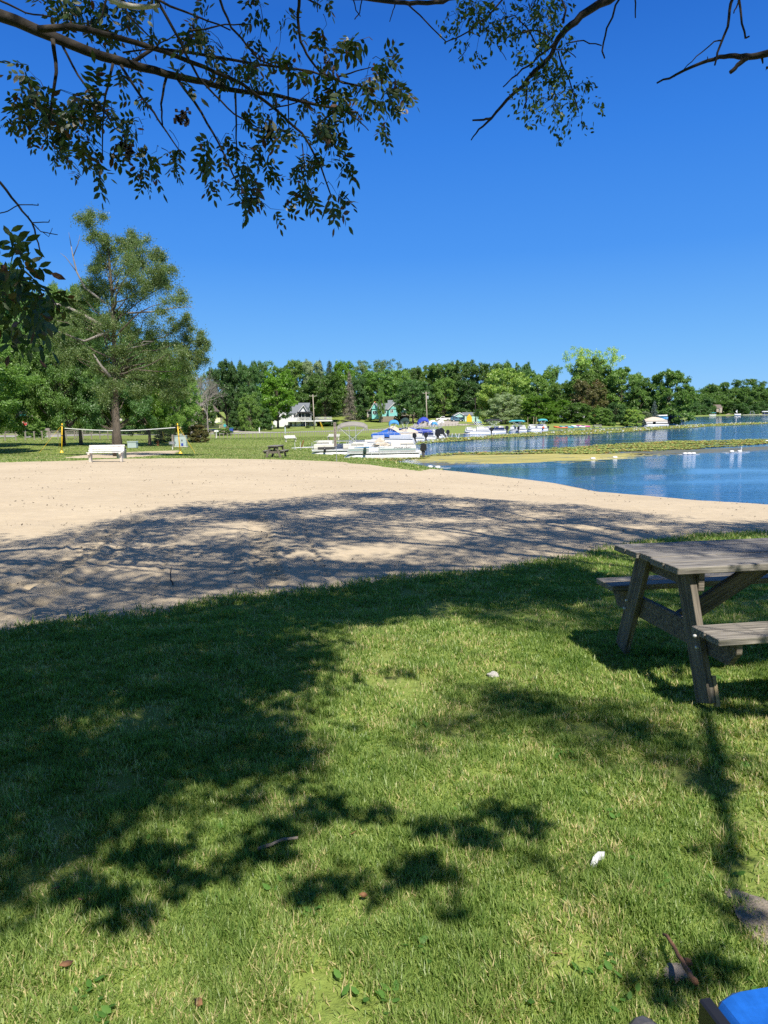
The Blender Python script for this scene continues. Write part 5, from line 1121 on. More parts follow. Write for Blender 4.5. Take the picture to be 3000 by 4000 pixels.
K2 = upole('utility pole with crossarm right of the white house', (1228,1678), (1222,1541), 205, .14)
K3 = upole('utility pole with transformer near the white pickup', (1669,1660), (1664,1530), 215, .15, True, True)
K4 = upole('dark thin pole in front of the mint garage', (1859,1655), (1856,1553), 225, .14, True, False, 'bark_dark')
K5 = upole('pale street lamp pole behind the tall tree crown', (672,1640), (662,1425), 112, .14, False, False, 'pole_metal', True)
K6 = upole('grey pole with a meter behind the round bush', (125,1668), (122,1570), 112, .13, False)
K7 = upole('thin pale pole left of the transformer pole', (1653,1640), (1655,1598), 250, .3, False, False, 'bark_pale')
def wire(label, a, b, sag, r=.028):
    a = np.array(a); b = np.array(b); mb = MB(); mb.tube([a+(b-a)*t-np.array([0,0,sag*4*t*(1-t)])-a for t in np.linspace(0, 1, 17)], r, 3, False); o = thing('power_line', label, 'power line', a); mb.build('cable', M['wire'], o); return o
dz = lambda v: np.array([0,0,v])
wire('upper power line from the leaning pole to the crossarm pole', K1-dz(.3), K2-dz(.4), 2.5, .02); wire('lower power line from the leaning pole to the crossarm pole', K1-dz(5.5), K2-dz(9.2), 1.5, .03); wire('thick lowest cable between the leaning pole and the white house', K1-dz(6.5), K2-dz(10.2), 1.4, .04)
wire('upper power line crossing before the teal house', K2-dz(.4), K3-dz(.5), 1.5, .02); wire('lower cable crossing before the teal house', K2-dz(9), K3-dz(7.6), 1.6, .04); wire('power line from the transformer pole to the garage pole', K3-dz(1.0), K4-dz(.5), 2.0, .02); wire('low cable from the transformer pole to the garage pole', K3-dz(8), K4-dz(5.5), 1.0, .035)
wire('power line leaving the leaning pole to the left', K1-dz(.3), at(200, 1480, 108), 1.2, .02); wire('service cable from the crossarm pole to the white house', K2-dz(8.8), at(1118,1612,238), .6, .03)

# ------------------------------------------------------------ houses
def HX(px, Y): return float(at(px, 1640, Y)[0])
def HZ(px, py, Y): return float(at(px, py, Y)[2])
class House:
    def __init__(s, name, label, px, Y, cat='house'): s.Y = Y; s.b = np.array([HX(px, Y), Y, 0.0]); s.o = thing(name, label, cat, s.b)
    def X(s, px): return HX(px, s.Y)-s.b[0]
    def Z(s, px, py): return HZ(px, py, s.Y)
    def wall(s, px0, px1, pyt, pyb, mat, y0=0, d=6, name='wall'):
        mb = MB(); pm = (px0+px1)/2; mb.box(s.X(px0), s.X(px1), y0, y0+d, s.Z(pm, pyb), s.Z(pm, pyt)); return mb.build(name, M[mat], s.o)
    def gable_front(s, px0, px1, pe, pp, mat, roof, y0=0, d=6, ov=.35, peak=None):
        x0, x1 = s.X(px0), s.X(px1); pk = s.X(peak) if peak else (x0+x1)/2; pm = (px0+px1)/2; ze, zp = s.Z(pm, pe), s.Z(pm, pp); mb = MB(); mb.prism([(x0,ze),(x1,ze),(pk,zp)], y0, y0+d); mb.build('gable', M[mat], s.o)
        sl = (zp-ze)/(pk-x0); sr = (zp-ze)/(x1-pk); t = .18; mb = MB(); mb.prism([(x0-ov,ze-ov*sl+.02),(pk,zp+.02),(pk,zp+t+.05),(x0-ov,ze-ov*sl+t+.02)], y0-ov, y0+d+ov); mb.prism([(pk,zp+.02),(x1+ov,ze-ov*sr+.02),(x1+ov,ze-ov*sr+t+.02),(pk,zp+t+.05)], y0-ov, y0+d+ov); r_ = mb.build('roof', M[roof], s.o)
        mb = MB(); mb.prism([(x0-ov,ze-ov*sl-.05),(pk,zp-.05),(pk,zp+t),(x0-ov,ze-ov*sl+t)], y0-ov-.06, y0-ov-.003); mb.prism([(pk,zp-.05),(x1+ov,ze-ov*sr-.05),(x1+ov,ze-ov*sr+t),(pk,zp+t)], y0-ov-.06, y0-ov-.003); mb.build('bargeboard', M['white'], r_)
    def roof_side(s, px0, px1, pe, pp, roof, y0=0, d=6, ov=.35):      # ridge runs across the view
        x0, x1 = s.X(px0)-ov, s.X(px1)+ov; pm = (px0+px1)/2; ze, zp = s.Z(pm, pe), s.Z(pm, pp); mb = MB(); mb.prism([(y0-ov,ze-.1),(y0+d/2,zp),(y0+d+ov,ze-.1),(y0+d+ov,ze+.06),(y0+d/2,zp+.18),(y0-ov,ze+.06)], x0, x1, 'x'); return mb.build('roof', M[roof], s.o)
    def window(s, px0, px1, pyt, pyb, y0=0, fr='white', mull=1):
        pm = (px0+px1)/2; x0, x1, z0, z1 = s.X(px0), s.X(px1), s.Z(pm, pyb), s.Z(pm, pyt); mb = MB(); t = .1
        mb.box(x0-t, x1+t, y0-.06, y0-.003, z0-t, z0); mb.box(x0-t, x1+t, y0-.06, y0-.003, z1, z1+t); mb.box(x0-t, x0, y0-.06, y0-.003, z0, z1); mb.box(x1, x1+t, y0-.06, y0-.003, z0, z1)
        for k in range(mull): xx = x0+(x1-x0)*(k+1)/(mull+1); mb.box(xx-.03, xx+.03, y0-.055, y0-.003, z0, z1)
        f_ = mb.build('window', M[fr], s.o); mb = MB(); mb.box(x0, x1, y0-.03, y0-.006, z0, z1); mb.build('pane', M['glass'], f_)
    def box(s, name, px0, px1, pyt, pyb, mat, y0, y1): mb = MB(); pm = (px0+px1)/2; mb.box(s.X(px0), s.X(px1), y0, y1, s.Z(pm, pyb), s.Z(pm, pyt)); return mb.build(name, M[mat], s.o)
    def railing(s, px0, px1, pyt, pyb, y0, mat='white', n=None):
        pm = (px0+px1)/2; x0, x1, z0, z1 = s.X(px0), s.X(px1), s.Z(pm, pyb), s.Z(pm, pyt); mb = MB(); mb.box(x0, x1, y0-.05, y0+.05, z1-.08, z1); mb.box(x0, x1, y0-.04, y0+.04, z0+.05, z0+.13); n = n or int((x1-x0)/.28)
        for i in range(n+1): x = x0+(x1-x0)*i/n; mb.box(x-.05, x+.05, y0-.03, y0+.03, z0+.13, z1-.08)
        mb.build('railing', M[mat], s.o)
h = House('white_house', 'white two storey house with grey roof and raised deck behind the road', 1128, 240)
h.wall(1126, 1174, 1614, 1676, 'siding_white', 0, 8); h.roof_side(1124, 1175, 1614, 1586, 'roof_grey', 0, 8)
h.wall(1089, 1128, 1612, 1676, 'siding_white', .6, 8); h.gable_front(1089, 1129, 1612, 1589, 'siding_white', 'roof_grey', .6, 8, peak=1103)
h.wall(1065, 1090, 1616, 1676, 'siding_white', 1.2, 6); h.box('flat_roof', 1063, 1091, 1612, 1616, 'roof_grey', .8, 7.5)
h.wall(1163, 1207, 1614, 1644, 'siding_white', 1.0, 8); h.gable_front(1163, 1206, 1614, 1584, 'siding_white', 'roof_grey', -.4, 9, .5, peak=1188)
h.roof_side(1105, 1198, 1592, 1574, 'roof_grey', 6, 6); h.wall(1105, 1198, 1592, 1660, 'siding_white', 6.2, 5.6)
h.wall(1165, 1225, 1646, 1676, 'siding_white', 2.2, 5); h.box('deck', 1126, 1299, 1643, 1646.5, 'white', -2.6, 2.1); h.railing(1165, 1213, 1630, 1643, -2.5); h.railing(1235, 1298, 1629, 1643, -2.5, n=16); h.box('deck_panel', 1126, 1166, 1631, 1643, 'siding_white', -2.6, -2.45)
h.box('porch_screen', 1166, 1217, 1616, 1630.5, 'glass', -1.2, .9); h.box('porch_roof', 1164, 1222, 1608, 1614.5, 'black_canvas', -2.0, 1.2)
for px in (1167, 1180, 1193, 1216): h.box('porch_post', px, px+1.2, 1614, 1643, 'white', -1.4, -1.25)
for px in (1195, 1255, 1297): h.box('deck_post', px, px+1.5, 1646.5, 1678, 'white_old', -2.4, -2.2)
for a, b, y0_, y1_, yy in ((1131,1134.5,1620,1633,0), (1138,1141,1620,1633,0), (1148,1159,1619,1631,0), (1066,1077,1623,1637,1.2), (1079,1088,1623,1637,1.2), (1105,1115,1620,1634,.6), (1131,1140,1650,1665,0), (1150,1157,1650,1664,0), (1171,1175,1649,1665,2.2), (1199,1205,1648,1662,2.2)): h.window(a, b, y0_, y1_, yy)
h.box('door', 1184, 1190, 1649, 1671, 'royal_canvas', 2.1, 2.19); h.box('foundation', 1122, 1172, 1668, 1677, 'concrete', -.5, -.02)
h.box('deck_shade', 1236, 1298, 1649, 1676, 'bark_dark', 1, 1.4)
h = House('teal_house', 'teal gabled cottage on the slope with stone base and side deck', 1455, 262)
h.wall(1453, 1492, 1597, 1636, 'siding_teal', 0, 8); h.gable_front(1449, 1478, 1597, 1573, 'siding_teal', 'roof_grey', -.3, 7, .4)
h.wall(1492, 1552, 1598, 1627, 'siding_teal', 1.5, 7); h.roof_side(1470, 1545, 1599, 1576, 'roof_grey', 1.5, 7); h.gable_front(1519, 1556, 1597, 1573, 'siding_teal', 'roof_grey', -.2, 8, .4, peak=1543); h.wall(1519, 1552, 1597, 1627, 'siding_teal', 0, 3)
h.box('stone_base', 1480, 1556, 1626, 1648, 'rock_tan', -.4, 4); h.roof_side(1520, 1562, 1580, 1562, 'roof_grey', 7, 5); h.wall(1522, 1560, 1580, 1615, 'siding_teal', 7.2, 4.6)
h.wall(1434, 1453, 1604, 1630, 'siding_tan', 2, 5); h.box('flat_roof', 1432, 1455, 1600, 1604, 'roof_brown', 1.5, 7.5)
h.wall(1557, 1590, 1603, 1612, 'siding_teal', 3, 4); h.gable_front(1557, 1590, 1603, 1596, 'siding_teal', 'siding_teal', 2.5, 5); h.box('deck', 1556, 1622, 1621, 1624, 'wood_post', -2, 3); h.railing(1557, 1588, 1612, 1621, -1.9, 'wood_post'); h.railing(1601, 1621, 1611, 1621, -1.9, 'wood_post'); h.wall(1562, 1600, 1624, 1648, 'bark', 2.5, 3)
for a, b, y0_, y1_, yy in ((1457,1463,1606,1617,0), (1466,1471,1606,1617,0), (1474,1480,1606,1617,0), (1496,1502,1605,1614,1.5), (1504,1508,1605,1614,1.5), (1526,1530,1602,1612,0), (1532,1536,1601,1611,0), (1537,1541,1581,1587,-.2), (1436,1450,1608,1618,2)): h.window(a, b, y0_, y1_, yy, mull=0)
for px in (1600, 1615): h.box('deck_post', px, px+2, 1624, 1650, 'wood_fresh', -1.8, -1.5)
h.box('cellar_door', 1577, 1588, 1628, 1647, 'black', 2.3, 2.48); h.box('chimney', 1462, 1466, 1566, 1578, 'red', 8, 9)
h = House('garage', 'mint green garage with open door and dark roof beyond the parking lot', 1820, 262, 'garage')
h.wall(1817, 1877, 1623, 1652, 'siding_mint', 0, 8); h.roof_side(1812, 1878, 1622, 1612, 'roof_grey', 0, 8, .2)
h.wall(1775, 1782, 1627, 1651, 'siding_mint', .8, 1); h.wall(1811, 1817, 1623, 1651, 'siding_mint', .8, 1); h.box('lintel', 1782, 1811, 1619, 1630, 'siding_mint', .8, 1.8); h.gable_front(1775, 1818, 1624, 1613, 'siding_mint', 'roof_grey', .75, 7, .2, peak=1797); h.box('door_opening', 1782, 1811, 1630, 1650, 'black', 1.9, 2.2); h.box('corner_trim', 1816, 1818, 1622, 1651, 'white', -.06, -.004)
h = House('yellow_house', 'pale yellow two storey house behind the dead tree and leaning pole', 760, 190)
h.wall(752, 815, 1640, 1674, 'siding_yellow', 0, 8); h.wall(752, 815, 1600, 1640, 'siding_yellow', 1, 8); h.gable_front(740, 818, 1600, 1560, 'siding_yellow', 'roof_brown', .6, 9, .6, peak=780); h.wall(815, 855, 1656, 1673, 'siding_yellow', .5, 5); h.box('balcony', 810, 857, 1648, 1651, 'white', -2, 3); h.railing(811, 856, 1639, 1648, -1.9); h.wall(822, 850, 1632, 1648, 'siding_yellow', 3, 3)
for a, b, y0_, y1_, yy in ((803,811,1653,1666,0), (788,795,1622,1634,1), (803,810,1622,1634,1), (765,772,1622,1634,1), (760,768,1655,1665,0)): h.window(a, b, y0_, y1_, yy)
h.box('band', 752, 818, 1644, 1647, 'white', -.1, -.005)
h.roof_side(690, 760, 1655, 1600, 'roof_brown', 2, 8); h.wall(692, 758, 1645, 1674, 'siding_yellow', 2, 8)
h = House('grey_cottage', 'pale cottage half hidden by trees behind the kayak rack', 2230, 215)
h.wall(2205, 2285, 1598, 1642, 'siding_white', 0, 7); h.gable_front(2205, 2285, 1598, 1570, 'siding_white', 'roof_grey', -.1, 7.2); 
for a in (2215, 2230, 2247, 2262): h.window(a, a+8, 1606, 1622)
h = House('tan_house', 'small tan house with brown roof on the far shore', 2800, 638)
h.wall(2797, 2812, 1594, 1609, 'siding_tan', 0, 8); h.roof_side(2794, 2819, 1594, 1581, 'roof_brown', 0, 9); h.wall(2808, 2818, 1594, 1612, 'siding_tan', -.5, 4); h.wall(2788, 2801, 1583, 1605, 'siding_tan', 9, 6); h.gable_front(2788, 2802, 1583, 1571, 'siding_tan', 'roof_brown', 8.6, 7); h.window(2807, 2811, 1596, 1603, -.5)
h = House('grey_house', 'grey house with white trim partly visible at the far left edge', 20, 170)
h.wall(-60, 50, 1606, 1650, 'siding_tan', 0, 8); h.roof_side(-62, 54, 1606, 1570, 'roof_grey', 0, 8); h.window(22, 38, 1617, 1628); h.window(-10, 4, 1617, 1628); h.box('corner_trim', 38, 41, 1612, 1648, 'white', -.1, -.005)
h = House('white_cottage', 'narrow white and blue cottage glimpsed between trunks at the left', 280, 160)
h.wall(268, 300, 1610, 1650, 'siding_white', 0, 6); h.gable_front(268, 300, 1610, 1585, 'siding_white', 'roof_grey', 0, 6)
h.window(274, 282, 1618, 1630)
# ------------------------------------------------------------ vehicles
def vehicle(name, label, cat, px, Y, L, prof, cab, glass, paint, rz=0):
    o = thing(name, label, cat); put_on(o, px, Y, rz); b_ = MB(); b_.prism([(a*L, z) for a, z in prof], -.9, .9); body = b_.build('body', M[paint], o, bevel=.04)
    mb = MB(); n = len(cab); mb.add([(a*L, y*(.86 if z < 1.3 else .72), z) for y in (-1, 1) for a, z in cab], [tuple(range(n)), tuple(range(2*n-1, n-1, -1))]+[(i, n+i, n+(i+1) % n, (i+1) % n) for i in range(n)]); mb.build('cabin', M[paint], o, bevel=.03)
    for poly in glass: mb = MB(); mb.prism([(a*L, z) for a, z in poly], -.90, -.80); mb.build('window', M['glass'], o)
    for a in (.19, .80):
        for s in (-1, 1):
            mb = MB(); mb.lathe([(.2,-.12),(.38,-.12),(.40,-.09),(.40,.09),(.38,.12),(.2,.12)], 16, Matrix.Rotation(R(90), 4, 'X')); wh = mb.build('wheel', M['tyre'], o, loc=(a*L, s*.84, .39)); mb = MB(); mb.lathe([(.05,-.14),(.23,-.13),(.23,.13),(.05,.14)], 10, Matrix.Rotation(R(90), 4, 'X')); mb.build('rim', M['alu'], wh)
    for x_ in (.0, .985*L):
        mb = MB(); mb.box(x_-.06, x_+.10, -.85, .85, .40, .58); mb.build('bumper', M['darkgrey'], o, bevel=.02)
    for s in (-1, 1): mb = MB(); mb.box(-.02, .05, s*.7-.12, s*.7+.12, .78, .92); mb.build('headlight', M['white'], o)
    return o
vehicle('pickup_truck', 'white pickup truck facing left on the gravel lot', 'truck', 1704, 268, 5.5, [(0,.5),(0,.98),(.03,1.03),(.27,1.12),(.60,1.12),(.60,1.18),(.995,1.18),(1.0,.5),(.88,.45),(.86,.8),(.74,.8),(.71,.42),(.28,.42),(.26,.8),(.13,.8),(.10,.45)], [(.27,1.12),(.35,1.72),(.39,1.76),(.56,1.76),(.60,1.12)], [[(.31,1.18),(.37,1.64),(.46,1.64),(.46,1.18)], [(.475,1.18),(.475,1.64),(.55,1.64),(.575,1.18)]], 'white', R(-3))
vehicle('sport_utility_vehicle', 'light blue sport utility vehicle with dark roof right of the white pickup', 'car', 1761, 262, 4.4, [(0,.5),(0,1.0),(.62,1.12),(.97,1.02),(1,.5),(.9,.45),(.88,.82),(.73,.82),(.71,.42),(.28,.42),(.26,.82),(.11,.82),(.09,.45)], [(0.01,1.0),(.05,1.70),(.10,1.76),(.52,1.76),(.66,1.1)], [[(.06,1.15),(.09,1.62),(.26,1.62),(.26,1.15)], [(.28,1.15),(.28,1.62),(.50,1.62),(.60,1.15)]], 'carblue', R(12))
o = thing('golf_cart', 'small dark roofed cart parked beside the mint garage', 'cart'); put_on(o, 1853, 235)
mb = MB(); mb.prism([(0,.3),(2.3,.3),(2.3,.7),(1.2,.75),(1.1,.5),(.5,.5),(.4,.9),(.1,.9)], -.55, .55); mb.build('body', M['light_blue'], o, bevel=.03); mb = MB(); mb.box(.1, 2.0, -.6, .6, 1.75, 1.83); mb.build('roof', M['darkgrey'], o, bevel=.02)
for x_, y_ in ((.2,-.5),(.2,.5),(1.9,-.5),(1.9,.5)): mb = MB(); mb.tube([(x_,y_,.6),(x_,y_,1.76)], .025, 5); mb.build('roof_post', M['darkgrey'], o); mb = MB(); mb.lathe([(.12,-.1),(.25,-.1),(.25,.1),(.12,.1)], 12, Matrix.Translation((x_ if x_ < 1 else x_, y_*1.05, .25)) @ Matrix.Rotation(R(90), 4, 'X')); mb.build('wheel', M['tyre'], o)
o = thing('inflatable_slide', 'bright yellow upright panel leaning on the mint garage', 'board'); put_on(o, 1833, 258); mb = MB(); mb.prism([(-.95,0),(.95,0),(1.0,1.4),(.7,2.1),(.3,2.3),(.2,2.8),(-.2,2.8),(-.3,2.3),(-.7,2.1),(-1,1.4)], -.12, .1); mb.build('panel', M['yellow'], o, bevel=.05)
# ------------------------------------------------------------ pontoon boats
def outboard(o, x, s=1.0, y=0, tilt=0, mat='black'):
    m = Matrix.Translation((x, y, .55)) @ Matrix.Rotation(R(tilt), 4, 'Y') @ Matrix.Scale(s, 4)
    mt = link('outboard_motor', None, o)
    mb = MB(); prof = [(-.02,.12),(.06,.62),(.30,.72),(.52,.60),(.58,.30),(.50,.05),(.05,.02)]; mb.prism(prof, -.20, .20); mb.v = [tuple(m @ Vector(v)) for v in mb.v]; mb.build('cowling', M[mat], mt, bevel=.06)
    mb = MB(); mb.prism([(.10,.03),(.42,.03),(.38,-.55),(.50,-.60),(.50,-.66),(.16,-.66),(.20,-.5)], -.07, .07); mb.v = [tuple(m @ Vector(v)) for v in mb.v]; mb.build('lower_unit', M['darkgrey' if mat == 'black' else mat], mt, bevel=.02)
    mb = MB(); mb.box(-.22, .12, -.15, .15, -.25, .12, m); mb.build('bracket', M['alu'], mt); return mt
def bimini(o, x0, x1, z, mat, W=1.15, arch=.25, feet=None, thick=.05, folded=False, tilt=0):
    """bowed awning on tube frame between x0 and x1 at height z"""
    n = 9; m_ = 7; V = []
    for k, dz_ in ((0, 0), (1, -thick)):
        for i in range(n):
            t = i/(n-1)
            for j in range(m_):
                u = j/(m_-1)*2-1; V.append((x0+(x1-x0)*t, u*W, z+tilt*(t-.5)+arch*(1-u*u)*.6+arch*.8*math.sin(math.pi*t)-(.16 if abs(u) > .99 else 0)-(.14 if i in (0, n-1) else 0)+dz_))
    Fs = [];
    for i in range(n-1):
        for j in range(m_-1): a = i*m_+j; Fs.append((a, a+1, a+m_+1, a+m_)); b = a+n*m_; Fs.append((b, b+m_, b+m_+1, b+1))
    e = [i*m_ for i in range(n)]+[(n-1)*m_+j for j in range(1, m_)]+[i*m_+m_-1 for i in range(n-2, -1, -1)]+[j for j in range(m_-2, 0, -1)]
    for a, b in zip(e, e[1:]+e[:1]): Fs.append((a, b, b+n*m_, a+n*m_))
    mb = MB(); mb.add(V, Fs); mb.build('awning', M[mat], o, smooth=False)
    f = feet or [(x0+.25*(x1-x0), .55), (x1-.25*(x1-x0), .55)]
    for s in (-1, 1):
        for (a, zb) in ((x0+.1, f[1]), (x1-.1, f[0])): mb = MB(); mb.tube([(b_x, s*W*.98, b_z) for b_x, b_z in ((zb[0], zb[1]+.65), (a, z-.05))], .02, 5); mb.build('awning_strut', M['alu'], o)
        for (a, zb) in (((x0+x1)/2-.3, f[0]), ((x0+x1)/2+.3, f[1])): mb = MB(); mb.tube([(zb[0], s*W*.98, zb[1]+.65), (a, s*W*.98, z)], .016, 5); mb.build('awning_strut', M['alu'], o)
def cover(o, x0, x1, z0, pts, mat, W=1.22, skirt=.18):
    """tarpaulin: ridge heights pts [(t,z)] over the boat, sides falling to z0"""
    V = []; ts = np.linspace(0, 1, 13); g_ = random.Random(int(x1*100))
    for t in ts:
        zr = float(np.interp(t, [p[0] for p in pts], [p[1] for p in pts])); x = x0+(x1-x0)*t
        for u, k in ((-1,-.0), (-1,1), (-.5,.45+.1*g_.random()), (0,0), (.5,.45+.1*g_.random()), (1,1), (1,-.0)):
            if abs(u) == 1: V.append((x, u*W, z0-skirt-g_.random()*.03 if k == 0 else z0))
            else: V.append((x, u*W, zr-(zr-z0)*k*.9+g_.gauss(0,.012)))
    n = len(ts); Fs = [(i*7+j, i*7+j+1, (i+1)*7+j+1, (i+1)*7+j) for i in range(n-1) for j in range(6)]+[tuple(range(7)), tuple((n-1)*7+j for j in range(6, -1, -1))]
    mb = MB(); mb.add(V, Fs); return mb.build('boat_cover', M[mat], o)
def pontoon(label, px, Y, L, yaw=0, panel='white', stripes=(), rail=True, W=1.22, motor=True, seats=True, z_rail=1.36, deckm='alu', mtilt=0, pz=WL, msc=1.0, x0p=.55, tubes=True, cat='pontoon boat', group=None):
    x = float(at(px, 1700, Y)[0]); o = thing('pontoon_boat', label, cat, (x, Y, pz), yaw, group)
    for s in (-1, 1):
        mb = MB(); rr = .33; mb.lathe([(.02,0),(.14,.18),(.26,.55),(rr,1.0),(rr,L-.15),(.27,L)], 14, Matrix.Translation((0, s*.86, .13)) @ Matrix.Rotation(R(90), 4, 'Y')); mb.build('pontoon', M['alu'], o, smooth=True)
    mb = MB(); mb.box(.25, L-.05, -W, W, .46, .60); mb.build('deck', M[deckm], o, bevel=.01)
    for s in (-1, 1):
        mb = MB(); segs = [(.45, L*.34), (L*.46, L-.35)] if s < 0 else [(.45, L-.35)]
        for a, b in segs: mb.box(a, b, s*W-.02, s*W+.02, .62, z_rail-.30)
        pn = mb.build('side_panel', M[panel], o, bevel=.006)
        if s < 0:
            for zc, hh, mt in stripes:
                for a, b in segs: mb = MB(); mb.box(a+.01, b-.01, -W-.026, -W-.0205, zc, zc+hh); mb.build('stripe', M[mt], pn)
        mb = MB(); mb.tube([(.45, s*W, .62), (.45, s*W, z_rail), (L-.35, s*W, z_rail), (L-.35, s*W, .62)], .022, 5)
        k = int(L/.8)
        for i in range(1, k): mb.tube([(.45+(L-.8)*i/k, s*W, z_rail-.30), (.45+(L-.8)*i/k, s*W, z_rail)], .016, 4)
        mb.build('rail', M['alu'], o)
    mb = MB(); mb.box(.43, .47, -W+.02, -.45, .62, z_rail-.3); mb.box(.43, .47, .45, W-.02, .62, z_rail-.3); mb.box(L-.37, L-.33, -W+.02, .2, .62, z_rail-.3); mb.build('end_panel', M[panel], o)
    if seats:
        for a, b, y0, y1, bk in ((.7, L*.30, .55, 1.12, 1), (.7, L*.27, -1.12, -.62, -1), (L*.62, L-.5, .55, 1.12, 1), (L*.75, L-.5, -1.12, -.62, -1)):
            mb = MB(); mb.box(a, b, y0, y1, .62, .95); mb.box(a, b, y1-.14 if bk > 0 else y0, y1 if bk > 0 else y0+.14, .95, z_rail+.0); mb.build('seat', M['cream'], o, bevel=.03)
        mb = MB(); mb.prism([(L*.52,.62),(L*.60,.62),(L*.60,1.2),(L*.53,1.38)], .3, 1.0); mb.build('console', M['white'], o, bevel=.02)
        mb = MB(); mb.tube([(L*.61+.02*math.sin(a), .65+.18*math.cos(a), 1.25+.18*math.sin(a)) for a in np.linspace(0, 6.28, 13)], .015, 4); mb.build('steering_wheel', M['black'], o)
    if motor: outboard(o, L+.05, msc, 0, mtilt)
    return o
B1 = pontoon('nearest white pontoon boat with teal and black side stripes and a black outboard', 1343, 61.0, 6.45, R(-1.5), 'white', [(.74,.035,'greenstripe'), (.80,.02,'blackstripe'), (.66,.03,'blackstripe'), (.84,.02,'greenstripe')])
text('SMOKER CRAFT', .20, 'darkgrey', B1, (5.0,-1.25,.93), (R(90),0,0), shear=.25, width=1.05)
mb = MB(); mb.prism([(.95,1.0),(3.0,1.12),(2.0,1.02),(3.6,.97),(.95,.96)], -1.262, -1.25); mb.build('side_graphic', M['bluepanel'], B1)
mb = MB(); mb.lathe([(.03,0),(.11,.08),(.13,.25),(.12,.5),(.03,.62)], 10, Matrix.Translation((1.85,-1.38,.42))); mb.build('fender', M['darkgreen'], B1, smooth=True)
g_ = random.Random(3); V = []; mb = MB()
for i in range(7):
    for j in range(9): a = 6.283*j/9; r_ = (.75, .72, .58, .46, .36, .24, .05)[i]*(1+.25*math.sin(a*3+i)); V.append((3.15+r_*math.cos(a)*1.0, -.7+r_*math.sin(a)*.6, 1.02+.13*i+.04*math.sin(a*5+i*2)))
mb.add(V, [(i*9+j, i*9+(j+1) % 9, (i+1)*9+(j+1) % 9, (i+1)*9+j) for i in range(6) for j in range(9)]+[tuple(range(8,-1,-1)), tuple(54+j for j in range(9))]); tag(mb.build('seat_cloth', M['beige_canvas'], B1), 'crumpled tan cloth heaped over a seat')
mb = MB(); mb.box(2.35, 2.39, -1.30, -1.22, .35, 1.34); mb.box(3.05, 3.09, -1.30, -1.22, .35, 1.34); mb.box(2.35, 3.09, -1.29, -1.23, 1.30, 1.34); mb.build('gate', M['alu'], B1)
B2 = pontoon('white pontoon boat under a raised grey awning behind the nearest boat', 1210, 66.5, 6.8, R(1), 'cream', [(1.02,.10,'white'), (.70,.03,'blackstripe')], motor=True)
bimini(B2, 2.6, 5.4, 2.72, 'grey_canvas', 1.15, .30, [(3.7,.62),(4.3,.62)], .10, tilt=0)
mb = MB(); mb.box(.8, 2.4, -1.245, -1.241, .64, .86); mb.build('side_graphic', M['darkgrey'], B2)
for a in (1.45,): mb = MB(); mb.lathe([(.03,0),(.10,.08),(.12,.25),(.03,.55)], 10, Matrix.Translation((a,-1.38,.35))); mb.build('fender', M['black'], B2, smooth=True)
B3 = pontoon('pontoon boat under a bright blue tent cover with rolled light blue awning', 1442, 97, 5.9, R(2), 'alu', seats=False, mtilt=-10)
cover(B3, .3, 4.2, 1.15, [(0,1.22),(.28,1.45),(.45,1.72),(.62,2.05),(.78,1.75),(1,1.22)], 'blue_canvas', skirt=.30); bimini(B3, 2.7, 4.0, 2.75, 'light_blue', 1.1, .25, [(2.4,.6),(2.9,.6)], .16)
B4 = pontoon('pontoon boat under a beige cover with dark green awning hoop', 1488, 101.5, 6.1, R(3), 'cream', seats=False)
cover(B4, .3, 5.2, 1.25, [(0,1.6),(.3,2.3),(.5,1.75),(.7,2.05),(1,1.45)], 'beige_canvas', skirt=.62); bimini(B4, 2.7, 4.0, 2.85, 'darkgreen', 1.1, .35, [(3.2,.6),(3.6,.6)], .16, tilt=.3)
B5 = pontoon('pontoon boat with long royal blue cover and blue arched awning', 1553, 107, 5.6, R(3), 'navy', [(.66,.06,'alu')], seats=False, msc=1.5)
cover(B5, .2, 5.1, 1.32, [(0,1.7),(.3,1.85),(.5,1.72),(.75,1.7),(1,1.42)], 'royal_canvas', skirt=.18); bimini(B5, 3.0, 4.6, 2.75, 'royal_canvas', 1.1, .45, [(1.9,.7),(3.4,.7)], .16, tilt=.35)
mb = MB()
for a in (.6, 2.2): mb.tube([(a, -1.26, 1.15), (a+.7, -1.27, 1.05), (a+1.3, -1.27, .66)], .04, 6)
mb.build('side_trim', M['white'], B5)
B6 = pontoon('white pontoon boat with two small white rolled awnings and tilted motor', 1640, 117, 4.3, R(4), 'white', [(.70,.03,'grey')], motor=True)
for a in (1.9, 3.3): bimini(B6, a-.5, a+.6, 2.55, 'white', .9, .22, [(a-.2,.6),(a+.1,.6)], .12, tilt=.3)
B6b = pontoon('pontoon boat with light blue awning wedged between the blue and white boats', 1610, 113, 4.6, R(3), 'alu', seats=False, mtilt=-35, msc=1.4); bimini(B6b, 3.1, 4.0, 2.35, 'light_blue', .9, .2, [(3.2,.6),(3.6,.6)], .12, tilt=-.1)
B7 = pontoon('open white pontoon boat with bare folded awning frame at the yellow dock', 1811, 133, 4.9, R(2), 'white', [(.75,.10,'navy')]); mb = MB()
for s in (-1, 1):
    for a, b in ((2.1,.9),(2.5,1.3),(2.9,1.7)): mb.tube([(a+.9, s*1.1, 1.3), (b+.9, s*1.1, 2.4)], .03, 5)
mb.build('folded_awning', M['white'], B7)
B8 = pontoon('pontoon boat with raised black awning and navy side', 1890, 141, 4.2, R(2), 'navy', msc=1.2); bimini(B8, .3, 3.4, 2.55, 'black_canvas', 1.1, .15, [(1.2,.6),(2.4,.6)], .10)
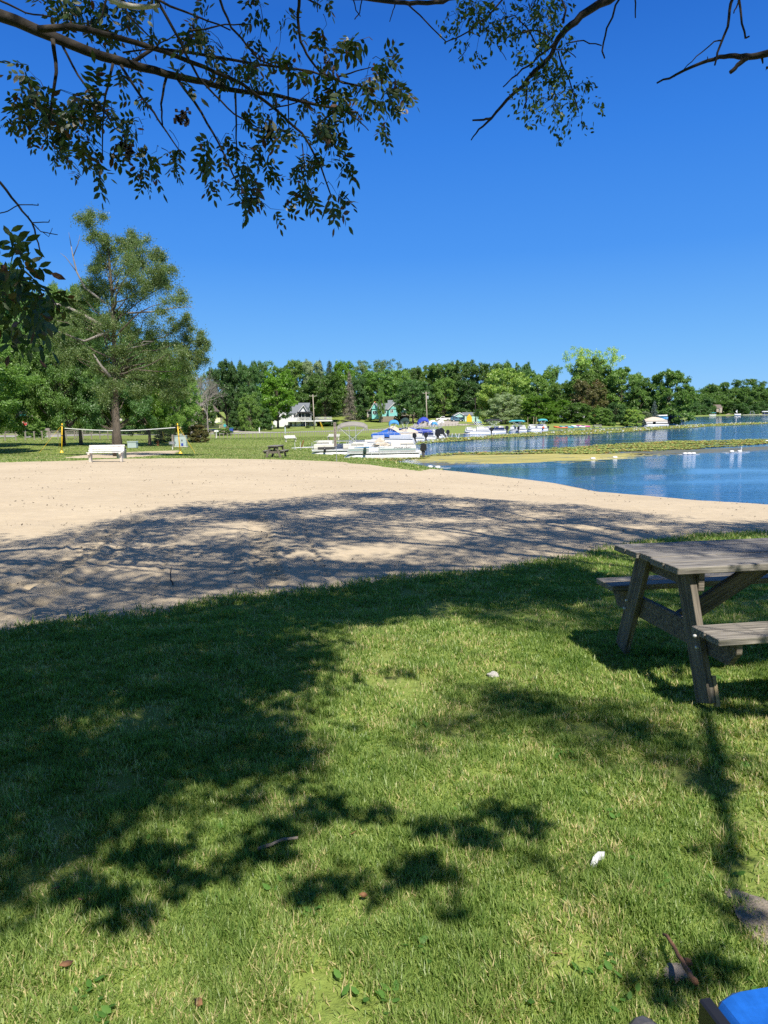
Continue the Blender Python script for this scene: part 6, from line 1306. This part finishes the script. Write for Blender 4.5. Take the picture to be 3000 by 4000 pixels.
B9 = pontoon('small pontoon boat seen from the stern with thin teal awning', 1988, 148, 3.6, R(-18), 'white', motor=False); bimini(B9, .2, 3.2, 2.35, 'teal', 1.1, .06, [(.9,.6),(2.6,.6)], .08); outboard(B9, 1.9, .9, -1.7)
B10 = pontoon('white railed pontoon boat with turquoise awning near the kayak rack', 2058, 153, 4.3, R(0), 'white', [(.8,.05,'grey')], motor=True, msc=.7); bimini(B10, 2.4, 4.2, 2.4, 'teal', 1.0, .12, [(2.8,.6),(3.6,.6)], .10)
mb = MB(); mb.lathe([(.05,-.1),(.22,-.08),(.22,.08),(.05,.1)], 12, Matrix.Translation((3.2,-1.4,.75)) @ Matrix.Rotation(R(90), 4, 'X')); mb.build('life_ring', M['orange'], B10)
B11 = pontoon('covered pontoon boat with tan tarpaulin beside the low shore shrubs', 2511, 193, 6.4, R(-4), 'cream', seats=False, deckm='black'); cover(B11, .2, 6.0, 1.4, [(0,1.75),(.3,2.3),(.5,2.35),(.8,2.0),(1,1.5)], 'beige_canvas', skirt=.3)
B12 = pontoon('blue and white pontoon boat with blue awning frame under the shore oak', 2604, 212, 4.6, R(2), 'bluepanel', [(.62,.12,'white'),(.86,.08,'white')]); bimini(B12, .4, 3.4, 2.4, 'royal_canvas', 1.0, .1, [(1.2,.6),(2.4,.6)], .10)
def hull(mb, L, W, H, n=9, z0=0):
    V = []
    for i in range(n):
        t = i/(n-1); w_ = W*(math.sin(math.pi*min(1, t*1.0)))**.55 if 0 < t < 1 else .01; zz = z0+.15*(2*t-1)**2*H
        V += [(L*t,-w_/2,zz+H*.75),(L*t,-w_/4,zz+.12*H),(L*t,0,zz),(L*t,w_/4,zz+.12*H),(L*t,w_/2,zz+H*.75),(L*t,0,zz+H)]
    mb.add(V, [(i*6+j, i*6+(j+1) % 6, (i+1)*6+(j+1) % 6, (i+1)*6+j) for i in range(n-1) for j in range(6)]+[tuple(range(6)), tuple((n-1)*6+j for j in range(5,-1,-1))])
o = thing('motor_boat', 'white and light blue motor boat raised behind the tan covered boat', 'motor boat', (float(at(2556,1640,204)[0]), 204, WL), R(0))
mb = MB(); hull(mb, 3.9, 1.7, .8, z0=1.3); mb.build('hull', M['light_blue'], o, smooth=True); mb = MB(); hull(mb, 3.7, 1.5, .5, z0=2.3); mb.build('cover', M['white'], o, smooth=True); mb = MB()
for x_ in (.6, 3.2):
    for y_ in (-.9, .9): mb.tube([(x_,y_,-.5),(x_,y_,2.2)], .06, 5)
    mb.box(x_-.08, x_+.08, -.9, .9, 1.2, 1.34)
mb.build('lift_frame', M['alu'], o)
# docks
o = thing('dock', 'narrow yellow plank dock running along the reeds beside the open white boat', 'dock', (float(at(1748,1695,128)[0]), 128, WL+.28), R(-6)); mb = MB()
for i in range(26): mb.box(i*.16, i*.16+.145, -.5, .5, 0, .05)
mb.build('planks', M['dock'], o); mb = MB()
for x_ in (.3, 2.1, 3.9):
    for y_ in (-.45, .45): mb.tube([(x_,y_,-.6),(x_,y_,.1)], .05, 6)
mb.build('piles', M['wood_post'], o)
o = thing('dock', 'light metal dock frame lying on the bank at the bow of the grey awning boat', 'dock'); b = ong([1150],[1757])[0]; o.location = (b[0], b[1], b[2]+.1); o.rotation_euler.z = R(-20)
mb = MB(); mb.tube([(0,-.6,.1),(4.6,-.6,.25)], .05, 5); mb.tube([(0,.6,.1),(4.6,.6,.25)], .05, 5)
for i in range(9): mb.tube([(.2+i*.52,-.6,.12+.015*i),(.2+i*.52,.6,.12+.015*i)], .035, 5)
for x_ in (.4, 2.4, 4.3): mb.tube([(x_,-.65,-.4),(x_,-.65,.7)], .03, 5); mb.tube([(x_,.65,-.4),(x_,.65,.7)], .03, 5)
mb.build('frame', M['alu'], o); mb = MB(); mb.box(2.2, 4.6, -.55, .55, .27, .31); mb.build('deck', M['grey'], o); mb = MB(); mb.tube([(.8,0,.1),(1.1,.1,.9)], .06, 6); mb.build('winch_arm', M['rust'], o)
for i, px in enumerate((1751, 1763, 1784, 1790)):
    x_ = float(at(px, 1705, 121)[0]); o = thing('white_stake', ('leftmost short white stake in the lily pads','second short white stake from the left in the lily pads','third short white stake in the lily pads near the dock','rightmost short white stake in the lily pads near the dock')[i], 'stake', (x_, 121, WL), 0, 'white stakes in the lily pads'); mb = MB(); mb.tube([(0,0,-.3),(.18*(1 if i % 2 else -1),0,.55)], .05, 6); mb.build('stake', M['white'], o)
# buoys
for i, (px, py, lb, k) in enumerate(((1680,1828,'white float near the beach edge, left one of two close together',1), (1710,1829,'white float near the beach edge, right one of two close together',1), (2316,1795,'white float on the yellow algae',1), (2402,1790,'small white float at the right end of the algae',1), (2692,1775,'row of three joined white cylinder floats in open water',3), (2858,1767,'white float left of the upright float at the right',1), (2889,1766,'upright white float with a raised tip at the right',2), (2996,1725,'white float at the right edge beyond the lily pads',1))):
    p = onz(px, py, WL); o = thing('buoy', lb, 'buoy', p, 0); n_ = 3 if k == 3 else 1
    for j in range(n_): mb = MB(); mb.lathe([(.03,-.14),(.08,-.13),(.09,0),(.08,.13),(.03,.14)], 10, Matrix.Translation(((j-1)*.36 if n_ == 3 else 0, 0, .06)) @ Matrix.Rotation(R(90), 4, 'Y') @ Matrix.Scale(1.25, 4)); mb.build('float', M['white_old'], o, smooth=True)
    if k == 2: mb = MB(); mb.tube([(.1,0,.1),(.16,0,.35),(.10,0,.45)], .04, 6); mb.build('tip', M['white_old'], o)
    mb = MB(); mb.tube([(-.9,0,.0),(0,0,.03),(.9,0,.0)], .012, 4); mb.build('rope', M['white_old'], o)
# pole frame, kayak rack, kayaks
o = thing('pole_frame', 'tall frame of three wooden poles with netting beside the last pontoon boat', 'frame'); put_on(o, 2061, 163); hh = 46*163/F
for x_, y_ in ((0,0),(1.2,-.6),(2.0,.3)): mb = MB(); mb.tube([(x_,y_,-.2),(x_,y_,hh)], .06, 6); mb.build('pole', M['wood_fresh'], o)
mb = MB()
for k in range(9): mb.tube([(1.2+.1*k, -.6+.11*k, .5), (1.2+.1*k, -.6+.11*k, hh-.1)], .008, 3); mb.tube([(1.2,-.6,.6+k*.24), (2.0,.3,.6+k*.24)], .008, 3)
mb.tube([(0,0,hh-.05),(1.2,-.6,hh-.05),(2.0,.3,hh-.05)], .04, 5); mb.build('netting', M['net'], o)
rk = thing('kayak_rack', 'low metal rack carrying the row of coloured kayaks', 'rack'); put_on(rk, 2172, 158); rz_ = rk.location.z
for i in range(4): mb = MB(); x_ = .8+i*1.55; mb.tube([(x_,-.5,0),(x_,-.5,.75),(x_+.9,-.5,.75)], .045, 5); mb.tube([(x_,.5,0),(x_,.5,.75),(x_+.9,.5,.75)], .045, 5); mb.tube([(x_,-.5,.75),(x_,.5,.75)], .045, 5); mb.build('stand', M['wood_post'], rk)
for i, (dx, dy, mt, lb, rz) in enumerate(((-.6,0,'orange','orange kayak at the left end of the rack',-6),(.9,.7,'teal','turquoise kayak next to the orange one',-8),(2.2,1.2,'kayakgrey','slate blue kayak in the middle of the rack',-6),(3.7,1.6,'white','white kayak right of the slate blue one',-9),(5.0,2.4,'pink','magenta kayak at the right end of the rack',-10))):
    o = thing('kayak', lb, 'kayak', (rk.location.x+dx, 158+dy, rz_+.80+.04*i), R(rz)); o.rotation_euler = (R(15), R(5), R(rz)); mb = MB(); hull(mb, 3.1, .75, .36, 11); hl = mb.build('hull', M[mt], o, smooth=True); mb = MB(); mb.lathe([(.22,0),(.26,.03),(.2,.04)], 12, Matrix.Translation((1.5,0,.345)) @ Matrix.Scale(1.6, 4, (1,0,0))); mb.build('cockpit_rim', M['black'], o)
o = thing('kayak', 'lime green kayak lying on the grass under the magenta kayak', 'kayak'); put_on(o, 2262, 163, R(-8), .02); mb = MB(); hull(mb, 1.2, .5, .3); mb.build('hull', M['greenstripe'], o, smooth=True)
# far shore
tag(link('far_beach', npmesh('far_beach', np.array([[float(at(px, 1620, 640)[0]), dict(a=0, b=1).get('a')+Yf, zf] for px, Yf, zf in ((2790,620,WL+.5),(2850,640,WL+.6),(2930,670,WL+.7),(3100,720,WL+.9))]+[[float(at(px, 1620, 660)[0]), Yf+14, zf] for px, Yf, zf in ((2790,620,WL+1.6),(2850,640,WL+1.6),(2930,670,WL+1.6),(3100,720,WL+1.8))]), [np.array([[0,1,5,4],[1,2,6,5],[2,3,7,6]])], M['sand'])), kind='structure')
def onwater(px, Y): return (float(at(px, 1620, Y)[0]), Y, WL)
o = thing('motor_boat', 'small boat with teal canopy moored on the far shore', 'motor boat', onwater(2770, 560)); mb = MB(); hull(mb, 5.5, 2.2, 1.1); mb.build('hull', M['white'], o, smooth=True); mb = MB(); mb.box(1.8, 5.0, -1, 1, 2.6, 2.85); mb.build('canopy', M['teal'], o); mb = MB()
for x_ in (1.9, 4.9): mb.tube([(x_,-.9,.8),(x_,-.9,2.6)], .06, 5); mb.tube([(x_,.9,.8),(x_,.9,2.6)], .06, 5)
mb.build('canopy_post', M['alu'], o)
o = thing('sail_boat', 'white sailing boat with furled sail on the far shore', 'sailing boat', onwater(2868, 590)); mb = MB(); hull(mb, 5.6, 2.0, 1.3); mb.build('hull', M['white'], o, smooth=True); mb = MB(); mb.tube([(2.4,0,.8),(2.4,0,4.8)], .09, 6); mb.build('mast', M['alu'], o); mb = MB(); mb.prism([(2.3,2.2),(2.35,4.6),(1.0,3.3)], -.04, .04); mb.build('sail', M['white'], o)
o = thing('swing_frame', 'grey a-frame swing on the far shore jetty', 'swing', (float(at(2929,1610,610)[0]), 610, WL+.5)); mb = MB()
for y_ in (-.8, .8): mb.tube([(0,y_,0),(.8,0,2.8)], .12, 5); mb.tube([(4,y_,0),(3.2,0,2.8)], .12, 5)
mb.tube([(.8,0,2.8),(3.2,0,2.8)], .12, 5); mb.build('frame', M['grey'], o); mb = MB(); mb.box(1.1, 2.9, -.2, .2, .9, 1.05); mb.build('seat', M['grey'], o)
o = thing('boat_lift', 'white canopied boat lift at the right end of the far shore', 'boat lift', onwater(2978, 590)); mb = MB(); mb.prism([(0,2.6),(1,3.3),(9,3.3),(10,2.6)], -1.6, 1.6); mb.build('canopy', M['white'], o); mb = MB()
for x_ in (1, 9): mb.tube([(x_,-1.4,-1),(x_,-1.4,2.7)], .08, 5); mb.tube([(x_,1.4,-1),(x_,1.4,2.7)], .08, 5)
mb.build('lift_post', M['alu'], o); mb = MB(); hull(mb, 7, 2, 1, z0=.6); hb = mb.build('boat_hull', M['navy'], o, smooth=True)
o = thing('jetty', 'low pale jetty along the far shore', 'jetty', (float(at(2900,1622,600)[0]), 600, WL+.4)); mb = MB(); mb.box(0, 30, -.8, .8, 0, .25); mb.build('deck', M['concrete'], o); mb = MB()
for k in range(6): mb.tube([(k*6,0,-1.2),(k*6,0,.05)], .12, 5)
mb.build('piles', M['wood_post'], o)
# roadside bits
def lump(name, label, cat, px, py, r, mat, sq=.6, seed=1, sx=1.3, Y=None):
    g_ = np.random.default_rng(seed); bm = bmesh.new(); bmesh.ops.create_icosphere(bm, subdivisions=3, radius=1)
    for v in bm.verts: n = mnoise.noise(Vector(v.co)*1.4+Vector((seed,0,0))); v.co *= 1+.35*n; v.co.z *= sq; v.co.x *= sx
    me = bpy.data.meshes.new(name); bm.to_mesh(me); bm.free(); me.materials.append(M[mat]); p = ong([px],[py])[0]; o = link(name, me, None, (p[0], p[1], p[2]+r*sq*.35), (0,0,g_.random()*6), (r,r,r)); return tag(o, label, cat)
lump('rock', 'pale boulder beside the road near the mailboxes', 'rock', 829, 1691, .5, 'rock_tan', .55, 2)
lump('stone', 'small white stone lying in the sunny grass', 'stone', 1926, 2642, .030, 'stone', .75, 3)
lump('rock', 'flat grey-brown rock at the right edge of the lawn', 'rock', 3010, 3625, .10, 'rock_tan', .22, 5, 1.6)
lump('stone', 'small half buried stone beside the brown twig', 'stone', 2650, 3800, .032, 'wood_post', .3, 6)
o = thing('mailbox', 'white mailbox on a post by the roadside boulder', 'mailbox'); put_on(o, 846, 122); mb = MB(); mb.box(-.06, .06, -.06, .06, -.2, 1.05); mb.build('post', M['white'], o); mb = MB(); mb.prism([(-.35,1.05),(.35,1.05),(.35,1.25),(.2,1.35),(-.2,1.35),(-.35,1.25)], -.12, .12); mb.build('box', M['white'], o)
o = thing('wheelie_bin', 'dark bin beside the base of the leaning pole', 'bin'); put_on(o, 772, 116); mb = MB(); mb.prism([(-.25,0),(.25,0),(.33,.95),(-.33,.95)], -.3, .3); mb.build('body', M['darkgrey'], o, bevel=.02); mb = MB(); mb.box(-.36, .36, -.35, .33, .955, 1.02); mb.build('lid', M['grey'], o, bevel=.02)
o = thing('wheelie_bin', 'blue bin on the lane right of the yellow house', 'bin'); put_on(o, 905, 175); mb = MB(); mb.prism([(-.35,0),(.35,0),(.45,1.1),(-.45,1.1)], -.4, .4); mb.build('body', M['royal_canvas'], o, bevel=.02); mb = MB(); mb.box(-.5, .5, -.45, .42, 1.105, 1.2); mb.build('lid', M['teal'], o, bevel=.02)
o = thing('propane_tank', 'small white rounded tank standing under the leaning pole', 'tank'); put_on(o, 787, 113); lathe_part('body', [(.1,0),(.28,.1),(.3,.4),(.2,.6),(.05,.66)], 'grey', o)
# ------------------------------------------------------------ foreground litter, twigs, cooler
def stick(name, label, pxs, r0, r1, mat='twig', up=.012, cat='twig', seed=1):
    g = np.random.default_rng(seed); a = np.array(pxs, float); P = ong(a[:,0], a[:,1]); b = P[0].copy(); q, rs = taper([p-b+np.array([0,0,up+.012*i]) for i, p in enumerate(P)], r0, r1, g, .03); o = thing(name, label, cat, b); mb = MB(); mb.tube(q, rs, 6); mb.build('stem', M[mat], o, smooth=True); return o
stick('twig', 'long reddish brown twig lying in the grass at the lower right', [(2590,3690),(2605,3712),(2640,3790),(2665,3850),(2692,3915),(2712,3960)], .004, .009, up=.035)
o = stick('twig', 'short thick bark twig in shaded grass left of centre', [(1008,3345),(1060,3338),(1110,3328),(1165,3333)], .008, .005, 'bark_pale', .028)
stick('twig', 'thin curved twig standing on the shaded sand', [(676,2292),(668,2270),(666,2245),(672,2232)], .008, .004, 'bark_dark', .02)
p = ong([2330],[3396])[0]; o = thing('paper_scrap', 'crumpled white scrap of litter in the grass', 'litter', p); V = [(-.030,-.022,.03),(-.012,.004,.048),(.008,.012,.062),(.035,.022,.055),(.030,.010,.045),(.006,-.004,.050),(-.004,-.016,.036)]
mb = MB(); mb.add(V+[(x_,y_,z_-.012) for x_,y_,z_ in V], [(0,6,5,1),(1,5,4,2),(2,4,3),(7,8,12,13),(8,9,11,12),(9,10,11),(0,1,8,7),(1,2,9,8),(2,3,10,9),(3,4,11,10),(4,5,12,11),(5,6,13,12),(6,0,7,13)]); mb.build('scrap', M['paper'], o)
for i, (px, py, s, lb) in enumerate(((238,3482,.03,'curled brown leaf left of the shadow blotches'), (330,3535,.02,'small orange leaf in the lower left grass'), (655,3435,.022,'pale curled leaf between two shadow blotches'), (1365,3280,.03,'orange brown leaf near the centre of the lawn'), (2148,3745,.035,'upright pointed brown leaf in the lower lawn'), (2662,3768,.04,'reddish leaf touching the long brown twig'), (1438,3520,.03,'long tan leaf in the lower middle grass'), (290,3778,.04,'straw coloured leaf blade near the lower left corner'), (1400,2360,.04,'dry leaf on the grass rim beside the sand'), (760,3930,.04,'grey brown crumpled leaf near the bottom edge'))):
    p = ong([px],[py])[0]; g = np.random.default_rng(i); t = g.random()*6.28; A_1 = np.array([[math.cos(t), math.sin(t), .3]]); V, Fq, rn = leaflets(p[None]+[0,0,.022], norm(A_1), np.array([[g.normal()*.6, g.normal()*.6, 1.]]), np.array([s*1.1]), np.array([s*.6]), g)
    me = npmesh('dead_leaf', V-p, [Fq], M['dryleaf']); o = link('dead_leaf', me, None, p.tolist()); md = o.modifiers.new('s', 'SOLIDIFY'); md.thickness = .0015; tag(o, lb, 'leaf')
# blue cooler
cx0 = at(2762, 3915, 1.42); o = thing('cooler', 'bright blue cooler with black rim and grey handle cut off by the lower right corner', 'cooler', (cx0[0], 1.42, tz1(.6, 1.42))); hz = cx0[2]-o.location.z; o.rotation_euler.z = R(10)
mb = MB(); mb.box(0, .48, -.20, .0, .0, hz-.05); mb.v = [(x_*(1 if z_ > .1 else .94)+(.0 if z_ > .1 else .02), y_, z_) for x_, y_, z_ in mb.v]; mb.build('body', M['bluebox'], o, bevel=.012)
mb = MB(); mb.box(-.014, .115, -.216, -.178, hz-.085, hz+.004); mb.box(-.014, .016, -.177, .012, hz-.06, hz+.003); mb.prism([(-.012,hz-.085),(.085,hz-.085),(.035,.02),(.004,.02)], -.214, -.205); mb.build('rim', M['black'], o, bevel=.010)
mb = MB(); mb.box(.116, .49, -.21, -.178, hz-.048, hz-.002); mb.build('band', M['bluebox'], o, bevel=.008)
mb = MB(); mb.prism([(.018,hz-.049),(.48,hz-.049),(.48,hz+.002),(.45,hz+.024),(.06,hz+.024),(.018,hz+.002)], -.176, .0); mb.build('lid', M['bluebox'], o, bevel=.012)
mb = MB(); mb.tube([(.07,-.225,hz-.05),(.09,-.26,hz-.10),(.15,-.27,hz-.16),(.25,-.27,hz-.18)], .016, 8); mb.build('handle', M['grey'], o, smooth=True)
lump('bag', 'dark grey rounded bag top at the bottom edge beside the cooler', 'bag', 2525, 4150, .07, 'darkgrey', 1.0, 9, 1.1)
